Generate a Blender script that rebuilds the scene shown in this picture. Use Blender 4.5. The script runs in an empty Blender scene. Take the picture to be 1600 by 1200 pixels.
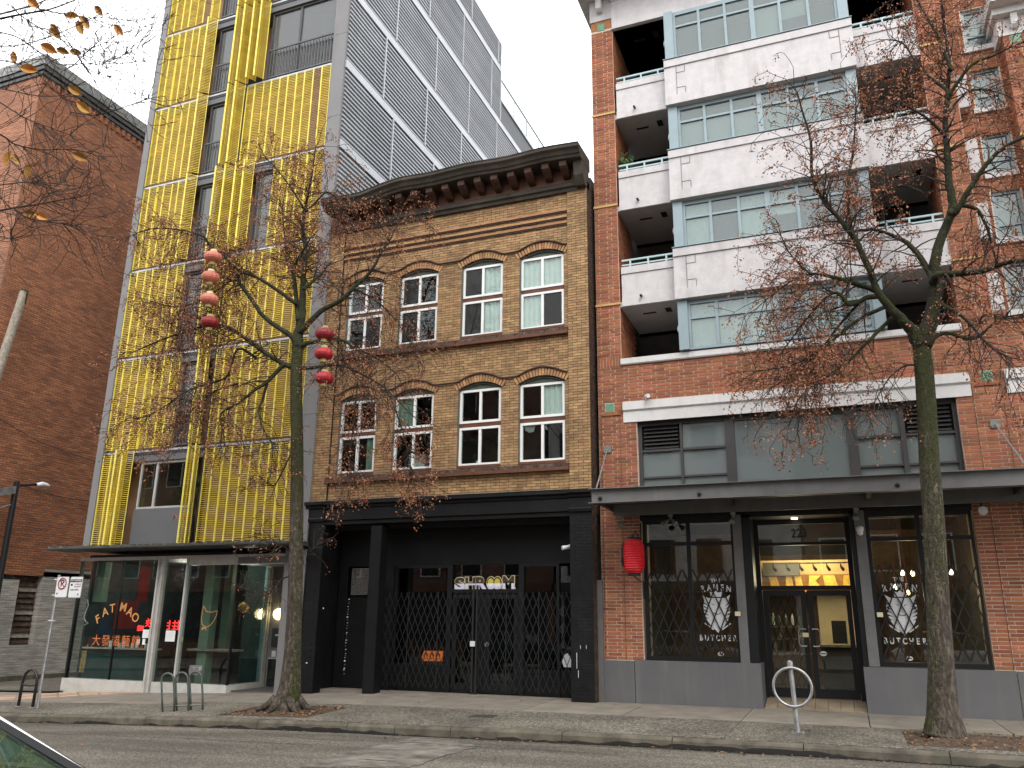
import bpy, bmesh, math, random
import numpy as np
from mathutils import Vector, Matrix
rnd = random.Random(7)
SC = bpy.context.scene
COL = SC.collection
R = math.radians

# ---------------------------------------------------------------- camera
FLEN = 1282.528                     # focal length in pixels of a 1600 px wide picture
CAM = Vector((0.0, -16.6, 1.52))
yaw, pitch, roll = R(-21.64863), R(16.10885), R(0.61275)
_f = Vector((math.sin(yaw)*math.cos(pitch), math.cos(yaw)*math.cos(pitch), math.sin(pitch)))
_r0 = Vector((math.cos(yaw), -math.sin(yaw), 0)); _u0 = _r0.cross(_f)
_r = _r0*math.cos(roll) + _u0*math.sin(roll)
_u = -_r0*math.sin(roll) + _u0*math.cos(roll)
cd = bpy.data.cameras.new('camera'); cam = bpy.data.objects.new('camera', cd); COL.objects.link(cam)
cd.sensor_width = 36; cd.lens = FLEN/1600*36; cd.clip_start = 0.05; cd.clip_end = 800
cam.matrix_world = Matrix(((_r.x, _u.x, -_f.x, CAM.x), (_r.y, _u.y, -_f.y, CAM.y), (_r.z, _u.z, -_f.z, CAM.z), (0, 0, 0, 1)))
SC.camera = cam

# ---------------------------------------------------------------- world: overcast sky
SUN_EL, SUN_AZ = R(48), R(150)
W = bpy.data.worlds.new('World'); SC.world = W; W.use_nodes = True
nt = W.node_tree; nt.nodes.clear()
out = nt.nodes.new('ShaderNodeOutputWorld'); bg = nt.nodes.new('ShaderNodeBackground')
sky = nt.nodes.new('ShaderNodeTexSky'); sky.sky_type = 'NISHITA'; sky.sun_disc = False
sky.sun_elevation = SUN_EL; sky.sun_rotation = SUN_AZ; sky.dust_density = 4; sky.air_density = 1.5
tc = nt.nodes.new('ShaderNodeTexCoord'); mp = nt.nodes.new('ShaderNodeMapping'); mp.inputs['Scale'].default_value = (1.6, 1.6, 3.2)
nz = nt.nodes.new('ShaderNodeTexNoise'); nz.inputs['Scale'].default_value = 2.2; nz.inputs['Detail'].default_value = 6; nz.inputs['Roughness'].default_value = .55
cr = nt.nodes.new('ShaderNodeValToRGB')
cr.color_ramp.elements[0].position = .28; cr.color_ramp.elements[0].color = (13.2, 13.5, 14.2, 1)
cr.color_ramp.elements[1].position = .68; cr.color_ramp.elements[1].color = (16.5, 16.6, 16.9, 1)
mx = nt.nodes.new('ShaderNodeMix'); mx.data_type = 'RGBA'; mx.inputs[0].default_value = .88
L = nt.links.new
L(tc.outputs['Generated'], mp.inputs['Vector']); L(mp.outputs[0], nz.inputs['Vector']); L(nz.outputs['Fac'], cr.inputs[0])
L(sky.outputs[0], mx.inputs[6]); L(cr.outputs[0], mx.inputs[7]); L(mx.outputs[2], bg.inputs['Color'])
bg.inputs['Strength'].default_value = 0.105; L(bg.outputs[0], out.inputs[0])

sl = bpy.data.lights.new('sun', 'SUN'); sl.energy = 0.9; sl.angle = R(25); sl.color = (1, .96, .9)
so = bpy.data.objects.new('sun', sl); COL.objects.link(so); so.location = (10, -30, 40)
_sd = Vector((math.sin(SUN_AZ)*math.cos(SUN_EL), math.cos(SUN_AZ)*math.cos(SUN_EL), math.sin(SUN_EL)))
so.rotation_euler = _sd.to_track_quat('Z', 'Y').to_euler()

vs = SC.view_settings
SC.display_settings.display_device = 'sRGB'; vs.view_transform = 'Standard'; vs.look = 'None'; vs.gamma = 1; vs.use_curve_mapping = False
vs.exposure = 0.78
cy = SC.cycles
cy.max_bounces = 8; cy.transparent_max_bounces = 16; cy.glossy_bounces = 3; cy.diffuse_bounces = 3; cy.transmission_bounces = 4
cy.caustics_reflective = False; cy.caustics_refractive = False; cy.sample_clamp_indirect = 4
cy.use_denoising = True

# ---------------------------------------------------------------- helpers
def at(px, py, Y):                   # point on the plane y = Y seen at a pixel of the 1600 x 1200 photograph
    d = _f + _r*((px-800)/FLEN) + _u*((600-py)/FLEN)
    return CAM + d*((Y-CAM.y)/d.y)
ORG = {}
def empty(name, loc=(0, 0, 0), label=None, cat=None, group=None, rz=0):
    o = bpy.data.objects.new(name, None); COL.objects.link(o); o.location = loc; o.rotation_euler = (0, 0, rz)
    o.empty_display_size = .2
    ORG[o.name] = Vector(loc); tag(o, label, cat, group); return o
def tag(o, label=None, cat=None, group=None, kind=None):
    if label: o['label'] = label
    if cat: o['category'] = cat
    if group: o['group'] = group
    if kind: o['kind'] = kind
    return o
class MB:
    def __init__(s): s.v = []; s.f = []
    def add(s, vs, fs):
        b = len(s.v); s.v.extend(vs); s.f.extend([tuple(i+b for i in q) for q in fs]); return s
    def box(s, x0, x1, y0, y1, z0, z1):
        return s.add([(x0,y0,z0),(x1,y0,z0),(x1,y1,z0),(x0,y1,z0),(x0,y0,z1),(x1,y0,z1),(x1,y1,z1),(x0,y1,z1)],
                     [(0,3,2,1),(4,5,6,7),(0,1,5,4),(1,2,6,5),(2,3,7,6),(3,0,4,7)])
    def quad(s, a, b, c, d): return s.add([tuple(a), tuple(b), tuple(c), tuple(d)], [(0,1,2,3)])
    def bar(s, p, q, w, h=None, up=(0,0,1)):
        p = Vector(p); q = Vector(q); h = h or w; d = (q-p).normalized(); up = Vector(up)
        if abs(d.dot(up)) > .99: up = Vector((0,1,0))
        a = d.cross(up).normalized()*w/2; b = a.cross(d).normalized()*h/2
        vs = [p-a-b, p+a-b, p+a+b, p-a+b, q-a-b, q+a-b, q+a+b, q-a+b]
        return s.add([tuple(v) for v in vs], [(0,1,2,3),(7,6,5,4),(0,4,5,1),(1,5,6,2),(2,6,7,3),(3,7,4,0)])
    def tube(s, pts, rad, n=6, cap=True):
        pts = [Vector(p) for p in pts]; m = len(pts)
        if not hasattr(rad, '__len__'): rad = [rad]*m
        up = Vector((.31, .22, .93)); rings = []; b = len(s.v); a = None
        for i, p in enumerate(pts):
            d = (pts[min(i+1, m-1)]-pts[max(i-1, 0)])
            d = d.normalized() if d.length > 1e-9 else Vector((0, 0, 1))
            if a is None:
                a = d.cross(up)
                if a.length < .1: a = d.cross(Vector((1, 0, 0)))
            else: a = a - d*a.dot(d)
            if a.length < 1e-6: a = d.orthogonal()
            a.normalize(); c = d.cross(a)
            for k in range(n):
                t = 2*math.pi*k/n; s.v.append(tuple(p+(a*math.cos(t)+c*math.sin(t))*rad[i]))
        for i in range(m-1):
            for k in range(n):
                k2 = (k+1) % n
                s.f.append((b+i*n+k, b+i*n+k2, b+(i+1)*n+k2, b+(i+1)*n+k))
        if cap:
            s.f.append(tuple(b+k for k in range(n-1, -1, -1))); s.f.append(tuple(b+(m-1)*n+k for k in range(n)))
        return s
    def lathe(s, prof, c=(0,0,0), n=16, axis='z'):
        b = len(s.v); m = len(prof)
        for r, h in prof:
            for k in range(n):
                t = 2*math.pi*k/n; x, y = r*math.cos(t), r*math.sin(t)
                p = (x, y, h) if axis == 'z' else ((x, h, y) if axis == 'y' else (h, x, y))
                s.v.append((c[0]+p[0], c[1]+p[1], c[2]+p[2]))
        for i in range(m-1):
            for k in range(n):
                k2 = (k+1) % n; s.f.append((b+i*n+k, b+i*n+k2, b+(i+1)*n+k2, b+(i+1)*n+k))
        s.f.append(tuple(b+k for k in range(n-1, -1, -1))); s.f.append(tuple(b+(m-1)*n+k for k in range(n)))
        return s
    def prof_x(s, prof, xs, zoff=None):   # (y,z) profile swept along x
        b = len(s.v); m = len(prof)
        for i, x in enumerate(xs):
            dz = zoff[i] if zoff else 0
            for y, z in prof: s.v.append((x, y, z+dz))
        for i in range(len(xs)-1):
            for k in range(m):
                k2 = (k+1) % m; s.f.append((b+i*m+k, b+i*m+k2, b+(i+1)*m+k2, b+(i+1)*m+k))
        s.f.append(tuple(b+k for k in range(m-1, -1, -1))); s.f.append(tuple(b+(len(xs)-1)*m+k for k in range(m)))
        return s
    def plate(s, pts, y0, y1):             # (x,z) outline given thickness in y
        n = len(pts); b = len(s.v)
        for y in (y0, y1):
            for x, z in pts: s.v.append((x, y, z))
        s.f.append(tuple(b+i for i in range(n))); s.f.append(tuple(b+n+i for i in range(n-1, -1, -1)))
        for i in range(n):
            j = (i+1) % n; s.f.append((b+i, b+n+i, b+n+j, b+j))
        return s
    def mesh(s, name, mat, org=(0,0,0), smooth=False):
        me = bpy.data.meshes.new(name); o = Vector(org)
        me.from_pydata([(x-o.x, y-o.y, z-o.z) for x, y, z in s.v], [], s.f)
        if mat is not None: me.materials.append(mat)
        bm = bmesh.new(); bm.from_mesh(me); bmesh.ops.recalc_face_normals(bm, faces=bm.faces); bm.to_mesh(me); bm.free()
        if smooth:
            for p in me.polygons: p.use_smooth = True
        me.update(); return me
    def build(s, name, mat, parent=None, smooth=False, kind=None, bevel=0, local=False):
        org = Vector((0,0,0)) if (parent is None or local) else ORG[parent.name]
        if bevel and len(s.v) < 4000:
            me = s.mesh(name, mat, org)
            bm = bmesh.new(); bm.from_mesh(me)
            bmesh.ops.bevel(bm, geom=[e for e in bm.edges if len(e.link_faces) == 2 and e.calc_face_angle(0) > .6], offset=bevel, segments=2, affect='EDGES', clamp_overlap=True)
            bm.to_mesh(me); bm.free()
        else: me = s.mesh(name, mat, org, smooth)
        return link(name, me, parent, kind=kind)
def link(name, me, parent=None, loc=None, kind=None, rot=None):
    o = bpy.data.objects.new(name, me); COL.objects.link(o)
    if parent is not None:
        o.parent = parent; ORG[o.name] = ORG[parent.name]
        if loc is not None: o.location = Vector(loc)-ORG[parent.name]; ORG[o.name] = Vector(loc)
    elif loc is not None: o.location = loc; ORG[o.name] = Vector(loc)
    else: ORG[o.name] = Vector((0,0,0))
    if rot: o.rotation_euler = rot
    if kind: o['kind'] = kind
    return o
def text_mesh(s, size, mat, extrude=.002, offset=0, align='CENTER', shear=0, sx=1):
    cu = bpy.data.curves.new('lettering', 'FONT'); cu.body = s; cu.size = size; cu.extrude = extrude; cu.offset = offset
    cu.align_x = align; cu.align_y = 'CENTER'; cu.shear = shear; cu.resolution_u = 4
    o = bpy.data.objects.new('lettering_tmp', cu); COL.objects.link(o)
    bpy.context.view_layer.update()
    me = bpy.data.meshes.new_from_object(o.evaluated_get(bpy.context.evaluated_depsgraph_get()))
    bpy.data.objects.remove(o); bpy.data.curves.remove(cu)
    me.transform(Matrix.Scale(sx, 4, (1,0,0)))
    me.materials.clear(); me.materials.append(mat); return me
def put_text(name, s, size, mat, pos, parent, rot=0, **k):   # faces -y; rot = tilt in the facade plane
    o = link(name, text_mesh(s, size, mat, **k), parent, loc=pos)
    o.rotation_euler = (R(90), -rot, 0) if not rot else (Matrix.Rotation(-rot, 4, 'Y') @ Matrix.Rotation(R(90), 4, 'X')).to_euler()
    return o

# ---------------------------------------------------------------- materials
def nodes(name):
    m = bpy.data.materials.new(name); m.use_nodes = True
    n = m.node_tree; b = n.nodes['Principled BSDF']; return m, n, b
def rgb(c): return (c[0], c[1], c[2], 1)
def mat(name, c, rough=.7, metal=0, var=.12, scale=3.0, c2=None, bump=0, bscale=40, rand=0, island=0, spec=.4, stain=None, sscale=1.2, samt=.5, streak=None, bstreak=None, bdist=.01):
    """procedural surface: base colour broken up by noise, optional second colour, per-piece variation, stains and fine bump"""
    m, n, b = nodes(name); N = n.nodes.new; Lk = n.links.new
    b.inputs['Roughness'].default_value = rough; b.inputs['Metallic'].default_value = metal; b.inputs['Specular IOR Level'].default_value = spec
    tc = N('ShaderNodeTexCoord'); geo = N('ShaderNodeNewGeometry')
    ns = N('ShaderNodeTexNoise'); ns.inputs['Scale'].default_value = scale; ns.inputs['Detail'].default_value = 5; ns.inputs['Roughness'].default_value = .6
    Lk(geo.outputs['Position'], ns.inputs['Vector'])
    mx = N('ShaderNodeMix'); mx.data_type = 'RGBA'
    c2 = c2 or tuple(max(0, x*(1-var*2)) for x in c)
    rp = N('ShaderNodeMapRange'); rp.inputs[1].default_value = .3; rp.inputs[2].default_value = .7
    Lk(ns.outputs['Fac'], rp.inputs[0]); Lk(rp.outputs[0], mx.inputs[0])
    mx.inputs[6].default_value = rgb(c); mx.inputs[7].default_value = rgb(c2)
    col = mx.outputs[2]
    if rand or island:
        oi = N('ShaderNodeObjectInfo'); ad = N('ShaderNodeMath'); ad.operation = 'ADD'
        Lk(oi.outputs['Random'], ad.inputs[0]); Lk(geo.outputs['Random Per Island'], ad.inputs[1])
        fr = N('ShaderNodeMath'); fr.operation = 'FRACT'; Lk(ad.outputs[0], fr.inputs[0])
        hs = N('ShaderNodeHueSaturation'); a = max(rand, island)
        r1 = N('ShaderNodeMapRange'); r1.inputs[3].default_value = 1-a; r1.inputs[4].default_value = 1+a*.8; Lk(fr.outputs[0], r1.inputs[0])
        mu = N('ShaderNodeMath'); mu.operation = 'MULTIPLY'; mu.inputs[1].default_value = 7.31; Lk(fr.outputs[0], mu.inputs[0])
        f2 = N('ShaderNodeMath'); f2.operation = 'FRACT'; Lk(mu.outputs[0], f2.inputs[0])
        r2 = N('ShaderNodeMapRange'); r2.inputs[3].default_value = .5-.012*a/.3; r2.inputs[4].default_value = .5+.01*a/.3; Lk(f2.outputs[0], r2.inputs[0])
        Lk(r1.outputs[0], hs.inputs['Value']); Lk(r2.outputs[0], hs.inputs['Hue']); Lk(col, hs.inputs['Color']); col = hs.outputs[0]
    if stain:
        s2 = N('ShaderNodeTexNoise'); s2.inputs['Scale'].default_value = sscale; s2.inputs['Detail'].default_value = 8; s2.inputs['Roughness'].default_value = .65
        if streak:
            mpn = N('ShaderNodeMapping'); mpn.inputs['Scale'].default_value = streak; Lk(geo.outputs['Position'], mpn.inputs[0]); Lk(mpn.outputs[0], s2.inputs['Vector'])
        else: Lk(geo.outputs['Position'], s2.inputs['Vector'])
        r3 = N('ShaderNodeMapRange'); r3.inputs[1].default_value = .5; r3.inputs[2].default_value = .78; r3.inputs[4].default_value = samt; Lk(s2.outputs['Fac'], r3.inputs[0])
        m3 = N('ShaderNodeMix'); m3.data_type = 'RGBA'; Lk(r3.outputs[0], m3.inputs[0]); Lk(col, m3.inputs[6]); m3.inputs[7].default_value = rgb(stain); col = m3.outputs[2]
    Lk(col, b.inputs['Base Color'])
    if bump:
        nb = N('ShaderNodeTexNoise'); nb.inputs['Scale'].default_value = bscale; nb.inputs['Detail'].default_value = 4
        if bstreak:
            mb_ = N('ShaderNodeMapping'); mb_.inputs['Scale'].default_value = bstreak; Lk(geo.outputs['Position'], mb_.inputs[0]); Lk(mb_.outputs[0], nb.inputs['Vector'])
        else: Lk(geo.outputs['Position'], nb.inputs['Vector'])
        bp = N('ShaderNodeBump'); bp.inputs['Strength'].default_value = bump; bp.inputs['Distance'].default_value = bdist; Lk(nb.outputs['Fac'], bp.inputs['Height']); Lk(bp.outputs[0], b.inputs['Normal'])
    return m
def emis(name, c, s):
    m, n, b = nodes(name); b.inputs['Base Color'].default_value = rgb(c); b.inputs['Emission Color'].default_value = rgb(c); b.inputs['Emission Strength'].default_value = s; return m
def glass(name, tint=(.75,.82,.8), refl=1.0, rough=0.0, ior=1.55, haze=0, hcol=(.3,.32,.32)):
    """thin pane: see-through with a Fresnel reflection; haze adds an even diffuse tone, in part a painted sky reflection"""
    m = bpy.data.materials.new(name); m.use_nodes = True; n = m.node_tree; n.nodes.clear(); N = n.nodes.new; Lk = n.links.new
    o = N('ShaderNodeOutputMaterial'); tr = N('ShaderNodeBsdfTransparent'); gl = N('ShaderNodeBsdfGlossy'); fr = N('ShaderNodeLayerWeight'); fr.inputs['Blend'].default_value = .5; ms = N('ShaderNodeMixShader')
    tr.inputs[0].default_value = rgb(tint); gl.inputs['Roughness'].default_value = rough
    pw = N('ShaderNodeMath'); pw.operation = 'POWER'; pw.inputs[1].default_value = 5; Lk(fr.outputs['Facing'], pw.inputs[0]); ma = N('ShaderNodeMath'); ma.operation = 'MULTIPLY_ADD'; ma.inputs[1].default_value = .95; ma.inputs[2].default_value = ((ior-1)/(ior+1))**2; Lk(pw.outputs[0], ma.inputs[0])
    mu = N('ShaderNodeMath'); mu.operation = 'MULTIPLY'; mu.use_clamp = True; mu.inputs[1].default_value = 1.15*refl; Lk(ma.outputs[0], mu.inputs[0])
    base = tr.outputs[0]
    if haze:
        df = N('ShaderNodeBsdfDiffuse'); df.inputs[0].default_value = rgb(hcol); mh = N('ShaderNodeMixShader'); mh.inputs[0].default_value = haze
        Lk(tr.outputs[0], mh.inputs[1]); Lk(df.outputs[0], mh.inputs[2]); base = mh.outputs[0]
    Lk(mu.outputs[0], ms.inputs[0]); Lk(base, ms.inputs[1]); Lk(gl.outputs[0], ms.inputs[2]); Lk(ms.outputs[0], o.inputs[0])
    return m
M = {}
M['asphalt'] = mat('asphalt', (.118,.104,.087), .62, var=.35, scale=1.3, bump=.6, bscale=120, stain=(.16,.145,.12), sscale=.9, samt=.7, streak=(.5,2.5,1), spec=.5)
M['patch'] = mat('road_patch_concrete', (.215,.195,.16), .8, var=.4, scale=3, bump=.5, bscale=90, stain=(.13,.12,.1), sscale=2.5, samt=.7)
M['concrete'] = mat('pavement_concrete', (.235,.205,.165), .75, var=.16, scale=2.2, bump=.35, bscale=70, stain=(.12,.105,.08), sscale=1.1, samt=.65, rand=.1, streak=(1,1.6,1))
def aggregate(name='exposed_aggregate', scale=42, k=1.0, streaky=False):
    m, n, b = nodes(name); N = n.nodes.new; Lk = n.links.new; g = N('ShaderNodeNewGeometry')
    v = N('ShaderNodeTexVoronoi'); v.inputs['Scale'].default_value = scale; Lk(g.outputs['Position'], v.inputs['Vector'])
    r = N('ShaderNodeValToRGB'); e = r.color_ramp.elements
    e[0].color = (.05*k,.045*k,.037*k,1); e[0].position = 0; e[1].color = (.36*k,.32*k,.26*k,1); e[1].position = 1
    for p, c in ((.35,(.1,.09,.07,1)),(.6,(.15,.13,.1,1)),(.82,(.22,.195,.15,1))):
        q = e.new(p); q.color = (c[0]*k, c[1]*k, c[2]*k, 1)
    sp = N('ShaderNodeSeparateColor'); Lk(v.outputs['Color'], sp.inputs[0]); Lk(sp.outputs[0], r.inputs[0])
    ns = N('ShaderNodeTexNoise'); ns.inputs['Scale'].default_value = .8; ns.inputs['Detail'].default_value = 6; mpg = N('ShaderNodeMapping'); mpg.inputs['Scale'].default_value = (.35,1.6,1) if streaky else (1,1,1); Lk(g.outputs['Position'], mpg.inputs[0]); Lk(mpg.outputs[0], ns.inputs['Vector'])
    mr = N('ShaderNodeMapRange'); mr.inputs[1].default_value = .35; mr.inputs[2].default_value = .7; mr.inputs[3].default_value = .55; mr.inputs[4].default_value = 1.25 if streaky else 1.1; Lk(ns.outputs['Fac'], mr.inputs[0])
    mu = N('ShaderNodeMix'); mu.data_type = 'RGBA'; mu.blend_type = 'MULTIPLY'; mu.inputs[0].default_value = 1; Lk(r.outputs[0], mu.inputs[6]); Lk(mr.outputs[0], mu.inputs[7])
    Lk(mu.outputs[2], b.inputs['Base Color']); b.inputs['Roughness'].default_value = .7
    bp = N('ShaderNodeBump'); bp.inputs['Strength'].default_value = .7; bp.inputs['Distance'].default_value = .008; Lk(v.outputs['Distance'], bp.inputs['Height']); Lk(bp.outputs[0], b.inputs['Normal'])
    return m
M['aggregate'] = aggregate()
M['asphalt'] = aggregate('worn_asphalt', 65, .78, True)
M['kerb'] = mat('kerb_concrete', (.15,.13,.095), .8, var=.35, scale=3, bump=.5, bscale=60, stain=(.06,.065,.035), sscale=1.8, samt=.8, rand=.12)
M['dirt'] = mat('planting_soil', (.085,.06,.038), .95, var=.3, scale=9, bump=1, bscale=50, stain=(.16,.08,.035), sscale=6, samt=.8)
M['paver'] = mat('pink_paver', (.44,.3,.21), .75, var=.15, scale=5, rand=.25, bump=.3, bscale=60)
M['tile'] = mat('entry_tile', (.3,.24,.17), .5, var=.15, scale=4, rand=.15, stain=(.1,.08,.05), sscale=3)
def brickwall(name, c1, c2, mort, bw, bh, axes, ms=.008, soot=None):
    """brickwork too far off to pick apart: courses from a brick texture with relief"""
    m, n, b = nodes(name); N = n.nodes.new; Lk = n.links.new; g = N('ShaderNodeNewGeometry')
    sp = N('ShaderNodeSeparateXYZ'); Lk(g.outputs['Position'], sp.inputs[0]); cb = N('ShaderNodeCombineXYZ')
    Lk(sp.outputs[axes[0]], cb.inputs[0]); Lk(sp.outputs[axes[1]], cb.inputs[1])
    t = N('ShaderNodeTexBrick'); t.inputs['Scale'].default_value = 1; t.inputs['Brick Width'].default_value = bw; t.inputs['Row Height'].default_value = bh; t.inputs['Mortar Size'].default_value = ms
    t.inputs['Color1'].default_value = rgb(c1); t.inputs['Color2'].default_value = rgb(c2); t.inputs['Mortar'].default_value = rgb(mort); t.inputs['Bias'].default_value = -.1
    Lk(cb.outputs[0], t.inputs['Vector'])
    ns = N('ShaderNodeTexNoise'); ns.inputs['Scale'].default_value = .55; ns.inputs['Detail'].default_value = 8; ns.inputs['Roughness'].default_value = .62; Lk(cb.outputs[0], ns.inputs['Vector'])
    mr = N('ShaderNodeMapRange'); mr.inputs[1].default_value = .35; mr.inputs[2].default_value = .72; mr.inputs[3].default_value = 1.12; mr.inputs[4].default_value = .62; Lk(ns.outputs['Fac'], mr.inputs[0])
    mp_ = N('ShaderNodeMapping'); mp_.inputs['Scale'].default_value = (1.2, 9, 1); Lk(cb.outputs[0], mp_.inputs[0])
    n2 = N('ShaderNodeTexNoise'); n2.inputs['Scale'].default_value = 1.6; n2.inputs['Detail'].default_value = 3; Lk(mp_.outputs[0], n2.inputs['Vector'])
    m2 = N('ShaderNodeMapRange'); m2.inputs[1].default_value = .35; m2.inputs[2].default_value = .65; m2.inputs[3].default_value = .72; m2.inputs[4].default_value = 1.25; Lk(n2.outputs['Fac'], m2.inputs[0])
    mm = N('ShaderNodeMath'); mm.operation = 'MULTIPLY'; Lk(mr.outputs[0], mm.inputs[0]); Lk(m2.outputs[0], mm.inputs[1])
    mu = N('ShaderNodeMix'); mu.data_type = 'RGBA'; mu.blend_type = 'MULTIPLY'; mu.inputs[0].default_value = 1; Lk(t.outputs['Color'], mu.inputs[6]); Lk(mm.outputs[0], mu.inputs[7])
    Lk(mu.outputs[2], b.inputs['Base Color']); b.inputs['Roughness'].default_value = .85
    bp = N('ShaderNodeBump'); bp.inputs['Strength'].default_value = .8; bp.inputs['Distance'].default_value = .012; bp.invert = True; Lk(t.outputs['Fac'], bp.inputs['Height']); Lk(bp.outputs[0], b.inputs['Normal'])
    return m
M['old_brick_side'] = brickwall('old_red_brick_side', (.42,.165,.072), (.27,.1,.047), (.1,.058,.038), .23, .073, (1,2))
M['old_brick_front'] = brickwall('old_red_brick_front', (.41,.175,.09), (.31,.125,.068), (.11,.07,.05), .23, .073, (0,2))
M['grey_brick'] = brickwall('grey_painted_brick', (.44,.42,.37), (.4,.38,.335), (.3,.285,.25), .23, .073, (1,2))
M['far_brick'] = brickwall('far_brick', (.22,.1,.07), (.17,.085,.06), (.16,.13,.1), .24, .08, (0,2))
M['tan_brick'] = mat('tan_brick', (.43,.265,.125), .82, var=.2, scale=6, rand=.27, bump=.35, bscale=90, stain=(.1,.06,.035), sscale=.8, samt=.75)
M['tan_mortar'] = mat('dark_mortar', (.035,.024,.016), .9, var=.2, scale=5)
M['arch_brick'] = mat('orange_arch_brick', (.46,.255,.12), .82, var=.2, scale=8, rand=.28, bump=.3, bscale=90)
M['dark_brick'] = mat('soot_and_shadow_brick', (.075,.042,.027), .85, var=.3, scale=7, rand=.3, bump=.4, bscale=80)  # also colours the painted shadow strips under the corbels
M['red_brick'] = mat('red_brick', (.37,.132,.06), .82, var=.2, scale=4, rand=.3, bump=.3, bscale=90)
M['red_mortar'] = mat('pale_mortar', (.72,.6,.49), .9, var=.15, scale=5)
M['brown_paint'] = mat('brown_trim', (.14,.052,.026), .6, var=.2, scale=5)
M['cornice'] = mat('weathered_cornice', (.062,.05,.038), .8, var=.3, scale=4, stain=(.13,.12,.085), sscale=2, samt=.7, bump=.4, bscale=30)
M['bracket'] = mat('bracket_brown', (.075,.033,.02), .75, var=.3, scale=6)
M['sill'] = mat('sill_brick', (.1,.06,.042), .85, var=.3, scale=9, bump=.5, bscale=60, stain=(.26,.22,.18), sscale=5, samt=.7)
M['white_vinyl'] = mat('white_window_frame', (.8,.8,.78), .4, var=.03, scale=4, stain=(.5,.48,.44), sscale=3, samt=.35)
M['head_panel'] = mat('grey_green_head_panel', (.12,.135,.115), .6, var=.2, scale=8)
M['lead'] = mat('flashing', (.3,.3,.28), .5, metal=.4, var=.3, scale=7)
M['black_paint'] = mat('black_paint', (.0045,.0048,.0052), .5, var=.3, scale=4, bump=.15, bscale=60, spec=.3, stain=(.013,.0135,.014), sscale=1.8, samt=.6)
M['black_brick'] = mat('black_painted_brick', (.006,.0063,.0067), .5, var=.2, scale=6, rand=.2, bump=.3, bscale=80, spec=.3, stain=(.018,.0185,.019), sscale=2.5, samt=.7)
M['gate'] = mat('gate_steel', (.026,.026,.026), .5, metal=.2, var=.2, scale=8)
M['near_black'] = mat('near_black', (.006,.006,.007), .6)
M['grey_panel'] = mat('grey_fibre_cement', (.205,.2,.198), .6, var=.06, scale=1.2, stain=(.14,.135,.13), sscale=1.5, samt=.5, streak=(1.5,1.5,.3))
M['grey_spandrel'] = mat('grey_spandrel', (.13,.132,.138), .55, var=.06, scale=1.5)
M['yellow'] = mat('yellow_screen', (.84,.63,.07), .5, var=.12, scale=5, rand=.16, stain=(.36,.2,.03), sscale=1.5, samt=.5)
M['screen_back'] = mat('screen_reveal', (.43,.265,.16), .9, var=.2, scale=1.5)
M['yellow_stile'] = mat('yellow_stile', (.88,.77,.15), .45, var=.08, scale=5)
M['raw_strip'] = mat('faded_screen', (.47,.31,.16), .6, var=.12, scale=5)
M['rail'] = mat('pale_track', (.5,.5,.5), .4, metal=.5, var=.15, scale=5)
M['clad'] = mat('ribbed_cladding', (.34,.355,.37), .42, metal=.35, var=.1, scale=.8, rand=.14, stain=(.2,.2,.2), sscale=.5, samt=.6, streak=(1,1,.2))
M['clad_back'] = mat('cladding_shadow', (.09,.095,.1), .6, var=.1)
M['clad_band'] = mat('cladding_band', (.42,.43,.45), .4, metal=.3, var=.08, scale=2)
M['dark_frame'] = mat('dark_window_frame', (.07,.07,.072), .45, metal=.3, var=.1)
M['bars'] = mat('balcony_bars', (.11,.11,.112), .45, metal=.3, var=.1)
M['alu'] = mat('aluminium', (.55,.54,.51), .45, metal=.15, var=.12, scale=6)
M['white_base'] = mat('white_base', (.55,.54,.5), .6, var=.1, scale=3, stain=(.25,.23,.2), sscale=2.5, samt=.5)
M['canopy_dark'] = mat('dark_canopy', (.075,.076,.072), .5, metal=.2, var=.2, scale=4)
M['stucco'] = mat('pale_stucco', (.6,.575,.575), .85, var=.08, scale=5, bump=.5, bscale=45, stain=(.33,.31,.3), sscale=1.1, samt=.75, streak=(2.2,2.2,.45))
M['stucco_line'] = mat('reveal_joint', (.27,.255,.26), .8)
M['band_white'] = mat('white_band', (.66,.645,.63), .75, var=.06, scale=2.5, stain=(.36,.34,.31), sscale=1.8, samt=.55, streak=(2,2,.6))
M['bluegrey'] = mat('blue_grey_frame', (.27,.345,.37), .4, var=.06, metal=.1)
M['teal_rail'] = mat('pale_teal_rail', (.42,.54,.55), .4, var=.06)
M['soffit'] = mat('loggia_soffit', (.45,.44,.43), .8, var=.1)
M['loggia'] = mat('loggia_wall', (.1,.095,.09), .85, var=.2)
M['gold'] = mat('tan_band', (.55,.36,.14), .7, var=.1)
M['green_tile'] = mat('green_glazed_tile', (.16,.36,.22), .35, var=.25, scale=12)
M['steel_grey'] = mat('grey_painted_steel', (.17,.169,.166), .45, metal=.2, var=.12, scale=3, stain=(.22,.215,.21), sscale=1.6, samt=.5, streak=(2,2,.4))
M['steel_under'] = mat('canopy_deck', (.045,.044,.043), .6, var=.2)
M['shop_black'] = mat('shop_frame_black', (.012,.013,.015), .4, metal=.2, var=.15)
M['plinth'] = mat('grey_plinth', (.118,.117,.12), .6, var=.07, scale=2, stain=(.19,.187,.155), sscale=1.2, samt=.6, streak=(3,3,.25), bump=.15, bscale=60)
M['shop_grey'] = mat('shop_window_frame', (.062,.06,.058), .45, metal=.2, var=.1)
M['frost'] = glass('hazy_shop_glass', (.55,.62,.6), 1.1, 0, haze=.55, hcol=(.25,.29,.285))
M['glass'] = glass('window_glass', (.8,.86,.84), 1.0)
M['glass_shop'] = glass('shop_glass', (.8,.86,.84), 1.05)
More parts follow.
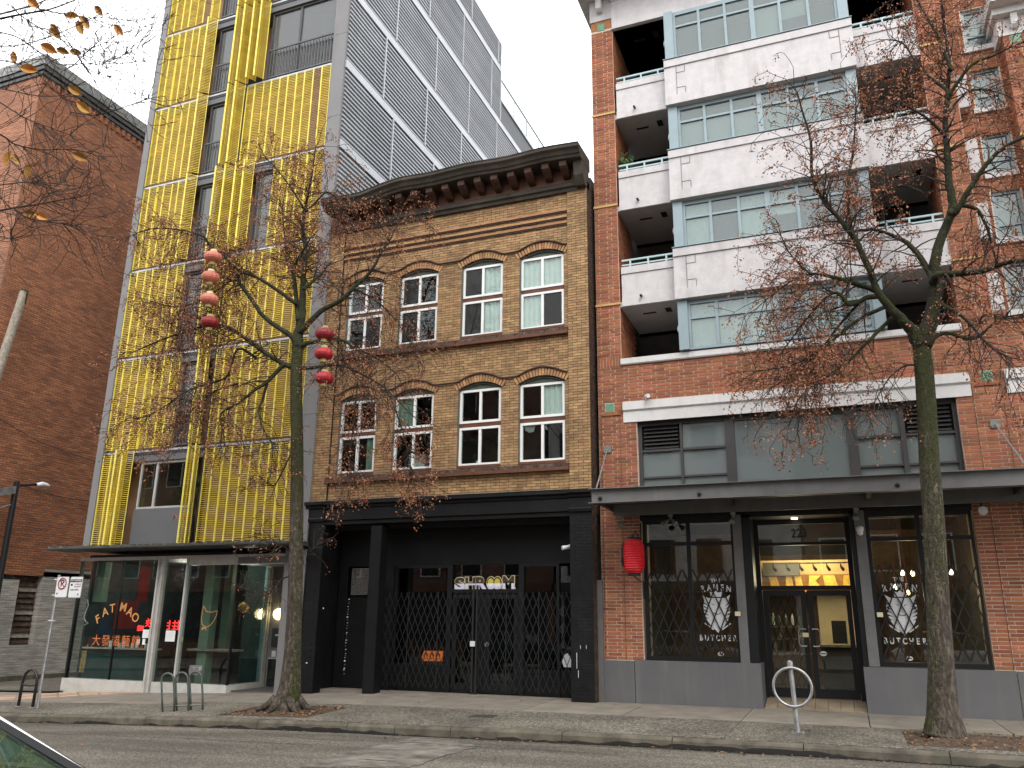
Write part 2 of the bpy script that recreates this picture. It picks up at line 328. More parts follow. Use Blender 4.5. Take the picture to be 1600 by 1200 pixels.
M['glass_blue'] = glass('bay_glass', (.74,.82,.8), 1.35, haze=.16, hcol=(.42,.47,.47))  # pale haze tone paints the reflected sky into the pane
M['glass_grey'] = glass('grey_glass', (.55,.58,.57), 1.2, haze=.35, hcol=(.24,.245,.245))  # grey haze paints sky reflection and a blind behind into the pane
M['glass_dark'] = glass('dark_glass', (.5,.55,.55), 1.3)
M['screen_mesh'] = glass('insect_screen', (.5,.5,.5), .3, haze=.35, hcol=(.07,.07,.07))
M['curtain'] = mat('white_curtain', (.86,.88,.86), .9, var=.08, scale=6)
M['curtain_green'] = mat('green_curtain', (.3,.4,.32), .9, var=.12, scale=6)
M['blind'] = mat('grey_blind', (.42,.44,.43), .9, var=.05)
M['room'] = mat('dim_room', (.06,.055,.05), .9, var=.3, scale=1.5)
M['steel'] = mat('galvanised_steel', (.45,.46,.46), .38, metal=.7, var=.2, scale=9, stain=(.25,.24,.22), sscale=8, samt=.5)
M['dark_steel'] = mat('dark_steel', (.05,.05,.05), .4, metal=.5, var=.2)
M['sign_white'] = mat('sign_white', (.75,.76,.77), .4, var=.03)
M['sign_red'] = mat('sign_red', (.33,.04,.06), .45, var=.05)
M['sign_black'] = mat('sign_black', (.015,.015,.015), .5)
M['red_lantern'] = mat('red_lantern', (.62,.012,.02), .5, var=.12, scale=4)
M['lantern_fade'] = mat('faded_lantern', (.62,.2,.13), .6, var=.2, scale=5)
M['lantern_dark'] = mat('wine_lantern', (.27,.015,.022), .55, var=.2, scale=5)
M['lantern_wine'] = mat('crimson_lantern', (.42,.02,.03), .55, var=.2, scale=5)
M['lantern_gold'] = mat('lantern_gold', (.5,.42,.15), .5, var=.2, scale=12)
M['cream'] = mat('cream_decal', (.68,.6,.4), .6, var=.05)
M['orange_decal'] = mat('orange_decal', (.62,.3,.1), .6, var=.06)
M['rust_decal'] = mat('rust_decal', (.6,.17,.05), .6, var=.06)
M['white_decal'] = mat('white_decal', (.62,.63,.63), .6, var=.06)
M['neon'] = emis('red_neon', (1, .03, .03), 2.6)
M['bulb'] = emis('warm_bulb', (1, .78, .42), 7)
M['globe'] = emis('yellow_globe', (1, .8, .38), 5)
M['downlight'] = emis('downlight', (1, .85, .6), 4)
M['wood'] = mat('weathered_wood', (.38,.33,.26), .85, var=.25, scale=9, bump=.4, bscale=50, stain=(.1,.08,.06), sscale=7, samt=.6)
M['bark'] = mat('bark', (.08,.062,.046), .9, var=.4, scale=13, bump=1, bscale=30, stain=(.235,.195,.15), sscale=9, samt=.8, streak=(2.2,2.2,.5), bstreak=(1,1,.2), bdist=.03)
M['upper_bark'] = mat('upper_bark', (.026,.022,.016), .9, var=.4, scale=13, bump=1, bscale=30, stain=(.05,.055,.012), sscale=5, samt=.9, bstreak=(1,1,.25), bdist=.03)
M['limb'] = mat('limb_bark', (.022,.018,.013), .9, var=.3, scale=12, bump=.7, bscale=45, stain=(.05,.052,.012), sscale=4.5, samt=.9)
M['twig'] = mat('twig_bark', (.05,.032,.024), .9, var=.3, scale=6)
M['moss'] = mat('moss', (.045,.056,.009), .95, var=.35, scale=14, bump=.9, bscale=70)
M['dry_leaf'] = mat('dry_leaf', (.38,.165,.078), .8, c2=(.23,.09,.048), scale=3, island=.35)
M['amber_leaf'] = mat('amber_leaf', (.66,.36,.07), .6, c2=(.38,.16,.04), scale=9, island=.3)
M['litter'] = mat('leaf_litter', (.17,.07,.03), .85, c2=(.28,.15,.07), scale=3, island=.4)

def trunk_bark():
    """grey fissured bark that turns darker and greener with moss and algae up the stem"""
    m = M['bark'].copy(); m.name = 'trunk_bark'; n = m.node_tree; N = n.nodes.new; Lk = n.links.new; b = n.nodes['Principled BSDF']
    src = b.inputs['Base Color'].links[0].from_socket; g = N('ShaderNodeNewGeometry'); s = N('ShaderNodeSeparateXYZ'); Lk(g.outputs['Position'], s.inputs[0])
    ns = N('ShaderNodeTexNoise'); ns.inputs['Scale'].default_value = 3.5; ns.inputs['Detail'].default_value = 6; Lk(g.outputs['Position'], ns.inputs['Vector'])
    h = N('ShaderNodeMapRange'); h.inputs[1].default_value = 1.6; h.inputs[2].default_value = 6.2; h.inputs[3].default_value = -.55; h.inputs[4].default_value = .55; Lk(s.outputs[2], h.inputs[0])
    ad = N('ShaderNodeMath'); Lk(h.outputs[0], ad.inputs[0]); Lk(ns.outputs['Fac'], ad.inputs[1])
    r = N('ShaderNodeMapRange'); r.inputs[1].default_value = .42; r.inputs[2].default_value = .62; r.inputs[4].default_value = .9; Lk(ad.outputs[0], r.inputs[0])
    n2 = N('ShaderNodeTexNoise'); n2.inputs['Scale'].default_value = 9; n2.inputs['Detail'].default_value = 5; Lk(g.outputs['Position'], n2.inputs['Vector'])
    c2 = N('ShaderNodeMix'); c2.data_type = 'RGBA'; Lk(n2.outputs['Fac'], c2.inputs[0]); c2.inputs[6].default_value = (.02,.017,.012,1); c2.inputs[7].default_value = (.055,.056,.016,1)
    mx_ = N('ShaderNodeMix'); mx_.data_type = 'RGBA'; Lk(r.outputs[0], mx_.inputs[0]); Lk(src, mx_.inputs[6]); Lk(c2.outputs[2], mx_.inputs[7]); Lk(mx_.outputs[2], b.inputs['Base Color']); return m
M['trunk_bark'] = trunk_bark()

# ================================================================ GROUND
CX = [-60,-30,-24,-18.9,-15.4,-13,-10.4,-8.6,-7,-5,-3,-.4,2,8,40]
CZ = [-1.6,-.75,-.6,-.455,-.345,-.267,-.19,-.15,-.123,-.09,-.06,-.04,-.035,-.03,0]
BX = [-60,-30,-24,-18.9,-13.7,-11.4,-9.7,-4.7,2.5,8,40]
BZ = [-1.5,-.62,-.45,-.33,-.155,-.085,-.02,0,0,.02,.05]
KY = -3.95                                   # kerb line
def gz(x, y):
    b = float(np.interp(x, BX, BZ)); c = float(np.interp(x, CX, CZ)); t = min(max(-y/3.9, 0), 1.05)
    return b+(c-b)*t
def kz(x): return gz(x, KY)
def sheet(xs, ys, zf, thick=.0):
    mb = MB(); n = len(ys)
    for x in xs:
        for y in ys: mb.v.append((x, y, zf(x, y)))
    for i in range(len(xs)-1):
        for j in range(n-1): mb.f.append((i*n+j, (i+1)*n+j, (i+1)*n+j+1, i*n+j+1))
    return mb
def frange(a, b, s):
    n = max(1, int(round((b-a)/s))); return [a+(b-a)*i/n for i in range(n+1)]
def roadz(x, y):
    edge = kz(x)-.145
    return edge + .05*min(1, max(0, (KY-y)/3.0)) - .05*max(0, (-9.5-y)/6.0)*(1 if y < -9.5 else 0)
XS = [-300,-120,-60]+frange(-40, 10, 1.0)+[20,40,120,300]
o = sheet(XS, [-300,-100,-40,-18,-15.05,-14,-12,-9.5,-8,-7,-6,-5,-4.4,-4.0,-3.9], lambda x, y: roadz(x, max(y,-15))-(.0 if y > -16 else .02)).build('road', M['asphalt'], smooth=True); tag(o, kind='structure')
# lighter repair patch across the lane, sunk gutter cracks
pa = [at(495,1199,-6.4), at(640,1199,-6.2), at(725,1166,-4.6), at(655,1152,-4.25)]
def onroad(px, py):
    lo, hi = -16.0, 0
    for Y in np.linspace(-15.5, -3.95, 500):
        p = at(px, py, float(Y))
        if p.z <= roadz(p.x, p.y)+.006: return (p.x, p.y, roadz(p.x, p.y)+.006)
    return (p.x, p.y, roadz(p.x, p.y)+.006)
out_ = [(470,1199),(560,1172),(650,1152),(700,1156),(745,1166),(700,1180),(640,1199)]; pt = []
for q0, q1 in zip(out_, out_[1:]+out_[:1]):
    for k in range(8):
        t = k/8; pt.append(onroad(q0[0]+(q1[0]-q0[0])*t+rnd.uniform(-5,5), min(1199, q0[1]+(q1[1]-q0[1])*t+rnd.uniform(-1.2,1.2))))
mb = MB(); mb.add(pt, [tuple(range(len(pt)))]); tag(mb.build('road_patch', M['patch']), kind='structure')
mb = MB()
def crack(pts, w):
    for (x0_, y0_), (x1_, y1_) in zip(pts[:-1], pts[1:]):
        n = 10
        for k in range(n):
            p = [(x0_+(x1_-x0_)*(k+e_)/n, y0_+(y1_-y0_)*(k+e_)/n) for e_ in (0,1)]; ww = [w*rnd.uniform(.3,1.2) for _ in (0,1)]
            jx = [0,0]; mb.add([(p[0][0],p[0][1]-ww[0],roadz(*p[0])+.009),(p[1][0],p[1][1]-ww[0],roadz(*p[1])+.009),(p[1][0],p[1][1]+ww[1],roadz(*p[1])+.009),(p[0][0],p[0][1]+ww[1],roadz(*p[0])+.009)], [(0,1,2,3)])
def wander(x0_, x1_, y_, amp): return [(x0_+(x1_-x0_)*k/14, y_+rnd.uniform(-amp,amp)) for k in range(15)]
crack(wander(-16,-8,-4.01,.012), .035); crack(wander(-8,0,-4.01,.012), .03); crack(wander(0,4,-4.01,.012), .03)
crack(wander(-6,2.5,-4.16,.03), .012); crack(wander(-13,-7.5,-5.6,.08), .012); crack(wander(-9,-3,-4.9,.1), .01); crack(wander(-4.5,.5,-4.6,.06), .008)
for pl in ([onroad(505,1199),onroad(560,1175),onroad(660,1150)],[onroad(560,1186),onroad(610,1190),onroad(640,1184)]): crack([(q[0],q[1]) for q in pl], .012)
tag(mb.build('road_cracks', M['near_black']), kind='structure')
mb = MB(); gx = -15.5; hp = .02  # dark strip with the shade of the broken kerb gap painted in
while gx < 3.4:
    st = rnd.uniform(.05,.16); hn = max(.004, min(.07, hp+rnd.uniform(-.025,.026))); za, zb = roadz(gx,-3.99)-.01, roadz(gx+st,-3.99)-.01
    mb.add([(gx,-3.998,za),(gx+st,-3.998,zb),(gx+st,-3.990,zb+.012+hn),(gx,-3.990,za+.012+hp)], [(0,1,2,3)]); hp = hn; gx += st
tag(mb.build('gutter_gap_shade', mat('gap_shade_paint',(.016,.014,.011),.6,var=.3)), kind='structure')
# near-side pavement under the camera, and the lane between the brick building and the screen-clad block
near = sheet(XS, [-60,-30,-20,-15.1], lambda x, y: roadz(x,-15)+.14).build('near_pavement', M['concrete']); tag(near, kind='structure')
mb = MB()
for x in XS[:-1]: pass
mb = sheet(XS, [-15.1,-15.0], lambda x, y: roadz(x,-15)+(.138 if y < -15.05 else -.05)); tag(mb.build('near_kerb', M['kerb']), kind='structure')
lane = sheet(frange(-24.2,-18.8,.9), frange(-.35,60,3), lambda x, y: gz(x,0)+.03+.01*y).build('lane', M['asphalt']); tag(lane, kind='structure')
base = sheet([-300,-60]+frange(-40,10,1)+[40,300], [-3.87,-2,-.3,.6,3,40,300], lambda x, y: gz(x, y)-.03).build('ground', M['dirt']); tag(base, kind='structure')
# pavement: sawn concrete slabs by the buildings, exposed aggregate band by the kerb
pave = empty('pavement'); tag(pave, kind='structure')
def slab(name, x0, x1, y0, y1, m, up=0, gap=.008):
    mb = MB(); xs = frange(x0+gap, x1-gap, .6); ys = [y0+gap, (y0+y1)/2, y1-gap]
    mb = sheet(xs, ys, lambda x, y: gz(x, y)+up)
    nx, ny = len(xs), len(ys)
    b = len(mb.v); mb.v += [(x, y, z-.1) for x, y, z in mb.v]
    rim = [(i*ny) for i in range(nx)]+[(nx-1)*ny+j for j in range(1, ny)]+[i*ny+ny-1 for i in range(nx-2, -1, -1)]+[j for j in range(ny-2, 0, -1)]
    for a, c in zip(rim, rim[1:]+rim[:1]): mb.f.append((a, c, c+b, a+b))
    return mb.build(name, m, pave)
BAND = -1.72
for x0, x1 in ((-26,-24.1),(-24.1,-21.6),(-21.6,-18.9)): slab('lane_apron', x0, x1, -3.8, -.35, M['concrete'])
xs = [-18.9,-17.1,-15.2,-13.3,-11.35,-9.5,-7.6,-5.7,-3.8,-1.8,.17,2.12,4.1,6.1,8.1,10.1,14]
for a, b in zip(xs[:-1], xs[1:]):
    if b <= -13: slab('slab', a, b, BAND-.45, .55, M['concrete'])
    else: slab('slab', a, b, BAND, 2.2 if -14 < a < -11 else (.75 if a < -4.8 else .33), M['concrete'])
bed1 = (-10.95,-9.0,-3.55,-2.1); bed2 = (.6,3.2,-3.5,-1.74)
def agg(x0, x1, y0, y1): slab('aggregate_panel', x0, x1, y0, y1, M['aggregate'], gap=.004)
yb = BAND
for a, b in ((-18.9,-15.2),(-15.2,-13.3)): agg(a, b, KY+.15, yb-.45)
agg(-13.3, bed1[0], KY+.15, yb); agg(bed1[0], bed1[1], KY+.15, bed1[2]); agg(bed1[0], bed1[1], bed1[3], yb); agg(bed1[1], -7.6, KY+.15, yb)
for a, b in ((-7.6,-5.7),(-5.7,-3.8),(-3.8,-1.8),(-1.8,bed2[0])): agg(a, b, KY+.15, yb)
agg(bed2[0], bed2[1], KY+.15, bed2[2]); agg(bed2[1], 6.1, KY+.15, yb); agg(6.1, 14, KY+.15, yb)
for (x0,x1,y0,y1) in (bed1, bed2):
    mb = sheet(frange(x0,x1,.12), frange(y0,y1,.12), lambda x, y: gz(x,y)-.025+.035*math.sin(x*9+y*4)*math.cos(y*7-x*3)*.5+.05*math.exp(-((x-(x0+x1)/2+.2*(x0>0)*2)**2+(y-(y0+y1)/2)**2)*3))
    tag(mb.build('planting_bed', M['dirt'], smooth=True), kind='structure')
# kerb stones
kerb = empty('kerb'); tag(kerb, kind='structure')
kx = [-30,-27,-24,-21.5,-19,-16.6,-14.6,-12.2,-9.7,-7.9,-7.0,-6.0,-4.15,-2.5,-.72,1.05,2.9,4.8,6.8,9,12]
for a, b in zip(kx[:-1], kx[1:]):
    mb = MB(); n = 5; prof = [(KY+.15,-.22),(KY+.15,.0),(KY+.03,.0),(KY+.008,-.012),(KY-.012,-.04),(KY-.035,-.22)]
    jz = rnd.uniform(-.006,.006)
    mb.prof_x(prof, [a+.006+(b-a-.012)*i/n for i in range(n+1)], [kz(a+(b-a)*i/n)+jz for i in range(n+1)])
    mb.build('kerb_stone', M['kerb'], kerb, bevel=.0)
# salmon pavers running into the lane at the left
for i in range(9):
    for j in range(3):
        x0 = -18.7+i*.36-j*.36; y0 = -2.0+i*.27+j*.30
        if y0 > -.25 or y0 < -2.6: continue
        p = [(x0,y0),(x0+.33,y0+.25),(x0+.05,y0+.53),(x0-.28,y0+.28)]
        mb = MB(); mb.add([(x,y,gz(x,y)+.006) for x,y in p]+[(x,y,gz(x,y)-.04) for x,y in p], [(0,1,2,3),(0,4,5,1),(1,5,6,2),(2,6,7,3),(3,7,4,0)]); mb.build('paver', M['paver'], pave)
for i in range(7):
    for j in range(2):
        x0 = -24+i*.8; y0 = -2.9+j*.45
        mb = MB(); mb.add([(x0,y0,gz(x0,y0)+.008),(x0+.78,y0,gz(x0+.78,y0)+.008),(x0+.78,y0+.43,gz(x0+.78,y0)+.008),(x0,y0+.43,gz(x0,y0)+.008)], [(0,1,2,3)]); mb.build('paver', M['paver'], pave)
# fallen leaves along the gutter and in the beds
mb = MB()
def leaf(mb, x, y, z, s, a, tilt=.3):
    c, d = math.cos(a)*s, math.sin(a)*s; t1, t2 = rnd.uniform(-tilt,tilt)*s, rnd.uniform(-tilt,tilt)*s
    mb.add([(x-c,y-d,z),(x-d*.5,y+c*.5,z+t1),(x+c,y+d,z+t2),(x+d*.5,y-c*.5,z-t1*.3+.004)], [(0,1,2,3)])
for i in range(520):
    x = rnd.uniform(-16, 3.5); k = rnd.random()
    if k < .45:
        y = KY-.06-abs(rnd.gauss(0,.14)); z = roadz(x,y)+.012
    elif k < .6: x = rnd.uniform(bed1[0],bed1[1]); y = rnd.uniform(bed1[2],bed1[3]); z = gz(x,y)+.03
    elif k < .72: x = rnd.uniform(bed2[0],bed2[1]); y = rnd.uniform(bed2[2],bed2[3]); z = gz(x,y)+.03
    elif k < .9: y = rnd.uniform(-3.7,.1); z = gz(x,y)+.012
    else: y = rnd.uniform(-7,-4.2); z = roadz(x,y)+.012
    leaf(mb, x, y, z, rnd.uniform(.012,.038), rnd.uniform(0,6.3))
for i in range(900):
    b = bed1 if i % 2 else bed2
    x = rnd.uniform(b[0],b[1]); y = rnd.uniform(b[2],b[3]); leaf(mb, x, y, gz(x,y)+rnd.uniform(.005,.03), rnd.uniform(.012,.03), rnd.uniform(0,6.3), .8)
tag(mb.build('fallen_leaves', M['litter']), 'brown fallen leaves scattered along the gutter and tree beds', 'leaf litter', kind='stuff')

# ---------------------------------------------------------------- brickwork
def brick_field(parent, x0, x1, z0, z1, yface, course, length, gap, m, holes=(), proud=.009, keep=None, bond=.5, store=None, axis='x', xface=0):
    """lays single bricks on a wall face, cut round the holes; returns list of (x0,x1,z0,z1)"""
    res = []; n = int(round((z1-z0)/course)); ch = (z1-z0)/n
    for r in range(n):
        za, zb = z0+r*ch+gap/2, z0+(r+1)*ch-gap/2; zc = (za+zb)/2
        cuts = [(x0, x1)]
        for h in holes:
            iv = h(zc)
            if iv is None: continue
            nc = []
            for a, b in cuts:
                if iv[1] <= a or iv[0] >= b: nc.append((a, b)); continue
                if iv[0] > a: nc.append((a, iv[0]))
                if iv[1] < b: nc.append((iv[1], b))
            cuts = nc
        off = (r % 2)*bond*length
        for a, b in cuts:
            k = math.floor((a-x0-off)/length)+1; js = [a]
            while x0+off+k*length < b-.05:
                q = x0+off+k*length; k += 1
                if q > a+.05: js.append(q)
            js.append(b)
            for s2, e2 in zip(js[:-1], js[1:]):
                if e2-s2 > .02: res.append((s2+gap/2, e2-gap/2, za, zb, abs((e2-s2)-length) < 1e-4, yface, proud))
    if store is not None: store.extend([(q, m) for q in res])
    return res
def hole(a, b, c, d): return lambda z: (a, b) if c < z < d else None
def lay(parent, store, name='brick', limit=290):
    """the bricks nearest the camera become objects of their own, the rest one joined part for each material"""
    def near(q): return (Vector(((q[0]+q[1])/2, q[5], (q[2]+q[3])/2))-CAM).length
    items = sorted(store, key=lambda t: near(t[0])); full = [t for t in items if t[0][4]][:limit]
    ids = set(id(t) for t in full); cache = {}
    for t in full:
        q, m = t; key = (m.name, round(q[1]-q[0], 3), round(q[3]-q[2], 4), q[6])
        if key not in cache:
            mb = MB(); w, h = (q[1]-q[0])/2, (q[3]-q[2])/2; mb.box(-w, w, 0, q[6]+.02, -h, h); cache[key] = mb.mesh(name, m)
        link(name, cache[key], parent, loc=((q[0]+q[1])/2, q[5]-q[6]+rnd.uniform(-.0015,.0015), (q[2]+q[3])/2))
    groups = {}
    for t in items:
        if id(t) not in ids: groups.setdefault(t[1].name, []).append(t)
    for k, ts in groups.items():
        mb = MB()
        for q, m in ts:
            j = rnd.uniform(-.0015,.0015); x0, x1, z0, z1 = q[:4]; y0, y1 = q[5]-q[6]+j, q[5]+.02
            mb.add([(x0,y0,z0),(x1,y0,z0),(x1,y1,z0),(x0,y1,z0),(x0,y0,z1),(x1,y0,z1),(x1,y1,z1),(x0,y1,z1)], [(4,5,6,7),(0,1,5,4),(1,2,6,5),(3,0,4,7),(0,3,2,1)])
        mb.build('brickwork', ts[0][1], parent, kind='stuff')

# ================================================================ OLD BRICK BUILDING AT THE LEFT
LB = empty('brick_warehouse', (-26, 4, -.5), 'tall old red brick building with grey painted base across the lane', 'building')
XW = -24.0; TOP = 20.0
mb = MB(); mb.box(-44, XW, -.08, 34, 2.75, TOP); o = mb.build('wall', M['old_brick_side'], LB)
fm = MB(); fm.box(-43.9, XW-.001, -.10, -.082, 2.75, TOP); fm.build('front_wall', M['old_brick_front'], LB)
# grey painted base with a louvred opening set into it
wy0, wy1, wz0, wz1 = 2.29, 3.12, .65, 2.84
mb = MB()
for a, b, c, d in ((-.1,wy0,-1.2,2.6),(wy1,34,-1.2,2.9),(wy0,wy1,-1.2,wz0),): mb.box(-43.9, XW+.012, a, b, c, d)
mb.box(-43.9, XW-.3, wy0, wy1, wz0, wz1)
mb.build('painted_base', M['grey_brick'], LB)
mb = MB(); mb.box(XW-.02, XW+.012, wy1, 34, 2.74, 2.98); mb.build('painted_edge', M['grey_brick'], LB)
n = 12
for i in range(n):
    z = wz0+.04+(wz1-wz0-.1)*i/n; m2 = MB(); h = (wz1-wz0-.1)/n
    m2.add([(XW-.16,wy0,z),(XW-.16,wy1-.02,z),(XW-.24,wy1-.02,z+h*.92),(XW-.24,wy0,z+h*.92),(XW-.18,wy0,z),(XW-.18,wy1-.02,z),(XW-.26,wy1-.02,z+h*.92),(XW-.26,wy0,z+h*.92)], [(0,1,2,3),(4,7,6,5),(0,4,5,1),(3,2,6,7)]); m2.build('louvre_slat', M['wood'] if i % 4 == 1 else M['sill'], LB)
mb = MB(); mb.box(-43.8, XW+.08, -.2, 34.1, -1.2, -.25); mb.build('footing', M['kerb'], LB)
# parapet: corbelled dentil course, dark metal coping
for za, zb, pr_ in ((TOP-.62,TOP-.5,.07),(TOP-.44,TOP-.3,.11)): MB().box(-44.1, XW+pr_, -.08-pr_, 34.1, za, zb).build('parapet_band', M['canopy_dark'], LB)
mb = MB(); mb.box(-44.2, XW+.14, -.22, 34.2, TOP-.26, TOP+.12); mb.build('coping', M['lead'], LB)
for i in range(60):
    y = -.05+i*.26; m2 = MB(); m2.box(XW-.001, XW+.045, y, y+.13, TOP-.9, TOP-.64); m2.build('dentil', M['old_brick_side'], LB)
# service cable and slack wire on the wall
for k, pts in enumerate([((0,655),(60,690),(110,708),(152,722)),((28,757),(70,770),(105,778),(142,783))]):
    w3 = []
    for (x, y) in pts:
        d = _f+_r*((x-800)/FLEN)+_u*((600-y)/FLEN); t = (XW+.06-CAM.x)/d.x; w3.append(CAM+d*t)
    o = MB().tube(w3, .012, 5).build('service_wire', M['dark_steel']); tag(o, ['upper dark service wire slung across the old brick wall','lower dark service wire running right from the lane lamp'][k], 'wire', 'wires on the brick wall')
# weathered timber pole and dark lamp post standing in front of it
def leanpole(name, top, r0, r1, lean, m, label, cat):
    b = Vector((top.x, top.y-lean, gz(top.x,0)-.05)); e = empty(name, tuple(b), label, cat)
    MB().tube([b, b.lerp(top,.35), b.lerp(top,.7), top-Vector((0,0,.02)), top], [r0, r0*.9, r1*1.05, r1, r1*.8], 12).build('shaft', m, e, smooth=False)
    return e, b
def on_x(px, py, X):
    d = _f+_r*((px-800)/FLEN)+_u*((600-py)/FLEN); return CAM+d*((X-CAM.x)/d.x)
top = on_x(38,455,-23.45); e, b = leanpole('timber_pole', top, .2, .125, 1.5, M['wood'], 'pale weathered timber pole with mossy top against the brick wall', 'pole')
MB().tube([top-Vector((-.02,0,.42)), top+Vector((0,0,.012))], [.1,.128], 12).build('mossy_cap', M['moss'], e)
top = on_x(27,752,-23.4); e, b = leanpole('lane_lamp', top, .1, .085, .0, M['near_black'], 'black lamp post with short arm and pale lamp head in the lane', 'lamp post')
h0 = on_x(27,759,-23.4); h1 = on_x(58,757,-23.4); h2 = on_x(78,759,-23.4)
MB().tube([h0, h1], .04, 6).build('arm', M['near_black'], e)
mb = MB(); mb.tube([h1+Vector((0,-.02,-.01)), h1.lerp(h2,.35)+Vector((0,0,.02)), h1.lerp(h2,.75), h2], [.055,.085,.07,.02], 8); mb.build('lamp_head', M['sign_white'], e, smooth=True)
g0 = on_x(-40,768,-23.4); MB().bar(h0+Vector((0,0,-.12)), g0+Vector((0,0,-.12)), .14, .22).build('crossarm', M['lead'], e)
MB().tube([h0+Vector((0,0,-.55)), on_x(-20,800,-23.4)], .025, 5).build('brace', M['steel'], e)

# ================================================================ YELLOW-SCREENED BUILDING
YB = empty('screened_building', (-15.3, 6, -.2), 'tall narrow block behind yellow folding screens with grey ribbed metal side', 'building')
X0, X1, XD = -18.88, -11.76, -15.15
FZ = [3.28, 5.86, 8.56, 11.28, 14.03, 16.75, 19.5, 22.2, 24.9]
YTOP = 25.6
for q in ((X0+.02, X1-.05, 5.12, 17.5, -.4, 3.12),(X0+.02, X1-.05, 1.2, 17.5, 3.12, 22.85),(X0+.02, X1-.05, 1.2, 11.25, 22.85, YTOP-.05)): MB().box(*q).build('core_wall', M['grey_spandrel'], YB)
mb = MB(); mb.box(X0, X0+.23, -.06, 1.3, 3.2, YTOP); mb.build('frame_column', M['grey_panel'], YB)
mb = MB(); mb.box(X1-.42, X1, -.06, 1.3, 3.2, YTOP); mb.build('frame_column', M['grey_panel'], YB)
mb = MB(); mb.box(X0, X1, -.06, 1.3, YTOP-.4, YTOP+.002); mb.build('frame_head', M['grey_panel'], YB)
for z in (6.4,9.2,12.0,14.9,17.6,20.3):
    for a, b in ((X0-.002,X0+.232),(X1-.422,X1+.002)): MB().box(a, b, -.063, .5, z, z+.012).build('panel_joint', M['grey_spandrel'], YB)
mb = MB(); mb.box(X0+.0, X0+.02, 1.3, 17.5, -.4, 22.8); mb.build('left_wall', M['grey_panel'], YB)
for i, z in enumerate(FZ[1:]):
    MB().box(X0+.23, X1-.42, -.02, .5, z-.075, z-.02).build('track', M['rail'], YB)
    MB().box(X0+.23, X1-.42, .0, .5, z-.135, z-.08).build('track', M['dark_frame'], YB)
    MB().box(X0+.23, X1-.42, .02, 1.2, z-.32, z-.136).build('floor_edge', M['grey_spandrel'], YB)
# one screen strip: horizontal blades between two stiles, hinged accordion fashion
SW = .292
def strip_mesh(w, h, m_blade):
    mb = MB(); p = .054; n = int(h/p)
    for i in range(n):
        z = (i+.5)*h/n
        mb.add([(.012,-.01,z-.006),(w-.012,-.01,z-.006),(w-.012,.012,z-.01),(.012,.012,z-.01),
                (.012,-.01,z+.008),(w-.012,-.01,z+.008),(w-.012,.012,z+.004),(.012,.012,z+.004)], [(0,3,2,1),(4,5,6,7),(0,1,5,4),(2,3,7,6)])
    me = mb.mesh('screen_strip', m_blade)
    me.materials.append(M['yellow_stile'])
    bm = bmesh.new(); bm.from_mesh(me)
    for (a, b) in ((0, .015), (w-.015, w)):
        vs_ = [bm.verts.new(v) for v in [(a,-.022,0),(b,-.022,0),(b,.014,0),(a,.014,0),(a,-.022,h),(b,-.022,h),(b,.014,h),(a,.014,h)]]
        for q in [(0,3,2,1),(4,5,6,7),(0,1,5,4),(1,2,6,5),(2,3,7,6),(3,0,4,7)]:
            f = bm.faces.new([vs_[k] for k in q]); f.material_index = 1
    bm.to_mesh(me); bm.free(); return me
_sm = {}
def strip(x, z0, z1, ang, m='yellow', y=-.02, w=SW):
    k = (round(w,3), round(z1-z0,3), m)
    if k not in _sm: _sm[k] = strip_mesh(w, z1-z0, M[m])
    return link('screen_strip', _sm[k], YB, loc=(x, y, z0), rot=(0,0,ang))
def closed(x0, x1, f, raw=()):
    z0, z1 = FZ[f]+.02, FZ[f+1]-.1
    n = max(1, round((x1-x0)/SW)); w = (x1-x0)/n
    MB().box(x0, x1, .09, .12, z0, z1-.2).build('screen_backing', M['screen_back'], YB)
    for i in range(n):
        s = 1 if i % 2 else -1; a = s*R(rnd.choice((2,3,3,4,9)))
        ww = w/math.cos(a); strip(x0+i*w, z0, z1, a, 'raw_strip' if i in raw else 'yellow', y=-.03-(math.sin(-a)*ww if a < 0 else 0)*0 + (0 if a > 0 else math.sin(-a)*ww)-.02, w=round(ww,3))
def stack(x0, x1, f, n=4):
    """folded leaves standing out from the facade"""
    z0, z1 = FZ[f]+.015, FZ[f+1]-.03; w = (x1-x0)/n
    for i in range(n):
        a = math.acos(min(.95, w/SW)); a *= (1 if i % 2 else -1)
        strip(x0+i*w, z0, z1, a, y=(-.06 if a < 0 else -.06-SW*math.sin(abs(a))) , w=SW)
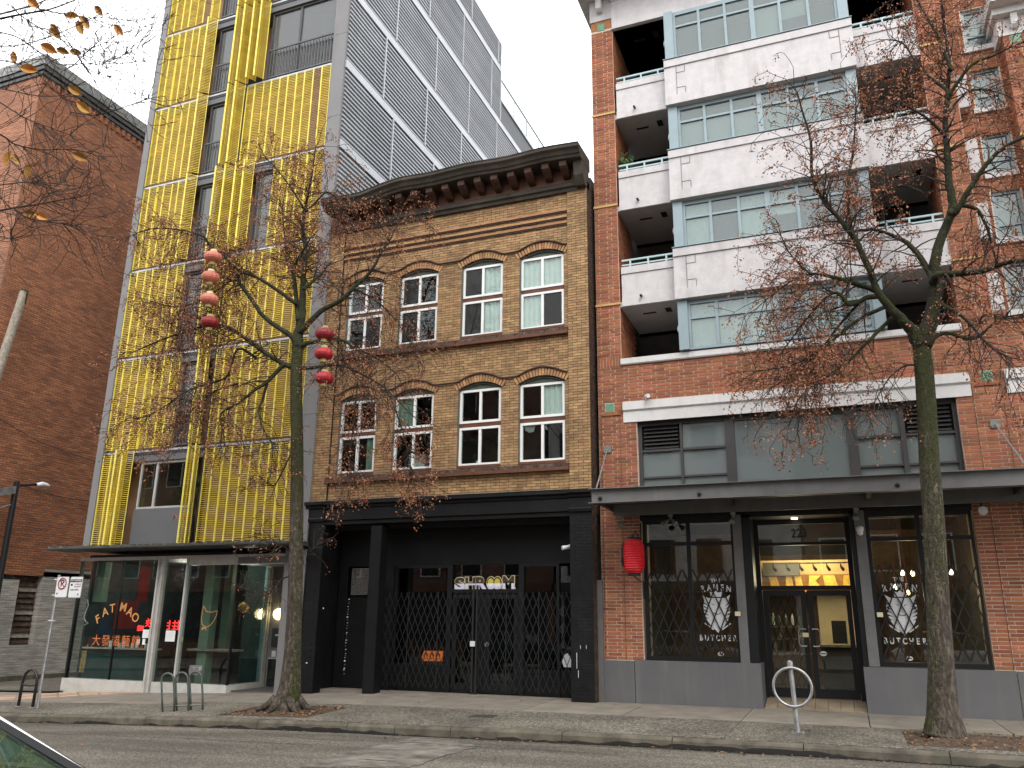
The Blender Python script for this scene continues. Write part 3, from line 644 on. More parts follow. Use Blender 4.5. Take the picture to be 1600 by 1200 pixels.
def opening(x0, x1, f, rail=True, curtain=None, mull=(), sill=None):
    z0, z1 = FZ[f], FZ[f+1]-.32; y = .13
    if sill:
        MB().box(x0, x1, .02, .3, z0, sill).build('spandrel_panel', M['grey_spandrel'], YB); z0 = sill
    fr = MB(); fr.box(x0, x0+.05, y-.05, y+.05, z0, z1); fr.box(x1-.05, x1, y-.05, y+.05, z0, z1); fr.box(x0+.05, x1-.05, y-.05, y+.05, z1-.07, z1); fr.box(x0+.05, x1-.05, y-.05, y+.05, z0, z0+.06)
    for q in mull: fr.box(q-.035, q+.035, y-.045, y+.045, z0+.06, z1-.07)
    win = fr.build('window', M['alu'] if f == 0 else M['dark_frame'], YB)
    xs_ = [x0+.05]+list(mull)+[x1-.05]
    for a, b in zip(xs_[:-1], xs_[1:]): MB().box(a, b, y-.005, y+.005, z0+.05, z1-.06).build('pane', M['glass_grey'] if f else M['glass_dark'], win)
    if curtain:
        c0, c1, m = curtain; mb = MB(); n = 14
        pts = [(c0+(c1-c0)*i/n, y+.09+.03*math.sin(i*2.1)) for i in range(n+1)]
        for (xa,ya),(xb,yb2) in zip(pts[:-1],pts[1:]): mb.quad((xa,ya,z0+.05),(xb,yb2,z0+.05),(xb,yb2,z1-.05),(xa,ya,z1-.05))
        mb.build('curtain', M[m], win)
    if rail:
        r = MB().box(x0, x1, .0, .04, z0+1.0, z0+1.045).build('railing', M['bars'], YB)
        MB().box(x0, x1, .0, .04, z0+.05, z0+.09).build('bottom_rail', M['bars'], r)
        n = int((x1-x0)/.105); bm_ = bar_mesh(.92)
        for i in range(n+1): link('baluster', bm_, r, loc=(x0+.02+(x1-x0-.04)*i/n, .02, z0+.09))
_bars = {}
def bar_mesh(h):
    if h not in _bars: _bars[h] = MB().box(-.012,.012,-.012,.012,0,h).mesh('baluster', M['bars'])
    return _bars[h]
# back of the recess behind every floor, so that the gaps show a dark reveal
mb = MB(); mb.box(X0+.23, X1-.42, .56, .7, 3.28, YTOP-.4); mb.build('reveal_wall', M['screen_back'], YB)
MB().box(XD-.03, XD+.03, -.02, .6, 3.28, YTOP-.4).build('centre_post', M['dark_frame'], YB)
L0, R1 = X0+.25, X1-.43
closed(-18.6,-18.02,0); stack(-18.0,-17.52,0,4); opening(-17.34,-15.55,0,False,None,(-16.78,),4.26); stack(-15.53,-15.18,0,3); closed(XD+.05,R1,0)
closed(L0,-16.32,1); opening(-16.3,-15.62,1,True,(-16.0,-15.65,'blind')); stack(-15.6,-15.18,1,3); closed(XD+.05,R1,1)
closed(L0,-16.62,2); opening(-16.6,-15.8,2,True,(-16.4,-15.9,'curtain_green')); stack(-15.78,-15.18,2,4); closed(XD+.05,R1,2)
closed(L0,-16.97,3); stack(-16.97,-16.56,3,2); opening(-16.52,-15.88,3,True); stack(-15.86,-15.18,3,4); stack(XD+.04,-14.52,3,4); opening(-14.5,-13.85,3,False,(-14.45,-13.9,'curtain_green')); closed(-13.84,R1,3)
closed(L0,-16.97,4); stack(-16.97,-16.55,4,2); opening(-16.52,-15.75,4,True,(-16.5,-16.3,'blind')); stack(-15.73,-15.18,4,4); closed(XD+.05,R1,4,(8,))
closed(L0,-16.97,5); stack(-16.97,-16.55,5,2); opening(-16.52,-15.75,5,True,(-16.5,-16.25,'curtain_green')); stack(-15.73,-15.18,5,4); stack(XD+.04,-14.55,5,4); opening(-14.53,R1,5,True,(-12.85,-12.2,'curtain_green'),(-13.5,))
closed(L0,-16.9,6,(5,)); closed(-16.88,-16.55,6); opening(-16.52,-15.75,6,True); stack(-15.73,-15.18,6,4); stack(XD+.04,-14.6,6,4); opening(-14.55,R1,6,True,None,(-13.4,))
closed(L0,-16.6,7); opening(-16.55,-15.75,7,True); stack(-15.73,-15.18,7,4); closed(XD+.05,R1,7)
# ribbed metal side wall
BZS = [3.2,6.1,8.7,11.35,13.9,16.45,18.95,21.5,24.15]
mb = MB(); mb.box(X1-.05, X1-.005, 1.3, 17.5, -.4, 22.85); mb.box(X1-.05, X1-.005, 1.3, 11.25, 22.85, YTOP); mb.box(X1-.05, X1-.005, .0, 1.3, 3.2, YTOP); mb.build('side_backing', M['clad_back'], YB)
offs = {4: 2.7, 5: 2.03, 6: 2.6, 7: 1.95, 8: 2.65}
items = []
for i in range(3, 9):
    z0 = BZS[i]+.30; z1 = (BZS[i+1]) if i < 8 else YTOP-.05
    MB().box(X1, X1+.06, .0, 11.25 if z0 > 22.7 else 17.5, BZS[i]+.02, BZS[i]+.27).build('floor_band', M['clad_band'], YB)
    o0 = offs.get(i, 2.3); ys_ = [.0]+[o0+2.76*k for k in range(7)]
    yend = 11.25 if z0 > 21 else 17.5
    ys_ = [y for y in ys_ if y < yend]+[yend]
    for a, b in zip(ys_[:-1], ys_[1:]):
        if b-a < .3: continue
        zt = min(z1, YTOP-.05 if b <= 11.3 else 22.8)
        if zt-z0 < .3: continue
        n = int((zt-z0)/.14)
        for k in range(n): items.append((a+.02, b-.06, z0+k*(zt-z0)/n))
        MB().box(X1-.004, X1+.075, b-.055, b-.005, z0, zt).build('panel_joint', M['clad_band'], YB)
items.sort(key=lambda t: (t[2] < 12.5, t[0]+abs(t[2]-15)*.25))
prof = [(0,0),(.045,.018),(.045,.07),(0,.088)]
cache = {}; rest = MB()
for i, (a, b, z) in enumerate(items):
    L_ = round(b-a,3); vs_ = [(X1-.002+px_, 0 if e == 0 else L_, pz_) for e in (0,1) for px_, pz_ in prof]; fs_ = [(0,1,5,4),(1,2,6,5),(2,3,7,6),(0,3,2,1),(4,5,6,7)]
    if i < 290:
        if L_ not in cache: cache[L_] = MB().add([(x-X1,y,zz) for x,y,zz in vs_], fs_).mesh('rib_slat', M['clad'])
        link('rib_slat', cache[L_], YB, loc=(X1, a, z))
    else: rest.add([(x, y+a, zz+z) for x, y, zz in vs_], fs_)
rest.build('ribbed_cladding', M['clad'], YB, kind='stuff')
MB().box(X1-.3, X1+.05, .0, 11.3, YTOP-.04, YTOP+.08).build('roof_edge', M['clad_band'], YB)
MB().box(X1-.3, X1+.05, 11.2, 17.6, 22.82, 22.95).build('roof_edge', M['clad_band'], YB)
for i in range(4):
    y = 11.4+i*1.6
    g_ = MB().box(X1-.06, X1-.02, y, y+.05, 22.95, 24.0).build('balustrade_post', M['clad_band'], YB)
    MB().box(X1-.05, X1-.035, y+.05, y+1.6, 23.0, 23.95).build('balustrade_glass', M['glass'], YB)
MB().box(X1-.07, X1-.01, 11.4, 17.8, 23.97, 24.02).build('handrail', M['clad_band'], YB)
# street canopy with standing seams
cz = 3.24
DK = .1
mb = MB(); mb.add([(X0-.55,-.75,cz-.02),(X1+.02,-.75,cz-.02),(X1+.02,0,cz+.05),(X0-.55,0,cz+.05),(X0-.55,-.75,cz-.05),(X1+.02,-.75,cz-.05),(X1+.02,0,cz-.07),(X0-.55,0,cz-.07)], [(0,1,2,3),(4,7,6,5),(0,4,5,1),(1,5,6,2),(3,7,4,0)]); can = mb.build('canopy', M['canopy_dark'], YB)
for i in range(17): 
    x = X0-.4+i*.43; m2 = MB(); m2.add([(x,-.76,cz-.02),(x+.03,-.76,cz-.02),(x+.03,0,cz+.05),(x,0,cz+.05),(x,-.76,cz+.025),(x+.03,-.76,cz+.025),(x+.03,0,cz+.1),(x,0,cz+.1)], [(4,5,6,7),(0,1,5,4),(1,2,6,5),(3,0,4,7)]); m2.build('canopy_seam', M['lead'], can)
# ---- noodle shop front
ZT = 2.96
def gb(x): return gz(x, 0)
MB().box(X0-.03, X1-.3, -.02, .12, ZT-.02, ZT+.06).build('transom_rail', M['alu'], YB)
mb = MB(); mb.add([(X0-.04,-.04,-.45),(-16.22,-.04,-.35),(-16.22,.25,-.35),(X0-.04,.25,-.45),(X0-.04,-.04,0),(-16.22,-.04,0),(-16.22,.25,0),(X0-.04,.25,0)], [(0,1,5,4),(4,5,6,7),(1,2,6,5),(3,0,4,7)]); mb.build('shop_base', M['white_base'], YB)
MB().box(-15.98, -15.27, -.02, .25, -.4, .0).build('shop_base', M['white_base'], YB)
MB().box(-15.24, -13.7, -.03, .25, -.4, .0).build('shop_base', M['white_base'], YB)
MB().box(-13.9, -13.695, .26, 1.35, -.4, .0).build('shop_base', M['white_base'], YB)
for a, b, c, d in ((-16.2,-16.15,-.06,.1),(-16.06,-16.02,-.06,.1),(-15.3,-15.25,-.04,.1)): MB().box(a, b, c, d, -.32, ZT-.021).build('mullion', M['white_base'], YB)
MB().box(-16.15,-16.06,-.02,.1,-.32,ZT-.021).build('mullion', M['alu'], YB)
MB().box(-17.42,-17.395,.0,.06,.0,ZT-.02).build('mullion', M['shop_black'], YB)
MB().box(X0-.02,X0+.03,.0,.1,.0,ZT-.02).build('mullion', M['shop_black'], YB)
for a, b in ((X0+.03,-17.42),(-17.395,-16.2),(-16.02,-15.31),(-15.24,-13.72)): MB().box(a, b, .03, .042, .0, ZT-.02 if a < -15.3 else 2.78).build('shop_pane', M['glass_shop'], YB)
MB().box(-15.24,-12.1,-.02,.1,2.78,ZT-.021).build('fascia', M['alu'], YB)
MB().box(-13.74,-13.7,-.02,.05,.0,2.78).build('mullion', M['shop_black'], YB)
MB().box(-13.715,-13.703,.05,1.3,.0,2.78).build('shop_pane', M['glass_shop'], YB)
MB().box(-13.77,-13.69,1.3,1.36,-.3,2.78).build('mullion', M['alu'], YB)
MB().box(-13.76,-13.69,1.22,1.27,-.3,2.78).build('mullion', M['alu'], YB)
# recessed grey entrance at the right with lit wall lamp and intercom
ent = MB().box(-13.68,-11.8,1.36,1.45,-.3,2.95).build('entrance_wall', M['grey_panel'], YB)
MB().box(-13.62,-12.9,1.33,1.358,.55,.58).build('door_rail', M['alu'], ent)
MB().box(-13.62,-12.95,1.345,1.356,-.1,.54).build('door_glass', M['glass_dark'], ent)
MB().box(-13.56,-13.2,1.325,1.355,.84,1.28).build('intercom', M['dark_frame'], ent)
MB().box(-13.45,-13.36,1.318,1.324,1.1,1.14).build('intercom_label', M['sign_white'], ent)
MB().box(-13.52,-13.4,1.33,1.356,.6,.74).build('door_plate', M['sign_white'], ent)
MB().box(-13.7,-11.8,-.05,1.36,2.8,2.95).build('entrance_soffit', M['grey_spandrel'], YB)
MB().box(-12.35,-11.76,-.03,1.3,-.3,3.1).build('end_pier', M['grey_panel'], YB)
lamp = MB().lathe([(.0,-.13),(.07,-.12),(.12,-.075),(.135,-.02),(.14,0)], (-13.42,1.355,1.63), 16, 'y').build('wall_lamp', M['globe'], YB, smooth=True)
# interior: tiled counter wall, red panel, shelf, lamps
inn = MB(); inn.box(X0+.1,-13.8,5.0,5.1,-.2,3.0); inn.build('interior_wall', M['room'], YB); MB().box(X0+.05,X0+.12,.3,5,-.2,3).build('interior_wall', mat('slate_teal_wall',(.05,.075,.08),.6,var=.4,scale=2), YB)
MB().box(X0+.1,-12.4,.15,5.0,-.36,-.12).build('interior_floor', mat('shop_floor',(.09,.085,.08),.6), YB)
MB().box(X0+.1,-13.8,.15,5.0,2.96,3.1).build('interior_ceiling', M['near_black'], YB)
g2 = mat('pale_green_wall',(.22,.3,.22),.7,var=.15); t2 = mat('teal_wall',(.035,.085,.085),.6,var=.3,scale=2); r2 = mat('red_wall',(.3,.03,.03),.6,var=.2); t3 = mat('turquoise_wall',(.2,.36,.36),.6,var=.1)
MB().box(-18.78,-18.45,.4,.6,1.9,2.94).build('green_column', g2, YB)
MB().box(-15.0,-14.72,.35,.6,-.1,2.94).build('green_column', g2, YB)
MB().box(-14.68,-14.45,.7,.95,.7,2.94).build('green_column', mat('dull_green',(.12,.16,.11),.8), YB)
MB().box(-13.98,-13.8,1.4,1.6,-.1,2.94).build('turquoise_post', t3, YB)
MB().box(-18.755,-18.74,1.2,2.0,1.2,1.95).build('red_panel', r2, YB); MB().box(-18.755,-18.74,1.9,2.3,1.95,2.9).build('red_panel', r2, YB); MB().box(-18.755,-18.74,.75,1.15,.9,1.5).build('wall_poster', mat('blue_poster',(.03,.06,.12),.6,var=.3), YB)
for k_ in range(5): MB().box(-18.6+k_*.02,-18.2,2.6+k_*.35,2.85+k_*.35,-.1,.78).build('dining_chair', mat('dark_wood',(.05,.03,.02),.6), YB)
MB().box(-18.7,-16.25,.25,.5,.72,.76).build('window_shelf', M['white_base'], YB)
MB().box(-18.7,-16.25,.35,.4,-.1,.71).build('counter_front', t2, YB)
MB().box(-15.24,-13.8,.25,.6,.74,.79).build('window_counter', M['wood'], YB); 
MB().box(-15.2,-13.8,2.2,2.3,-.1,2.94).build('partition', t2, YB)
MB().box(-18.55,-17.95,.3,.45,.77,1.0).build('box_on_shelf', mat('dark_crate',(.06,.03,.03),.7), YB)
for k, (x, y, z) in enumerate(((-14.35,1.1,1.78),(-14.05,1.5,1.62))):
    l_ = empty('pendant_globe', (x,y,z), ['dim amber pendant globe inside the noodle shop window','bright yellow pendant globe inside the noodle shop corner'][k], 'lamp', 'shop globes')
    MB().lathe([(.0,-.12),(.07,-.1),(.115,-.04),(.12,.02),(.09,.09),(.03,.125),(.012,.14)], (x,y,z), 14).build('globe', M['globe'] if k else mat('amber_globe',(.5,.3,.05),.3), l_, smooth=True)
    MB().tube([(x,y,z+.13),(x,y,2.95)], .006, 5).build('cord', M['near_black'], l_)
for k in range(16): MB().box(-18.6+k*.15,-18.55+k*.15,.3,.36,.765,.765+.06+.05*((k*7)%3)).build('jar', M['sign_white'] if k % 3 else M['rust_decal'], YB)
# window lettering and notices
yl = .022
arc = [('F',-18.05,1.45,28),('A',-17.83,1.63,20),('T',-17.6,1.72,9),('M',-17.24,1.75,-6),('A',-17.0,1.64,-20),('O',-16.8,1.5,-34)]
for ch, x, z, a in arc: put_text('window_letter', ch, .3, M['orange_decal'], (x, yl, z), YB, R(a), offset=.004)
for i, ch in enumerate('大發貓麵館'): put_text('window_character', ch, .29, M['rust_decal'], (-18.0+i*.33, yl-.004, .92), YB, 0)
for i, ch in enumerate('貓麵館'): put_text('window_character', ch, .2, mat('dull_gold_decal',(.25,.2,.08),.6), (-18.35, yl, .58-i*.18), YB, 0)
cat = [(-14.66,1.8),(-14.55,1.66),(-14.38,1.65),(-14.23,1.69),(-14.24,1.58),(-14.32,1.42),(-14.42,1.33),(-14.52,1.3),(-14.64,1.36),(-14.69,1.5),(-14.68,1.68),(-14.66,1.8)]
MB().tube([(x,yl-.004,z) for x,z in cat], .009, 5).build('emblem_outline', M['orange_decal'], YB)
MB().plate([(-14.66,1.22),(-14.56,1.28),(-14.5,1.21),(-14.53,1.3),(-14.63,1.3)], yl-.004, yl).build('emblem_bow', M['orange_decal'], YB)
cat2 = [(-18.5,1.95),(-18.44,1.8),(-18.5,1.65),(-18.53,1.5),(-18.46,1.4),(-18.36,1.36),(-18.5,1.3)]
MB().tube([(x,yl-.004,z) for x,z in cat2], .007, 5).build('emblem_outline', M['blind'], YB)
for x, z, w, h in ((-16.39,1.12,.2,.2),(-15.6,1.08,.3,.26),(-16.6,.93,.09,.14),(-16.42,.93,.09,.14)): MB().box(x-w/2,x+w/2,.024,.028,z-h/2,z+h/2).build('paper_notice', M['curtain'], YB)
MB().box(-14.86,-14.48,-.01,.03,.2,.42).build('valve_plate', M['steel'], YB)
for x in (-14.76,-14.58): MB().lathe([(.07,-.05),(.08,-.03),(.08,0)], (x,-.01,.31), 12, 'y').build('valve_cap', M['steel'], YB)
put_text('window_letter', '8', .16, mat('lime_decal',(.3,.4,.05),.5), (-15.17, yl-.05, 1.0), YB)
def squiggle(x0, z0, w, h, n, seed):
    r_ = random.Random(seed); mb = MB()
    for i in range(n):
        xa = x0+w*i/n; 
        for k in range(3):
            za = z0+h*k/3; mb.tube([(xa, .12, za), (xa+w/n*.8, .12, za+r_.uniform(-.02,.05)), (xa+w/n*.55, .12, za+h*.27)], .011, 5)
    return mb
e = empty('neon_sign', (-16.5,.12,1.2), 'red neon sign glowing behind the left shop window', 'neon sign'); squiggle(-16.78,1.2,.22,.12,3,1).build('neon_tube', M['neon'], e); squiggle(-16.52,1.3,.2,.2,2,2).build('neon_tube', M['neon'], e)
e = empty('neon_sign', (-15.7,.12,1.3), 'red neon characters glowing behind the narrow door pane', 'neon sign'); squiggle(-15.83,1.24,.12,.22,1,3).build('neon_tube', M['neon'], e); squiggle(-15.66,1.24,.22,.22,2,4).build('neon_tube', M['neon'], e)

# plant behind the first-floor window, graffiti tag, loggia plant
def tuft(name, c, rx, rz, n, size, m, label, cat_, seed):
    r_ = random.Random(seed); e = empty(name, (c[0],c[1],c[2]-rz), label, cat_); mb = MB()
    for i in range(n):
        p = Vector(c)+Vector((r_.gauss(0,rx*.5), r_.gauss(0,.08), r_.gauss(0,rz*.5))); a = Vector((r_.uniform(-1,1),r_.uniform(-1,.2),r_.uniform(-1,.6))).normalized()*size; bq = a.orthogonal().normalized()*size*.3
        mb.add([tuple(p),tuple(p+a*.5+bq),tuple(p+a),tuple(p+a*.5-bq)], [(0,1,2,3)])
    mb.build('leaves', m, e, kind='stuff'); MB().lathe([(.08,0),(.11,.16)], (c[0],c[1],c[2]-rz), 10).build('pot', M['sill'], e); MB().tube([(c[0],c[1],c[2]-rz+.1),(c[0],c[1],c[2])], .01, 5).build('stem', M['twig'], e)
gl = mat('house_plant',(.09,.2,.06),.5,c2=(.05,.12,.04),scale=6,island=.3)
tuft('house_plant', (-16.0,.42,4.72), .6, .42, 70, .2, gl, 'leafy green plant behind the first floor window', 'plant', 3)
tuft('balcony_plant', (-3.98,.62,12.05), .14, .3, 60, .14, gl, 'small evergreen plant at a loggia corner', 'plant', 4)
MB().tube([(-15.98+.05*i, .012, 4.02+.05*((i*7)%4-1.5)*(.6 if i%2 else 1)) for i in range(9)], .012, 5).build('graffiti_tag', M['rust_decal'], YB)
MB().tube([(-15.72,.012,3.55),(-15.7,.012,3.75),(-15.69,.012,3.9)], .006, 5).build('graffiti_drip', M['curtain'], YB)

# ================================================================ TAN BRICK BUILDING IN THE MIDDLE
MBD = empty('tan_brick_building', (-8.3, 5, 0), 'three storey tan brick building with bracketed cornice over a black shopfront', 'building')
xL, xR = -11.83, -4.76
WX = [(-11.15,-10.11),(-9.64,-8.58),(-7.94,-6.87),(-6.44,-5.35)]
ROWS = [(4.86,6.66),(7.96,9.75)]
def crown(x, a, b, zs, rise=.15):                     # segmental arch soffit
    t = (x-(a+b)/2)/((b-a)/2); return zs+.02+rise*(1-t*t)
YW = 0.0; YR = .05                                    # pilaster face, recessed panel face
PL, PR = -11.33, -5.25                                # inner edges of the end pilasters
# backing wall with real openings
mb = MB(); DEP = .32
def wall_cols():
    segs = [xL]+[v for w in WX for v in w]+[xR]
    for i in range(0, len(segs), 2):
        a, b = segs[i], segs[i+1]; mb.box(a, b, YR+.004, DEP, 4.1, 11.5)
    for a, b in WX:
        mb.box(a, b, YR+.004, DEP, 4.1, ROWS[0][0])
        n = 12
        for i in range(n):
            x0, x1 = a+(b-a)*i/n, a+(b-a)*(i+1)/n; xm = (x0+x1)/2
            mb.box(x0, x1, YR+.004, DEP, crown(xm,a,b,ROWS[0][1]), ROWS[1][0]); mb.box(x0, x1, YR+.004, DEP, crown(xm,a,b,ROWS[1][1]), 11.5)
wall_cols(); mb.build('wall', M['tan_mortar'], MBD)
for a, b in ((xL,PL),(PR,xR)): MB().box(a, b, .001, .06, 4.2, 11.35).build('pilaster_core', M['tan_mortar'], MBD)
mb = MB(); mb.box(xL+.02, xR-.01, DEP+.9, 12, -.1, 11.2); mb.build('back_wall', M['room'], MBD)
for q in ((xR-.3, xR-.002, .06, 12, -.2, 11.6),(xL+.002, xL+.3, .06, 12, 4.1, 11.6)): MB().box(*q).build('party_wall', M['dark_brick'], MBD)
mb = MB(); mb.box(xL, xR, .35, 12, 11.5, 11.75); mb.build('roof', M['canopy_dark'], MBD)
for z in (4.2, 7.3, 10.3): MB().box(xL+.3, xR-.3, DEP, DEP+.9, z, z+.1).build('floor_slab', M['room'], MBD)
# bricks
store = []; holes = []
RING = .16
def arch_hole(a, b, z0, zs):
    def f(z):
        top = zs+.17+RING
        if not (z0-.02 < z < top): return None
        if z < zs: return (a-.0, b+.0)
        # above the springing the ring of voussoirs takes over
        k = (z-zs)/(top-zs); half = (b-a)/2+.09; c = (a+b)/2
        w = half*math.sqrt(max(0, 1-max(0,(z-zs-RING*.9)/(top-zs-RING*.9+1e-6)))) if z > zs+RING*.9 else half
        return (c-w, c+w)
    return f
for a, b in WX:
    for z0, z1 in ROWS: holes.append(arch_hole(a, b, z0, z1))
sillh = [hole(PL-.06, PR+.005, 4.64, 4.80), hole(PL-.06, PR+.005, 7.73, 7.90)]
corb = [(10.47,10.53),(10.62,10.68),(10.79,10.85)]
brick_field(MBD, PL+.004, PR-.004, 4.2, 11.3, YR, .0635, .212, .0105, M['tan_brick'], holes+sillh, proud=.008, store=store)
brick_field(MBD, xL, PL, 4.2, 11.3, YW, .0635, .212, .0105, M['tan_brick'], proud=.008, store=store)
brick_field(MBD, PR, xR, 4.2, 11.3, YW, .0635, .212, .0105, M['tan_brick'], proud=.008, store=store)
lay(MBD, store)
# corbelled stripes below the cornice, dark strips under them painted as shadow lines
for z0, z1 in corb: MB().box(PL+.004, PR-.004, YR-.05, YR, z0+.012, z1-.002).build('corbel_and_shade', M['arch_brick'], MBD); 
for z0, z1 in corb: MB().box(PL+.004, PR-.004, YR-.035, YR, z0-.03, z0+.011).build('corbel_and_shade', M['dark_brick'], MBD)
# side returns of the pilaster, sooty
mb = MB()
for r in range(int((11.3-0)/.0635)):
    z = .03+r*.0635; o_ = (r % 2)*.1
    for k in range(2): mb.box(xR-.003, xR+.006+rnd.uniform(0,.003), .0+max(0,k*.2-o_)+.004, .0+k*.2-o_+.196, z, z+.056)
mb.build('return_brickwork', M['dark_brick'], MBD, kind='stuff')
# window arches: voussoirs, head panels, sashes
vm = MB().box(-.028,.028,0,.09,0,RING).mesh('arch_brick', M['arch_brick'])
PAN = {(0,0):('dark','dark','dark','curtain_r'),(0,1):('green_r','dark','dark','box'),(0,2):('dark','dark','dark','dark'),(0,3):('dark','curtain','dark','dark'),
       (1,0):('sky','sky','sky','screen'),(1,1):('screen','sky','screen','sky'),(1,2):('screen','curtain','screen','light'),(1,3):('curtain','curtain','curtain','screen')}
for ri, (z0, z1) in enumerate(ROWS):
    for wi, (a, b) in enumerate(WX):
        n = 18; c = (a+b)/2
        for i in range(n):
            x = a-.05+(b-a+.1)*(i+.5)/n; z = crown(x, a, b, z1)-.005
            sl_ = -2*.15*((x-c)/((b-a)/2))/((b-a)/2); an = math.atan(sl_)
            o = link('arch_brick', vm, MBD, loc=(x, YR-.03, z)); o.rotation_euler = (0, -an, 0)
        w = MB(); y0, y1 = .10, .17; zm = (z0+z1)/2+.06
        fw = .055
        for (za, zb) in ((z0+.02, zm-.05),(zm+.05, z1)):
            w.box(a+.02, b-.02, y0, y1, zb-fw, zb); w.box(a+.02, b-.02, y0, y1, za, za+fw)
            w.box(a+.02, a+.02+fw, y0, y1, za+fw, zb-fw); w.box(b-.02-fw, b-.02, y0, y1, za+fw, zb-fw); w.box(c-.03, c+.03, y0+.004, y1-.004, za+fw, zb-fw)
        win = w.build('window', M['white_vinyl'], MBD)
        MB().box(a+.01, b-.01, y0+.015, y1, zm-.05, zm+.05).build('transom', M['brown_paint'], win)
        MB().box(a, b, .03, .3, z0-.04, z0+.019).build('sill', M['brown_paint'], win)
        hp = [(a,z1)]+[(a+(b-a)*i/12, crown(a+(b-a)*i/12,a,b,z1)) for i in range(13)]+[(b,z1)]
        MB().plate(hp, .13, .2).build('head_panel', M['head_panel'], win)
        mb = MB()
        hp2 = [(a+(b-a)*i/12, .10, crown(a+(b-a)*i/12,a,b,z1)-.035) for i in range(13)]; mb.tube(hp2, .02, 5); mb.build('head_bead', M['head_panel'], win)
        for k, (xa, xb, za, zb) in enumerate(((a+.075,c-.03,zm+.105,z1-.055),(c+.03,b-.075,zm+.105,z1-.055),(a+.075,c-.03,z0+.075,zm-.105),(c+.03,b-.075,z0+.075,zm-.105))):
            kind = PAN[(ri,wi)][k]; MB().box(xa-.01, xb+.01, .135, .141, za-.01, zb+.01).build('pane', M['glass'], win)
            if kind == 'screen': MB().box(xa, xb, .126, .129, za, zb).build('insect_screen', M['screen_mesh'], win)
            if kind in ('curtain','curtain_r','light','green_r'):
                m_ = M['curtain_green'] if kind in ('green_r','curtain_r') else M['curtain']; mb = MB(); nn = 12; x_a = xa if kind != 'curtain_r' else (xa+xb)/2
                ps = [(x_a+(xb-x_a)*i/nn, .165+.012*math.sin(i*1.9+wi)) for i in range(nn+1)]
                for p, q in zip(ps[:-1], ps[1:]): mb.quad((p[0],p[1],za-.05),(q[0],q[1],za-.05),(q[0],q[1],zb+.05),(p[0],p[1],zb+.05))
                mb.build('curtain', m_, win)
            if kind == 'box': MB().box(xa-.2, xa+.22, .25, .5, za-.02, za+.33).build('stored_box', M['stucco'], win)
            if (ri,wi) == (0,2) and k == 2: MB().box(xb-.06, xb, .145, .16, za+.01, za+.06).build('window_item', M['curtain'], win)
            if (ri,wi) == (0,3) and k in (2,3): MB().plate([(xa+.02,zb),(xa+.05,zb-.1),(xa+.14,zb-.16),(xa+.25,zb-.14),(xa+.29,zb)] if k == 2 else [(xa,zb),(xa+.02,zb-.1),(xa+.08,zb-.14),(xa+.05,zb)], .15, .16).build('paper_shade', M['blind'], win)
        MB().box(a-.0, a+.02, .055, .13, z0+.02, z1-.0).build('jamb_strip', M['head_panel'], win)
    # hood moulding: one dark wavy string course over the four arches
    pts = []
    for wi, (a, b) in enumerate(WX):
        for i in range(-1, 14):
            x = a-.05+(b-a+.1)*i/13; pts.append((x, YR-.045, crown(min(max(x,a),b),a,b,z1)+RING+.005+.02*math.sin(math.pi*(i+1)/14)))
    MB().tube([(PL+.05, YR-.045, z1+RING)]+pts+[(PR-.02, YR-.045, pts[-1][2])], .022, 6).build('hood_mould', M['dark_brick'], MBD)
    zs_ = (4.64, 7.73)[ri]
    for k in range(34):
        x = PL-.05+k*(PR-PL+.05)/34; MB().box(x+.004, x+(PR-PL+.05)/34-.004, -.045+rnd.uniform(-.004,.004), .1, zs_+.075, zs_+.15).build('sill_brick', M['sill'], MBD)
    MB().box(PL-.05, PR, -.075, .08, zs_, zs_+.07).build('sill_course', M['brown_paint'], MBD)
# cornice: bed mould, frieze, brackets, sagging crown
xsC = [xL+.12+i*(xR-xL-.0-.12)/24 for i in range(25)]
sag = [-.17*max(0, min(1, (-9.3-x)/1.3))**1.2+.02*math.sin(x*3.1) for x in xsC]
MB().prof_x([(.1,11.26),(-.03,11.26),(-.05,11.33),(-.1,11.36),(-.1,11.44),(-.06,11.47),(-.06,11.50),(.1,11.50)], [PL-.4,PR,xR-.02]).build('bed_mould', M['cornice'], MBD)
MB().prof_x([(.2,11.5),(-.05,11.5),(-.05,11.9),(.2,11.9)], [xL+.05,xR-.03]).build('frieze', M['brown_paint'], MBD)
MB().prof_x([(.3,11.86),(-.5,11.86),(-.53,11.92),(-.56,11.93),(-.6,12.0),(-.66,12.05),(-.66,12.12),(-.6,12.15),(.3,12.16)], xsC, sag).build('crown_mould', M['cornice'], MBD)
MB().prof_x([(.3,12.15),(-.67,12.118),(-.68,12.13),(.3,12.185)], xsC, [v+.012 for v in sag]).build('flashing', M['lead'], MBD)
for i in range(15):
    x = xR-.45-i*.435; dz = float(np.interp(x, xsC, sag))*.6
    p = [(-.06,11.56),(-.2,11.58),(-.38,11.67),(-.44,11.72),(-.44,11.855),(-.06,11.855)]
    MB().prof_x(p, [x-.085,x+.085], [dz,dz]).build('cornice_bracket', M['bracket'], MBD)
MB().prof_x([(.2,11.3),(-.16,11.3),(-.3,11.5),(-.36,11.86),(.2,11.86)], [xR-.22,xR+.0]).build('end_bracket', M['cornice'], MBD)
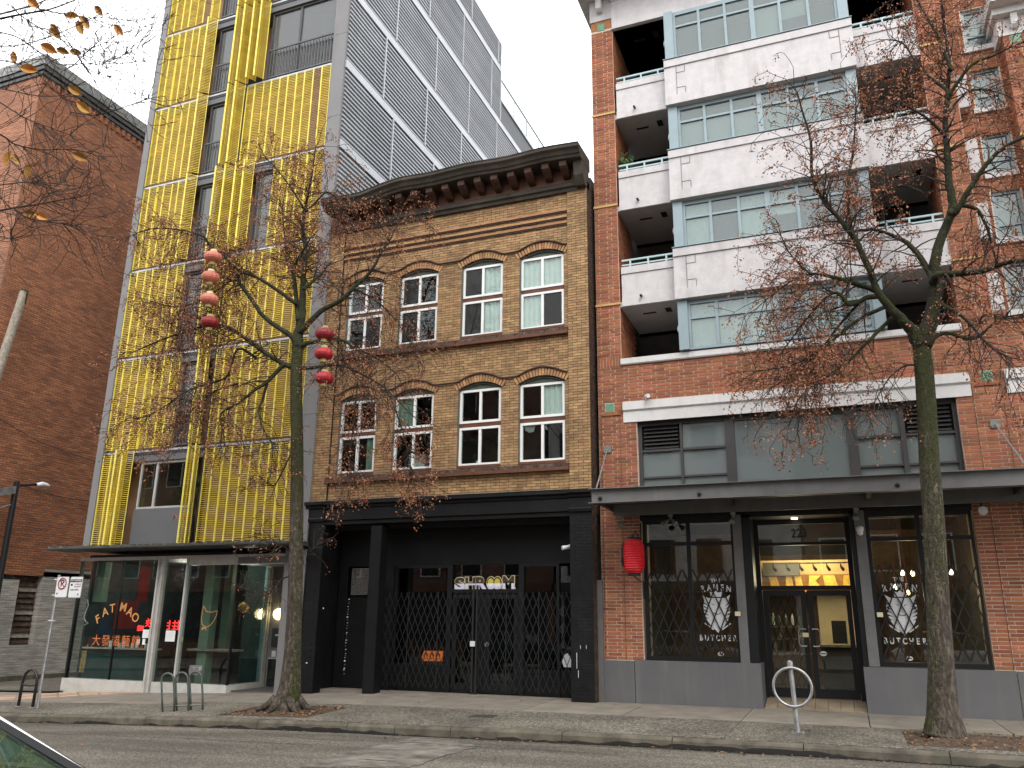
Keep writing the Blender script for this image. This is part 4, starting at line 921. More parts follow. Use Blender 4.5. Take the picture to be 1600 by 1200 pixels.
# ---- black shopfront
mb = MB().prof_x([(.3,3.80),(-.02,3.80),(-.02,4.02),(-.05,4.04),(-.06,4.09),(-.13,4.12),(-.13,4.19),(-.1,4.20),(.3,4.205)], [PL,PR]); mb.build('shop_cornice', M['black_paint'], MBD)
for a, b in ((xL,PL),(PR,xR)): MB().prof_x([(.3,3.74),(-.05,3.74),(-.06,3.80),(-.04,3.83),(-.04,4.03),(-.08,4.05),(-.09,4.1),(-.16,4.13),(-.16,4.20),(.3,4.205)], [a-.002,b]).build('shop_cornice', M['black_paint'], MBD)
MB().box(PL,PR,-.13,.0,4.206,4.216).build('flashing', M['lead'], MBD)
MB().prof_x([(.3,3.66),(.0,3.66),(.0,3.74),(-.05,3.76),(-.05,3.799),(.3,3.799)], [PL,PR]).build('shop_lintel', M['black_paint'], MBD)
MB().box(xL+.02,xR-.02,.3,1.3,3.55,3.9).build('shop_soffit', M['black_paint'], MBD)
st2 = []
for a, b in ((xL,PL),(PR,xR)):
    MB().box(a, b, .001, .75, -.2, 3.74).build('shop_pier', M['black_paint'], MBD)
    st2 += [(q, M['black_brick']) for q in brick_field(MBD, a, b, .0 if a > -8 else -.08, 3.74, .0, .0665, .25, .007, M['black_brick'], proud=.006)]
mb = MB()
for q, m_ in st2: mb.box(q[0],q[1],-.006,.01,q[2],q[3])
mb.build('painted_brickwork', M['black_brick'], MBD, kind='stuff')
mb = MB()
for r in range(56):
    z = -.05+r*.0665
    for k in range(3): mb.box(PL-.002, PL+.005, .02+k*.24+(r%2)*.0, .02+k*.24+.225, z, z+.059)
mb.build('painted_brickwork', M['black_brick'], MBD, kind='stuff')
MB().box(-10.05,-9.76,.0,.3,-.05,3.6).build('shop_column', M['black_paint'], MBD, bevel=.01)
yb = .78
MB().box(PL,-5.24,yb,yb+.1,2.74,3.6).build('transom_panel', M['black_paint'], MBD)
MB().box(PL,-11.08,yb,yb+.1,-.1,2.74).build('shop_panel', M['black_paint'], MBD)
MB().box(-10.28,-9.78,yb-.1,yb+.1,-.05,2.74).build('shop_panel', M['black_paint'], MBD)
MB().box(-9.78,-8.35,yb,yb+.1,-.05,.58).build('stall_riser', M['black_paint'], MBD); MB().box(-6.62,-5.2,yb,yb+.1,-.05,.52).build('stall_riser', M['black_paint'], MBD)
fr = MB()
for a, b in ((-9.78,-9.72),(-8.42,-8.3),(-6.68,-6.56),(-5.8,-5.74),(-5.3,-5.24)): fr.box(a, b, yb-.03, yb+.1, -.02, 2.74)
fr.box(-8.3,-6.68,yb-.03,yb+.1,2.12,2.2); fr.box(-9.72,-8.42,yb-.02,yb+.1,2.68,2.739); fr.box(-6.56,-5.8,yb-.02,yb+.1,2.68,2.739)
fr.build('shop_frame', M['shop_black'], MBD)
for a, b, c, d in ((-9.72,-8.42,.58,2.68),(-6.56,-5.8,.52,2.68),(-5.74,-5.3,.52,2.68),(-8.3,-6.68,2.2,2.739)): MB().box(a,b,yb+.03,yb+.04,c,d).build('shop_pane', M['glass_dark'], MBD)
for a, b in ((-8.28,-7.56),(-7.46,-6.7)):
    d_ = MB(); d_.box(a,a+.1,yb,yb+.05,.02,2.11); d_.box(b-.1,b,yb,yb+.05,.02,2.11); d_.box(a+.1,b-.1,yb,yb+.05,2.0,2.11); d_.box(a+.1,b-.1,yb,yb+.05,.02,.2)
    dd = d_.build('shop_door', M['shop_black'], MBD); MB().box(a+.1,b-.1,yb+.02,yb+.03,.2,2.0).build('door_pane', M['glass_dark'], dd)
MB().box(-7.56,-7.46,yb,yb+.05,.02,2.11).build('door_stile', M['shop_black'], MBD)
MB().lathe([(.045,-.05),(.05,-.03),(.05,0)], (-7.42,yb,1.02), 10, 'y').build('door_lock', M['steel'], MBD)
dd = MB().box(-11.08,-10.3,yb+.02,yb+.08,-.06,2.02).build('side_door', M['black_paint'], MBD); MB().box(-10.98,-10.34,yb+.0,yb+.018,2.08,2.7).build('pane', M['glass_grey'], MBD)
MB().box(-10.47,-10.42,yb+.0,yb+.018,.1,1.45).build('bare_timber_strip', mat('plywood_edge',(.36,.2,.09),.8), dd)
for i in range(26):
    z = .3+i*.066+rnd.uniform(-.02,.02); MB().box(-11.06+rnd.uniform(0,.03),-11.04+rnd.uniform(0,.03),yb+.012,yb+.019,z,z+rnd.uniform(.01,.03)).build('paint_chip', M['curtain'] if i % 3 else mat('blue_chip',(.1,.25,.45),.6), dd)
MB().box(PL,-5.2,.3,yb+.3,-.12,-.006).build('threshold', M['concrete'], MBD)
# interior back so the dark panes have depth
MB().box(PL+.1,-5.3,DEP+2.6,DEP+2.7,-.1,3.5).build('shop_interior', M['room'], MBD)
# lettering and stickers on the panes
sm = bpy.data.materials.new('two_tone_sign'); sm.use_nodes = True; nn_ = sm.node_tree; bb = nn_.nodes['Principled BSDF']; g_ = nn_.nodes.new('ShaderNodeNewGeometry'); s_ = nn_.nodes.new('ShaderNodeSeparateXYZ'); nn_.links.new(g_.outputs['Position'], s_.inputs[0])
gt = nn_.nodes.new('ShaderNodeMath'); gt.operation = 'GREATER_THAN'; gt.inputs[1].default_value = 2.325; nn_.links.new(s_.outputs[2], gt.inputs[0]); mm_ = nn_.nodes.new('ShaderNodeMix'); mm_.data_type = 'RGBA'
nn_.links.new(gt.outputs[0], mm_.inputs[0]); mm_.inputs[6].default_value = (.62,.63,.78,1); mm_.inputs[7].default_value = (.05,.035,.015,1); nn_.links.new(mm_.outputs[2], bb.inputs['Base Color'])
def fit_letter(ch, x0, x1, z0, z1, y, m, grow):
    me = text_mesh(ch, .4, m, extrude=.004, offset=.014+grow); xs_ = [v.co.x for v in me.vertices]; zs2 = [v.co.y for v in me.vertices]; g = grow
    sx_, sz_ = (x1-x0+2*g)/(max(xs_)-min(xs_)), (z1-z0+2*g)/(max(zs2)-min(zs2)); mx_, mz_ = (max(xs_)+min(xs_))/2, (max(zs2)+min(zs2))/2
    for v in me.vertices: v.co = ((v.co.x-mx_)*sx_, (v.co.y-mz_)*sz_, v.co.z)
    o = link('sign_letter', me, MBD, loc=((x0+x1)/2, y, (z0+z1)/2)); o.rotation_euler = (R(90),0,0)
for grow, m_, yy in ((.014, M['cream'], yb+.018), (0, sm, yb+.006)):
    for ch, x0_, x1_, dz in (('S',-8.25,-8.0,-.012),('H',-7.98,-7.74,-.008),('R',-7.72,-7.46,-.003),('M',-7.07,-6.8,.012)): fit_letter(ch, x0_, x1_, 2.19+dz, 2.47+dz, yy, m_, grow)
    for xa_, xb_, zz_ in ((-7.995,-7.915,2.183),(-7.995,-7.915,2.437),(-7.805,-7.725,2.183),(-7.805,-7.725,2.437),(-7.735,-7.65,2.187),(-7.085,-7.0,2.2),(-6.87,-6.785,2.2)):
        MB().box(xa_-grow,xb_+grow,yy-.003,yy+.003,zz_-grow,zz_+.025+grow).build('letter_serif', m_, MBD)
    for xo in (-7.36,-7.2):
        p = [(xo+(.1+grow)*math.cos(t*.3927), 2.33+(.14+grow)*math.sin(t*.3927)) for t in range(16)]; MB().plate(p, yy+.002*(xo>-7.3), yy+.01+.002*(xo>-7.3)).build('sign_letter', m_, MBD)
for xo in (-7.36,-7.2):
    p = [(xo+.07*math.cos(t*math.pi/8), 2.335+.1*math.sin(t*math.pi/8)) for t in range(9)]; MB().plate(p, yb-.004, yb+.004).build('sign_cap', mat('yolk_yellow',(.7,.55,.06),.5), MBD)
    p = [(xo+.06*math.cos(t*math.pi/8), 2.33-.085*math.sin(t*math.pi/8)) for t in range(9)][::-1]; MB().plate(p, yb-.004, yb+.004).build('sign_stem', M['curtain'], MBD)
ob = mat('orange_badge',(.62,.17,.03),.5)
p = [(-9.02,.72),(-8.97,.64),(-8.5,.64),(-8.5,.86),(-8.97,.86)]; MB().plate(p, yb+.015, yb+.025).build('orange_badge', ob, MBD)
for k in range(3): MB().tube([(-8.92+k*.15+.05*math.cos(t), yb+.01, .75+.06*math.sin(t)) for t in [i*.7 for i in range(8)]], .009, 4).build('badge_mark', M['near_black'], MBD)
p = [(-5.66,.6),(-5.4,.6),(-5.34,.7),(-5.36,.84),(-5.46,.88),(-5.52,.8),(-5.58,.88),(-5.67,.82),(-5.7,.7)]; MB().plate(p, yb+.012, yb+.022).build('pale_badge', M['sign_white'], MBD)
# security camera
e = empty('security_camera', (-5.4,.2,3.05), 'small white camera under the black shop soffit', 'camera'); MB().tube([(-5.25,.3,3.12),(-5.38,.2,3.06)], .012, 6).build('bracket', M['sign_white'], e); MB().tube([(-5.33,.24,3.04),(-5.46,.12,3.01)], [.04,.045], 10).build('housing', M['sign_white'], e)
for (x, z, w, h) in ((-5.13,.62,.008,.3),(-5.1,.45,.007,.14),(-5.05,1.0,.006,.07),(-4.93,1.0,.006,.07),(-11.55,.55,.04,.02),(-11.2,1.75,.03,.02)): MB().box(x,x+w,-.009,-.006,z,z+h).build('paint_scrape', M['curtain'], MBD)
# folding scissor gate
G = empty('scissor_gate', (-7.8,.62,0), 'black folding scissor gate drawn across the black shopfront', 'gate')
def lattice(parent, x0, x1, z0, z1, y, pitch, m, w=.014, rise=None, name='lattice_bar'):
    mb = MB(); h = z1-z0; rise = rise or h; n = int((x1-x0)/pitch)
    run = pitch*rise/ (pitch*2.1)*.95 if False else rise*.42
    for s in (1,-1):
        k = -int(run/pitch)-1
        while x0+k*pitch < x1+run:
            xa = x0+k*pitch; k += 1
            for (zs_, ze_) in ((z0, z1),):
                p = (xa, zs_); q = (xa+s*(ze_-zs_)*.42, ze_)
                # clip to the frame
                t0, t1 = 0.0, 1.0; dx = q[0]-p[0]
                for bound, sg in ((x0, 1), (x1, -1)):
                    fa = sg*(p[0]-bound); fb = sg*(q[0]-bound)
                    if fa < 0 and fb < 0: t0, t1 = 1, 0; break
                    if fa < 0: t0 = max(t0, fa/(fa-fb))
                    elif fb < 0: t1 = min(t1, fa/(fa-fb))
                if t1-t0 < .02: continue
                a = (p[0]+dx*t0, y+.006*s, zs_+h*t0); b = (p[0]+dx*t1, y+.006*s, zs_+h*t1); mb.bar(a, b, w*.5, w, (1,0,0))
    return mb.build(name, m, parent)
gy = .6
lattice(G, -10.04, -7.68, .1, 2.12, gy, .152, M['gate']); lattice(G, -7.58, -5.3, .1, 2.12, gy, .152, M['gate'])
for x in (-10.05,-7.69,-7.6,-5.36): MB().box(x-.018,x+.018,gy-.02,gy+.02,.0,2.28).build('upright', M['gate'], G)
for x in (-9.3,-8.55,-6.9,-6.15): MB().box(x-.008,x+.008,gy-.016,gy-.008,.06,2.14).build('upright', M['gate'], G)
MB().box(-7.73,-7.62,gy-.05,gy-.021,.98,1.09).build('padlock', M['white_decal'], G)

# ================================================================ RED BRICK APARTMENTS AT THE RIGHT
RB = empty('red_brick_apartments', (-.5, 6, 0), 'red brick apartment block with pale stucco bays above a noodle bar', 'building')
y0 = .35; xl, pr0, pr1 = -4.68, 2.54, 3.1
ST = []
H_upper = hole(-3.84, 2.28, 4.0, 5.665)
# backing
mb = MB(); mb.box(xl, -3.84, y0+.004, 1.2, .0, 5.665); mb.box(2.28, 5.2, y0+.004, 1.2, .0, 5.665); mb.box(xl, 5.2, y0+.004, 1.2, 5.665, 6.93); mb.box(-3.84,2.28,y0+.3,1.2,3.58,4.27)
mb.box(xl, -4.13, y0+.004, 1.6, 6.93, 16.1); mb.box(pr0, pr1, y0+.004, 1.6, 6.93, 17); mb.build('wall', M['red_mortar'], RB)
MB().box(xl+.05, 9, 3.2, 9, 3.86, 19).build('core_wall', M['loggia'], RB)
lim = {}
brick_field(RB, xl, -3.84, .8, 5.66, y0, .0677, .3, .0155, M['red_brick'], (), proud=.007, bond=.34, store=ST)
brick_field(RB, 2.28, 4.9, .8, 5.66, y0, .0677, .3, .0155, M['red_brick'], (), proud=.007, bond=.34, store=ST)
brick_field(RB, xl, 4.9, 5.66, 6.95, y0, .0677, .3, .0155, M['red_brick'], (hole(-4.12,2.545,5.655,6.115),hole(3.13,6,5.655,6.115),hole(-4.52,-4.32,5.9,6.13),hole(2.74,2.93,5.91,6.13),hole(xl-.1,-4.13,6.93,7.2)), proud=.007, bond=.34, store=ST)
def soldier(x0, x1, z0, z1):
    n = int((x1-x0)/.0677)
    for i in range(n):
        w = (x1-x0)/n; ST.append(((x0+i*w+.005, x0+(i+1)*w-.005, z0+.004, z1-.004, False, y0, .007), M['red_brick']))
soldier(xl, -4.13, 6.95, 7.2)
zz = 7.2
for zg in (8.40, 10.88, 13.36, 15.78):
    brick_field(RB, xl, -4.13, zz, zg, y0, .0677, .3, .0155, M['red_brick'], proud=.007, bond=.34, store=ST); brick_field(RB, pr0, pr1, zz if zz > 7.3 else 6.95, zg, y0, .0677, .3, .0155, M['red_brick'], proud=.007, bond=.34, store=ST)
    if zg < 15:
        for a, b in ((xl,-4.13),(pr0,pr1)): MB().box(a-.012,b+.012,y0-.03,y0+.02,zg,zg+.05).build('tan_string', M['gold'], RB)
    zz = zg+.05
MB().box(xl,-4.13,y0-.004,y0+.01,15.84,16.1).build('tile_row', M['red_brick'], RB)
# brick returns facing the loggias
for xf, s in ((-4.13, 1), (pr0, -1), (pr1, 1)):
    mb = MB(); r = 0; z = 6.97
    while z < 16:
        o_ = (r % 2)*.15
        for k in range(5):
            ya = y0+k*.3-o_; mb.box(min(xf,xf+s*.007), max(xf,xf+s*.007), max(y0,ya)+.006, ya+.29, z, z+.0567)
        z += .0677; r += 1
    mb.build('return_brickwork', M['red_brick'], RB, kind='stuff')
for a, b, c, d in ((-4.51,-4.33,5.92,6.11),(2.75,2.92,5.93,6.11),(-4.51,-4.32,15.82,16.02)): MB().box(a,b,y0-.012,y0+.02,c,d).build('green_tile', M['green_tile'], RB)
for x_, zt in ((-4.68,5.84),(2.54,5.84)): MB().box(x_+.08,x_+.5,y0-.03,y0+.01,zt,zt+.04).build('drip_course', M['red_brick'], RB)
# inset vertical joints of the shallow pilasters
for x_ in (-4.62,-4.2,2.56,3.05): MB().box(x_-.006,x_+.006,y0-.009,y0+.01,.8,5.85).build('control_joint', M['sill'], RB)
lay(RB, ST)
# white band over the upper shop windows
for a, b in ((-4.12,2.545),(3.13,5.2)):
    MB().prof_x([(y0+.02,5.66),(y0-.03,5.66),(y0-.03,5.89),(y0-.07,5.93),(y0-.07,6.10),(y0+.02,6.115)], [a,b]).build('white_band', M['band_white'], RB)
MB().prof_x([(1.0,6.955),(y0-.04,6.955),(y0-.06,6.98),(y0-.06,7.1),(1.0,7.13)], [-4.14,2.54]).build('stone_ledge', M['band_white'], RB)
# ---- loggias and bay windows
FL = [(13.11,14.32),(10.65,11.9),(8.26,9.45)]
bx0, bx1, by = -2.85, 1.28, .1
for k, (z0, z1) in enumerate(FL+[(6.95,7.1)]):
    zc = (15.75, 13.11, 10.65, 8.26)[k]            # ceiling above this storey
    low = k == 3
    if not low:
        # bay spandrel with joint lines
        sp = MB().prof_x([(1.0,z0),(by,z0),(by,z0+.23),(by+.03,z0+.235),(by+.03,z1-.19),(by,z1-.185),(by,z1),(1.0,z1+.02)], [bx0,bx1]).build('bay_spandrel', M['stucco'], RB)
        MB().box(bx0-.015,bx1+.015,by-.02,1.0,z1+.02,z1+.035).build('sill_flashing', M['bluegrey'], sp)
        for za in (z0+.232, z1-.188): MB().box(bx0,bx1,by+.024,by+.031,za-.008,za+.008).build('reveal_line', M['stucco_line'], sp)
        for sx, xx in ((1,bx0),(-1,bx1)):
            for za, zb, xa, xb in ((z0+.235,z1-.19,.27,.285),(z0+.235,z0+.42,.47,.485),(z1-.38,z1-.19,.47,.485)):
                MB().box(min(xx+sx*xa,xx+sx*xb),max(xx+sx*xa,xx+sx*xb),by+.022,by+.031,za,zb).build('reveal_line', M['stucco_line'], sp)
            for za in (z0+.42, z1-.385): MB().box(min(xx+sx*.285,xx+sx*.47),max(xx+sx*.285,xx+sx*.47),by+.022,by+.031,za,za+.013).build('reveal_line', M['stucco_line'], sp)
        for a, b in ((-4.08,bx0-.002),(bx1+.002,2.54)):
            pz0, pz1 = z0+.09, z1-.15
            p_ = MB().prof_x([(.5,pz0),(y0,pz0),(y0,pz0+.19),(y0+.025,pz0+.195),(y0+.025,pz1-.17),(y0,pz1-.165),(y0,pz1),(.5,pz1)], [a,b]).build('loggia_parapet', M['stucco'], RB)
            for za in (pz0+.192, pz1-.168): MB().box(a,b,y0+.019,y0+.026,za-.007,za+.007).build('reveal_line', M['stucco_line'], p_)
            rl = MB().box(a,b,y0+.06,y0+.1,pz1+.17,pz1+.21).build('handrail', M['teal_rail'], RB)
            MB().box(a,b,y0+.065,y0+.095,pz1+.06,pz1+.09).build('mid_rail', M['teal_rail'], rl)
            for i in range(3): 
                xx = a+.2+i*(b-a-.4)/2; MB().box(xx-.02,xx+.02,y0+.06,y0+.1,pz1,pz1+.17).build('rail_post', M['teal_rail'], rl)
            if a < -3: 
                MB().tube([(a+.45,y0+.02,pz0+.2),(a+.45,y0-.1,pz0+.17)], .028, 8).build('scupper_pipe', M['shop_black'], p_)
    # loggia interiors
    for a, b in ((-4.13,bx0),(bx1,2.54)):
        MB().box(a,b,y0+.02 if not low else y0,3.0,z0+.08 if not low else 6.96,z0+.2 if not low else 7.05).build('loggia_floor', M['soffit'], RB)
        MB().box(a,b,y0+.05,3.0,zc+.085 if k else zc,zc+.1 if k else zc+.05).build('loggia_ceiling', M['soffit'], RB)
        MB().box(a+.4,a+.7,.9,.97,zc+.07 if k else zc-.015,zc+.084 if k else zc-.001).build('ceiling_vent', M['near_black'], RB); MB().box(b-.35,b-.22,.75,1.0,zc+.07 if k else zc-.015,zc+.084 if k else zc-.001).build('ceiling_light', M['near_black'], RB)
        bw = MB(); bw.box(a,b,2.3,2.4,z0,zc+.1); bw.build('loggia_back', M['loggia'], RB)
        zb = (z1 if not low else 7.05)
        dw = MB(); dw.box(a+.05,b-.05,2.2,2.28,zb-.25,zb-.2); dw.box(a+.05,b-.05,2.2,2.28,zc-.9,zc-.84); dw.box((a+b)/2-.04,(a+b)/2+.04,2.2,2.28,zb-.2,zc-.9); dd = dw.build('balcony_door', M['bluegrey'], RB)
        for xa, xb in ((a+.05,(a+b)/2-.04),((a+b)/2+.04,b-.05)): MB().box(xa,xb,2.23,2.24,zb-.2,zc-.9).build('door_pane', M['glass_dark'], dd)
        if low: MB().box(a+.5,a+.62,2.15,2.2,7.1,7.45).build('door_blind', M['curtain'], dd)
    # bay glazing
    zb, zt = z1+.035 if not low else 7.13, zc-.0
    for a, b in ((bx0+.03,bx0+.24),(bx1-.24,bx1-.03)): MB().box(a,b,by+.1,1.0,zb,zt).build('bay_post', M['bluegrey'], RB)
    yw = by+.16; ga, gb_ = bx0+.24, bx1-.24
    fr = MB(); fr.box(ga,gb_,yw,yw+.08,zt-.1,zt); fr.box(ga,gb_,yw,yw+.08,zb,zb+.06); ztr = zt-.42
    n = 6; xs_ = [ga+(gb_-ga)*i/n for i in range(n+1)]
    for i, x in enumerate(xs_):
        wd = .055 if i in (0,3,6) else .03; fr.box(max(ga,x-wd),min(gb_,x+wd),yw-.005,yw+.085,zb+.06,zt-.1)
    for xa, xb in zip(xs_[:-1], xs_[1:]): fr.box(xa+.03,xb-.03,yw+.002,yw+.078,ztr-.025,ztr+.025)
    bw_ = fr.build('bay_window', M['bluegrey'], RB)
    for i, (xa, xb) in enumerate(zip(xs_[:-1], xs_[1:])):
        MB().box(xa+.02,xb-.02,yw+.036,yw+.042,zb+.05,ztr-.02).build('pane', M['glass_blue'], bw_); MB().box(xa+.02,xb-.02,yw+.036,yw+.042,ztr+.02,zt-.09).build('pane', M['glass_blue'], bw_)
        kind = [('n','n','n','b','b2','n'),('b','b','b','b','b','b'),('c','n','c','c2','n','n'),('c','c','c','n','c','n')][k][i]
        if kind != 'n':
            lo = zb+.05 if kind in ('b','c') else zb+.5
            sh = i % 2*.004
            MB().box(xa+.03,xb-.03,yw+.07+sh,yw+.08+sh,lo,ztr+.0 if kind[0] == 'b' and k < 2 else zt-.1).build('blind', M['blind'] if kind[0] == 'b' else M['curtain'], bw_)
    MB().box(bx0+.24,bx1-.24,1.2,1.25,zb,zt).build('bay_room', M['room'], bw_); MB().box(bx0+.03,bx1-.03,yw+.1,1.2,zt-.02,zt+.0).build('bay_ceiling', M['blind'], bw_)
    e_ = MB().lathe([(.0,-.1),(.05,-.08),(.065,0),(.05,.07),(.0,.09)], (bx0-.03,.75,zt-.45), 10).build('globe_light', M['sign_white'], RB, smooth=True)
    MB().box(bx0-.03,bx0+.04,.73,.77,zt-.38,zt-.33).build('light_arm', M['bluegrey'], RB)
# top storey head and cornice (partly above the frame)
MB().prof_x([(2.5,15.75),(y0-.06,15.75),(y0-.06,16.55),(y0-.3,16.75),(y0-.55,16.8),(y0-.55,17.2),(2.5,17.2)], [-4.13,2.54]).build('cornice_head', M['stucco'], RB)
MB().box(xl-.02,-4.13,y0-.03,1.0,16.1,16.72).build('cornice_block', M['stucco'], RB)
MB().box(xl-.28,2.54,y0-.75,2.5,16.74,17.3).build('cornice_top', M['band_white'], RB); MB().prof_x([(y0,16.3),(y0-.12,16.3),(y0-.2,16.36),(y0-.2,16.72),(y0,16.72)], [-4.5,-4.36]).build('cornice_bracket', M['band_white'], RB)
MB().box(xl,pr1,1.0,9,16.72,17.2).build('roof_slab', M['canopy_dark'], RB)
# recessed brick wall with small windows, then the corner pier further right
yr = .85
st3 = []
SW_ = [(13.42,14.4),(11.93,12.88),(10.4,11.32),(8.94,10.0),(7.42,8.42)]
mb = MB(); mb.box(pr1,4.3,yr+.004,1.6,6.93,7.42)
zz = 7.42
for (a, b) in sorted(SW_):
    mb.box(pr1,3.5,yr+.004,1.6,a,b); mb.box(4.02,4.3,yr+.004,1.6,a,b)
ss = sorted(SW_)
for (a, b), (c, d) in zip(ss, ss[1:]+[(17.0,17)]): mb.box(pr1,4.3,yr+.004,1.6,b,c)
mb.build('recess_wall', M['red_mortar'], RB)
st3 = [(q, M['red_brick']) for q in brick_field(RB, pr1, 4.3, 6.95, 17, yr, .0677, .3, .0155, M['red_brick'], [hole(3.48,4.04,a-.1,b) for a, b in SW_], proud=.007, bond=.34)]
st3 += [(q, M['red_brick']) for q in brick_field(RB, 4.08, 6.0, 6.95, 13.2, y0, .0677, .3, .0155, M['red_brick'], [hole(4.2,4.4,12.98,13.2)], proud=.007, bond=.34)]
mb = MB()
for q, m_ in st3: mb.box(q[0],q[1],q[5]-.007,q[5]+.02,q[2],q[3])
for r in range(92):
    z = 6.97+r*.0677
    for k in range(2): mb.box(4.073,4.085,y0+.01+k*.26-(r%2)*.1+ (.1 if k == 0 and r % 2 else 0),y0+k*.26-(r%2)*.1+.25,z,z+.0567)
mb.build('brickwork', M['red_brick'], RB, kind='stuff')
MB().box(4.085,6.2,y0+.004,2,6.93,17).build('corner_pier', M['red_mortar'], RB)
MB().box(4.21,4.39,y0-.012,y0+.02,13.0,13.18).build('green_tile', M['green_tile'], RB)
MB().box(4.0,6.2,y0-.03,2,13.2,13.62).build('pier_cornice', M['band_white'], RB); MB().box(3.92,6.3,y0-.2,2,13.62,13.78).build('pier_cornice', M['band_white'], RB); MB().box(3.86,6.4,y0-.45,2,13.78,14.02).build('pier_cornice', M['band_white'], RB)
MB().prof_x([(y0,13.3),(y0-.1,13.3),(y0-.16,13.36),(y0-.16,13.62),(y0,13.62)], [4.24,4.36]).build('cornice_bracket', M['band_white'], RB)
for zg in (8.40,10.88):
    MB().box(4.07,6.0,y0-.02,y0+.02,zg,zg+.05).build('tan_string', M['gold'], RB)
for i, (a, b) in enumerate(SW_):
    MB().box(3.44,4.05,yr-.06,yr+.1,a-.11,a-.0).build('stone_sill', M['band_white'], RB)
    fr = MB(); fr.box(3.5,3.56,yr+.06,yr+.14,a,b); fr.box(3.96,4.02,yr+.06,yr+.14,a,b); fr.box(3.56,3.96,yr+.06,yr+.14,b-.06,b); fr.box(3.56,3.96,yr+.06,yr+.14,a,a+.05); fr.box(3.56,3.96,yr+.06,yr+.14,a+.3,a+.35); w_ = fr.build('window', M['bluegrey'], RB)
    MB().box(3.55,3.97,yr+.095,yr+.1,a+.04,b-.05).build('pane', M['glass_blue'], w_)
    MB().box(3.52,3.8,yr+.2,yr+.21,a,b).build('blind', M['curtain'], w_)
    if i: MB().box(pr1+.03,3.36,yr-.28,yr-.02,a-.05,a+.72).build('white_side_panel', M['stucco'], RB)  # white panel beside each small window

# ---- upper shop glazing (dark frames, hazy glass, louvres)
yg = .52
ug = MB()
for a, b in ((-3.84,-3.76),(-2.95,-2.9),(-2.02,-1.83),(.33,.5),(1.27,1.36),(2.2,2.28)): ug.box(a,b,yg-.05,yg+.08,3.9,5.66)
for a, b in ((-3.76,-2.95),(-2.9,-2.02),(.5,1.27),(1.36,2.2)):
    ug.box(a,b,yg-.04,yg+.07,5.01,5.06); ug.box(a,b,yg-.04,yg+.07,4.44,4.48); ug.box(a,b,yg-.04,yg+.07,5.58,5.66)
ug.box(-1.83,.33,yg-.04,yg+.07,5.56,5.66); ugw = ug.build('upper_shop_window', M['shop_grey'], RB)
for a, b, c, d in ((-3.76,-2.95,4.48,5.01),(-3.76,-2.95,3.9,4.44),(-2.9,-2.02,5.06,5.58),(-2.9,-2.02,4.48,5.01),(-2.9,-2.02,3.9,4.44),(-1.83,.33,3.9,5.56),(.5,1.27,5.06,5.58),(.5,1.27,4.48,5.01),(.5,1.27,3.9,4.44),(1.36,2.2,4.48,5.01),(1.36,2.2,3.9,4.44)):
    MB().box(a,b,yg+.01,yg+.02,c,d).build('pane', M['frost'], ugw)
for a, b in ((-3.72,-2.99),(1.4,2.16)):
    MB().box(a-.04,b+.04,yg+.09,yg+.12,5.06,5.58).build('louvre_back', M['near_black'], ugw)
    for i in range(6):
        z = 5.08+i*.083; m2 = MB(); m2.add([(a,yg-.03,z),(b,yg-.03,z),(b,yg+.06,z+.06),(a,yg+.06,z+.06),(a,yg-.03,z+.012),(b,yg-.03,z+.012),(b,yg+.06,z+.072),(a,yg+.06,z+.072)], [(0,3,2,1),(4,5,6,7),(0,1,5,4)]); m2.build('louvre_blade', M['shop_grey'], ugw)
MB().box(-3.7,2.2,1.7,1.8,3.6,5.8).build('blind_wall', mat('dusty_blind',(.3,.33,.33),.9,var=.1,scale=2), ugw)
MB().box(-3.84,2.28,yg-.16,yg+.1,5.66,5.69).build('window_head', M['shop_grey'], ugw)
# ---- steel canopy
CN = MB(); zt = 4.0
CN.box(-4.42,5,-1.2,-1.185,3.735,3.99); CN.box(-4.46,5,-1.3,-1.1,3.99,4.005); CN.box(-4.46,5,-1.3,-1.1,3.72,3.735); can = CN.build('canopy', M['steel_grey'], RB)
MB().box(-4.3,5,-.02,.02,3.62,3.94).build('rear_beam', M['steel_grey'], can)
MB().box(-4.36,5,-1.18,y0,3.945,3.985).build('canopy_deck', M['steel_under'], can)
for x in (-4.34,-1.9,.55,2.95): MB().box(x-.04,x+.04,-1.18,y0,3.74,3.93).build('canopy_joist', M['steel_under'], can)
for x in (-4.25,-2.35,1.0): MB().lathe([(.0,-.06),(.035,-.05),(.04,0)], (x,-1.2,3.82), 10, 'y').build('beam_light', M['shop_black'], can)
MB().tube([(-4.38,-1.24,3.7),(-3.6,-1.22,3.68),(-2.4,-1.21,3.715),(0,-1.21,3.725),(3,-1.21,3.735),(5,-1.21,3.73)], .008, 5).build('conduit', M['near_black'], can)
for x, xb_, k in ((-4.49,-4.36,0),(2.85,2.98,1)):
    MB().plate([(x-.07,5.02),(x+.07,5.02),(x+.09,5.08),(x+.07,5.17),(x-.07,5.17),(x-.09,5.08)], y0-.035, y0).build('anchor_plate', M['lead'], can)
    MB().tube([(x,y0-.05,5.08),(xb_,-1.1,4.0)], .016, 6).build('tie_rod', M['steel'], can)
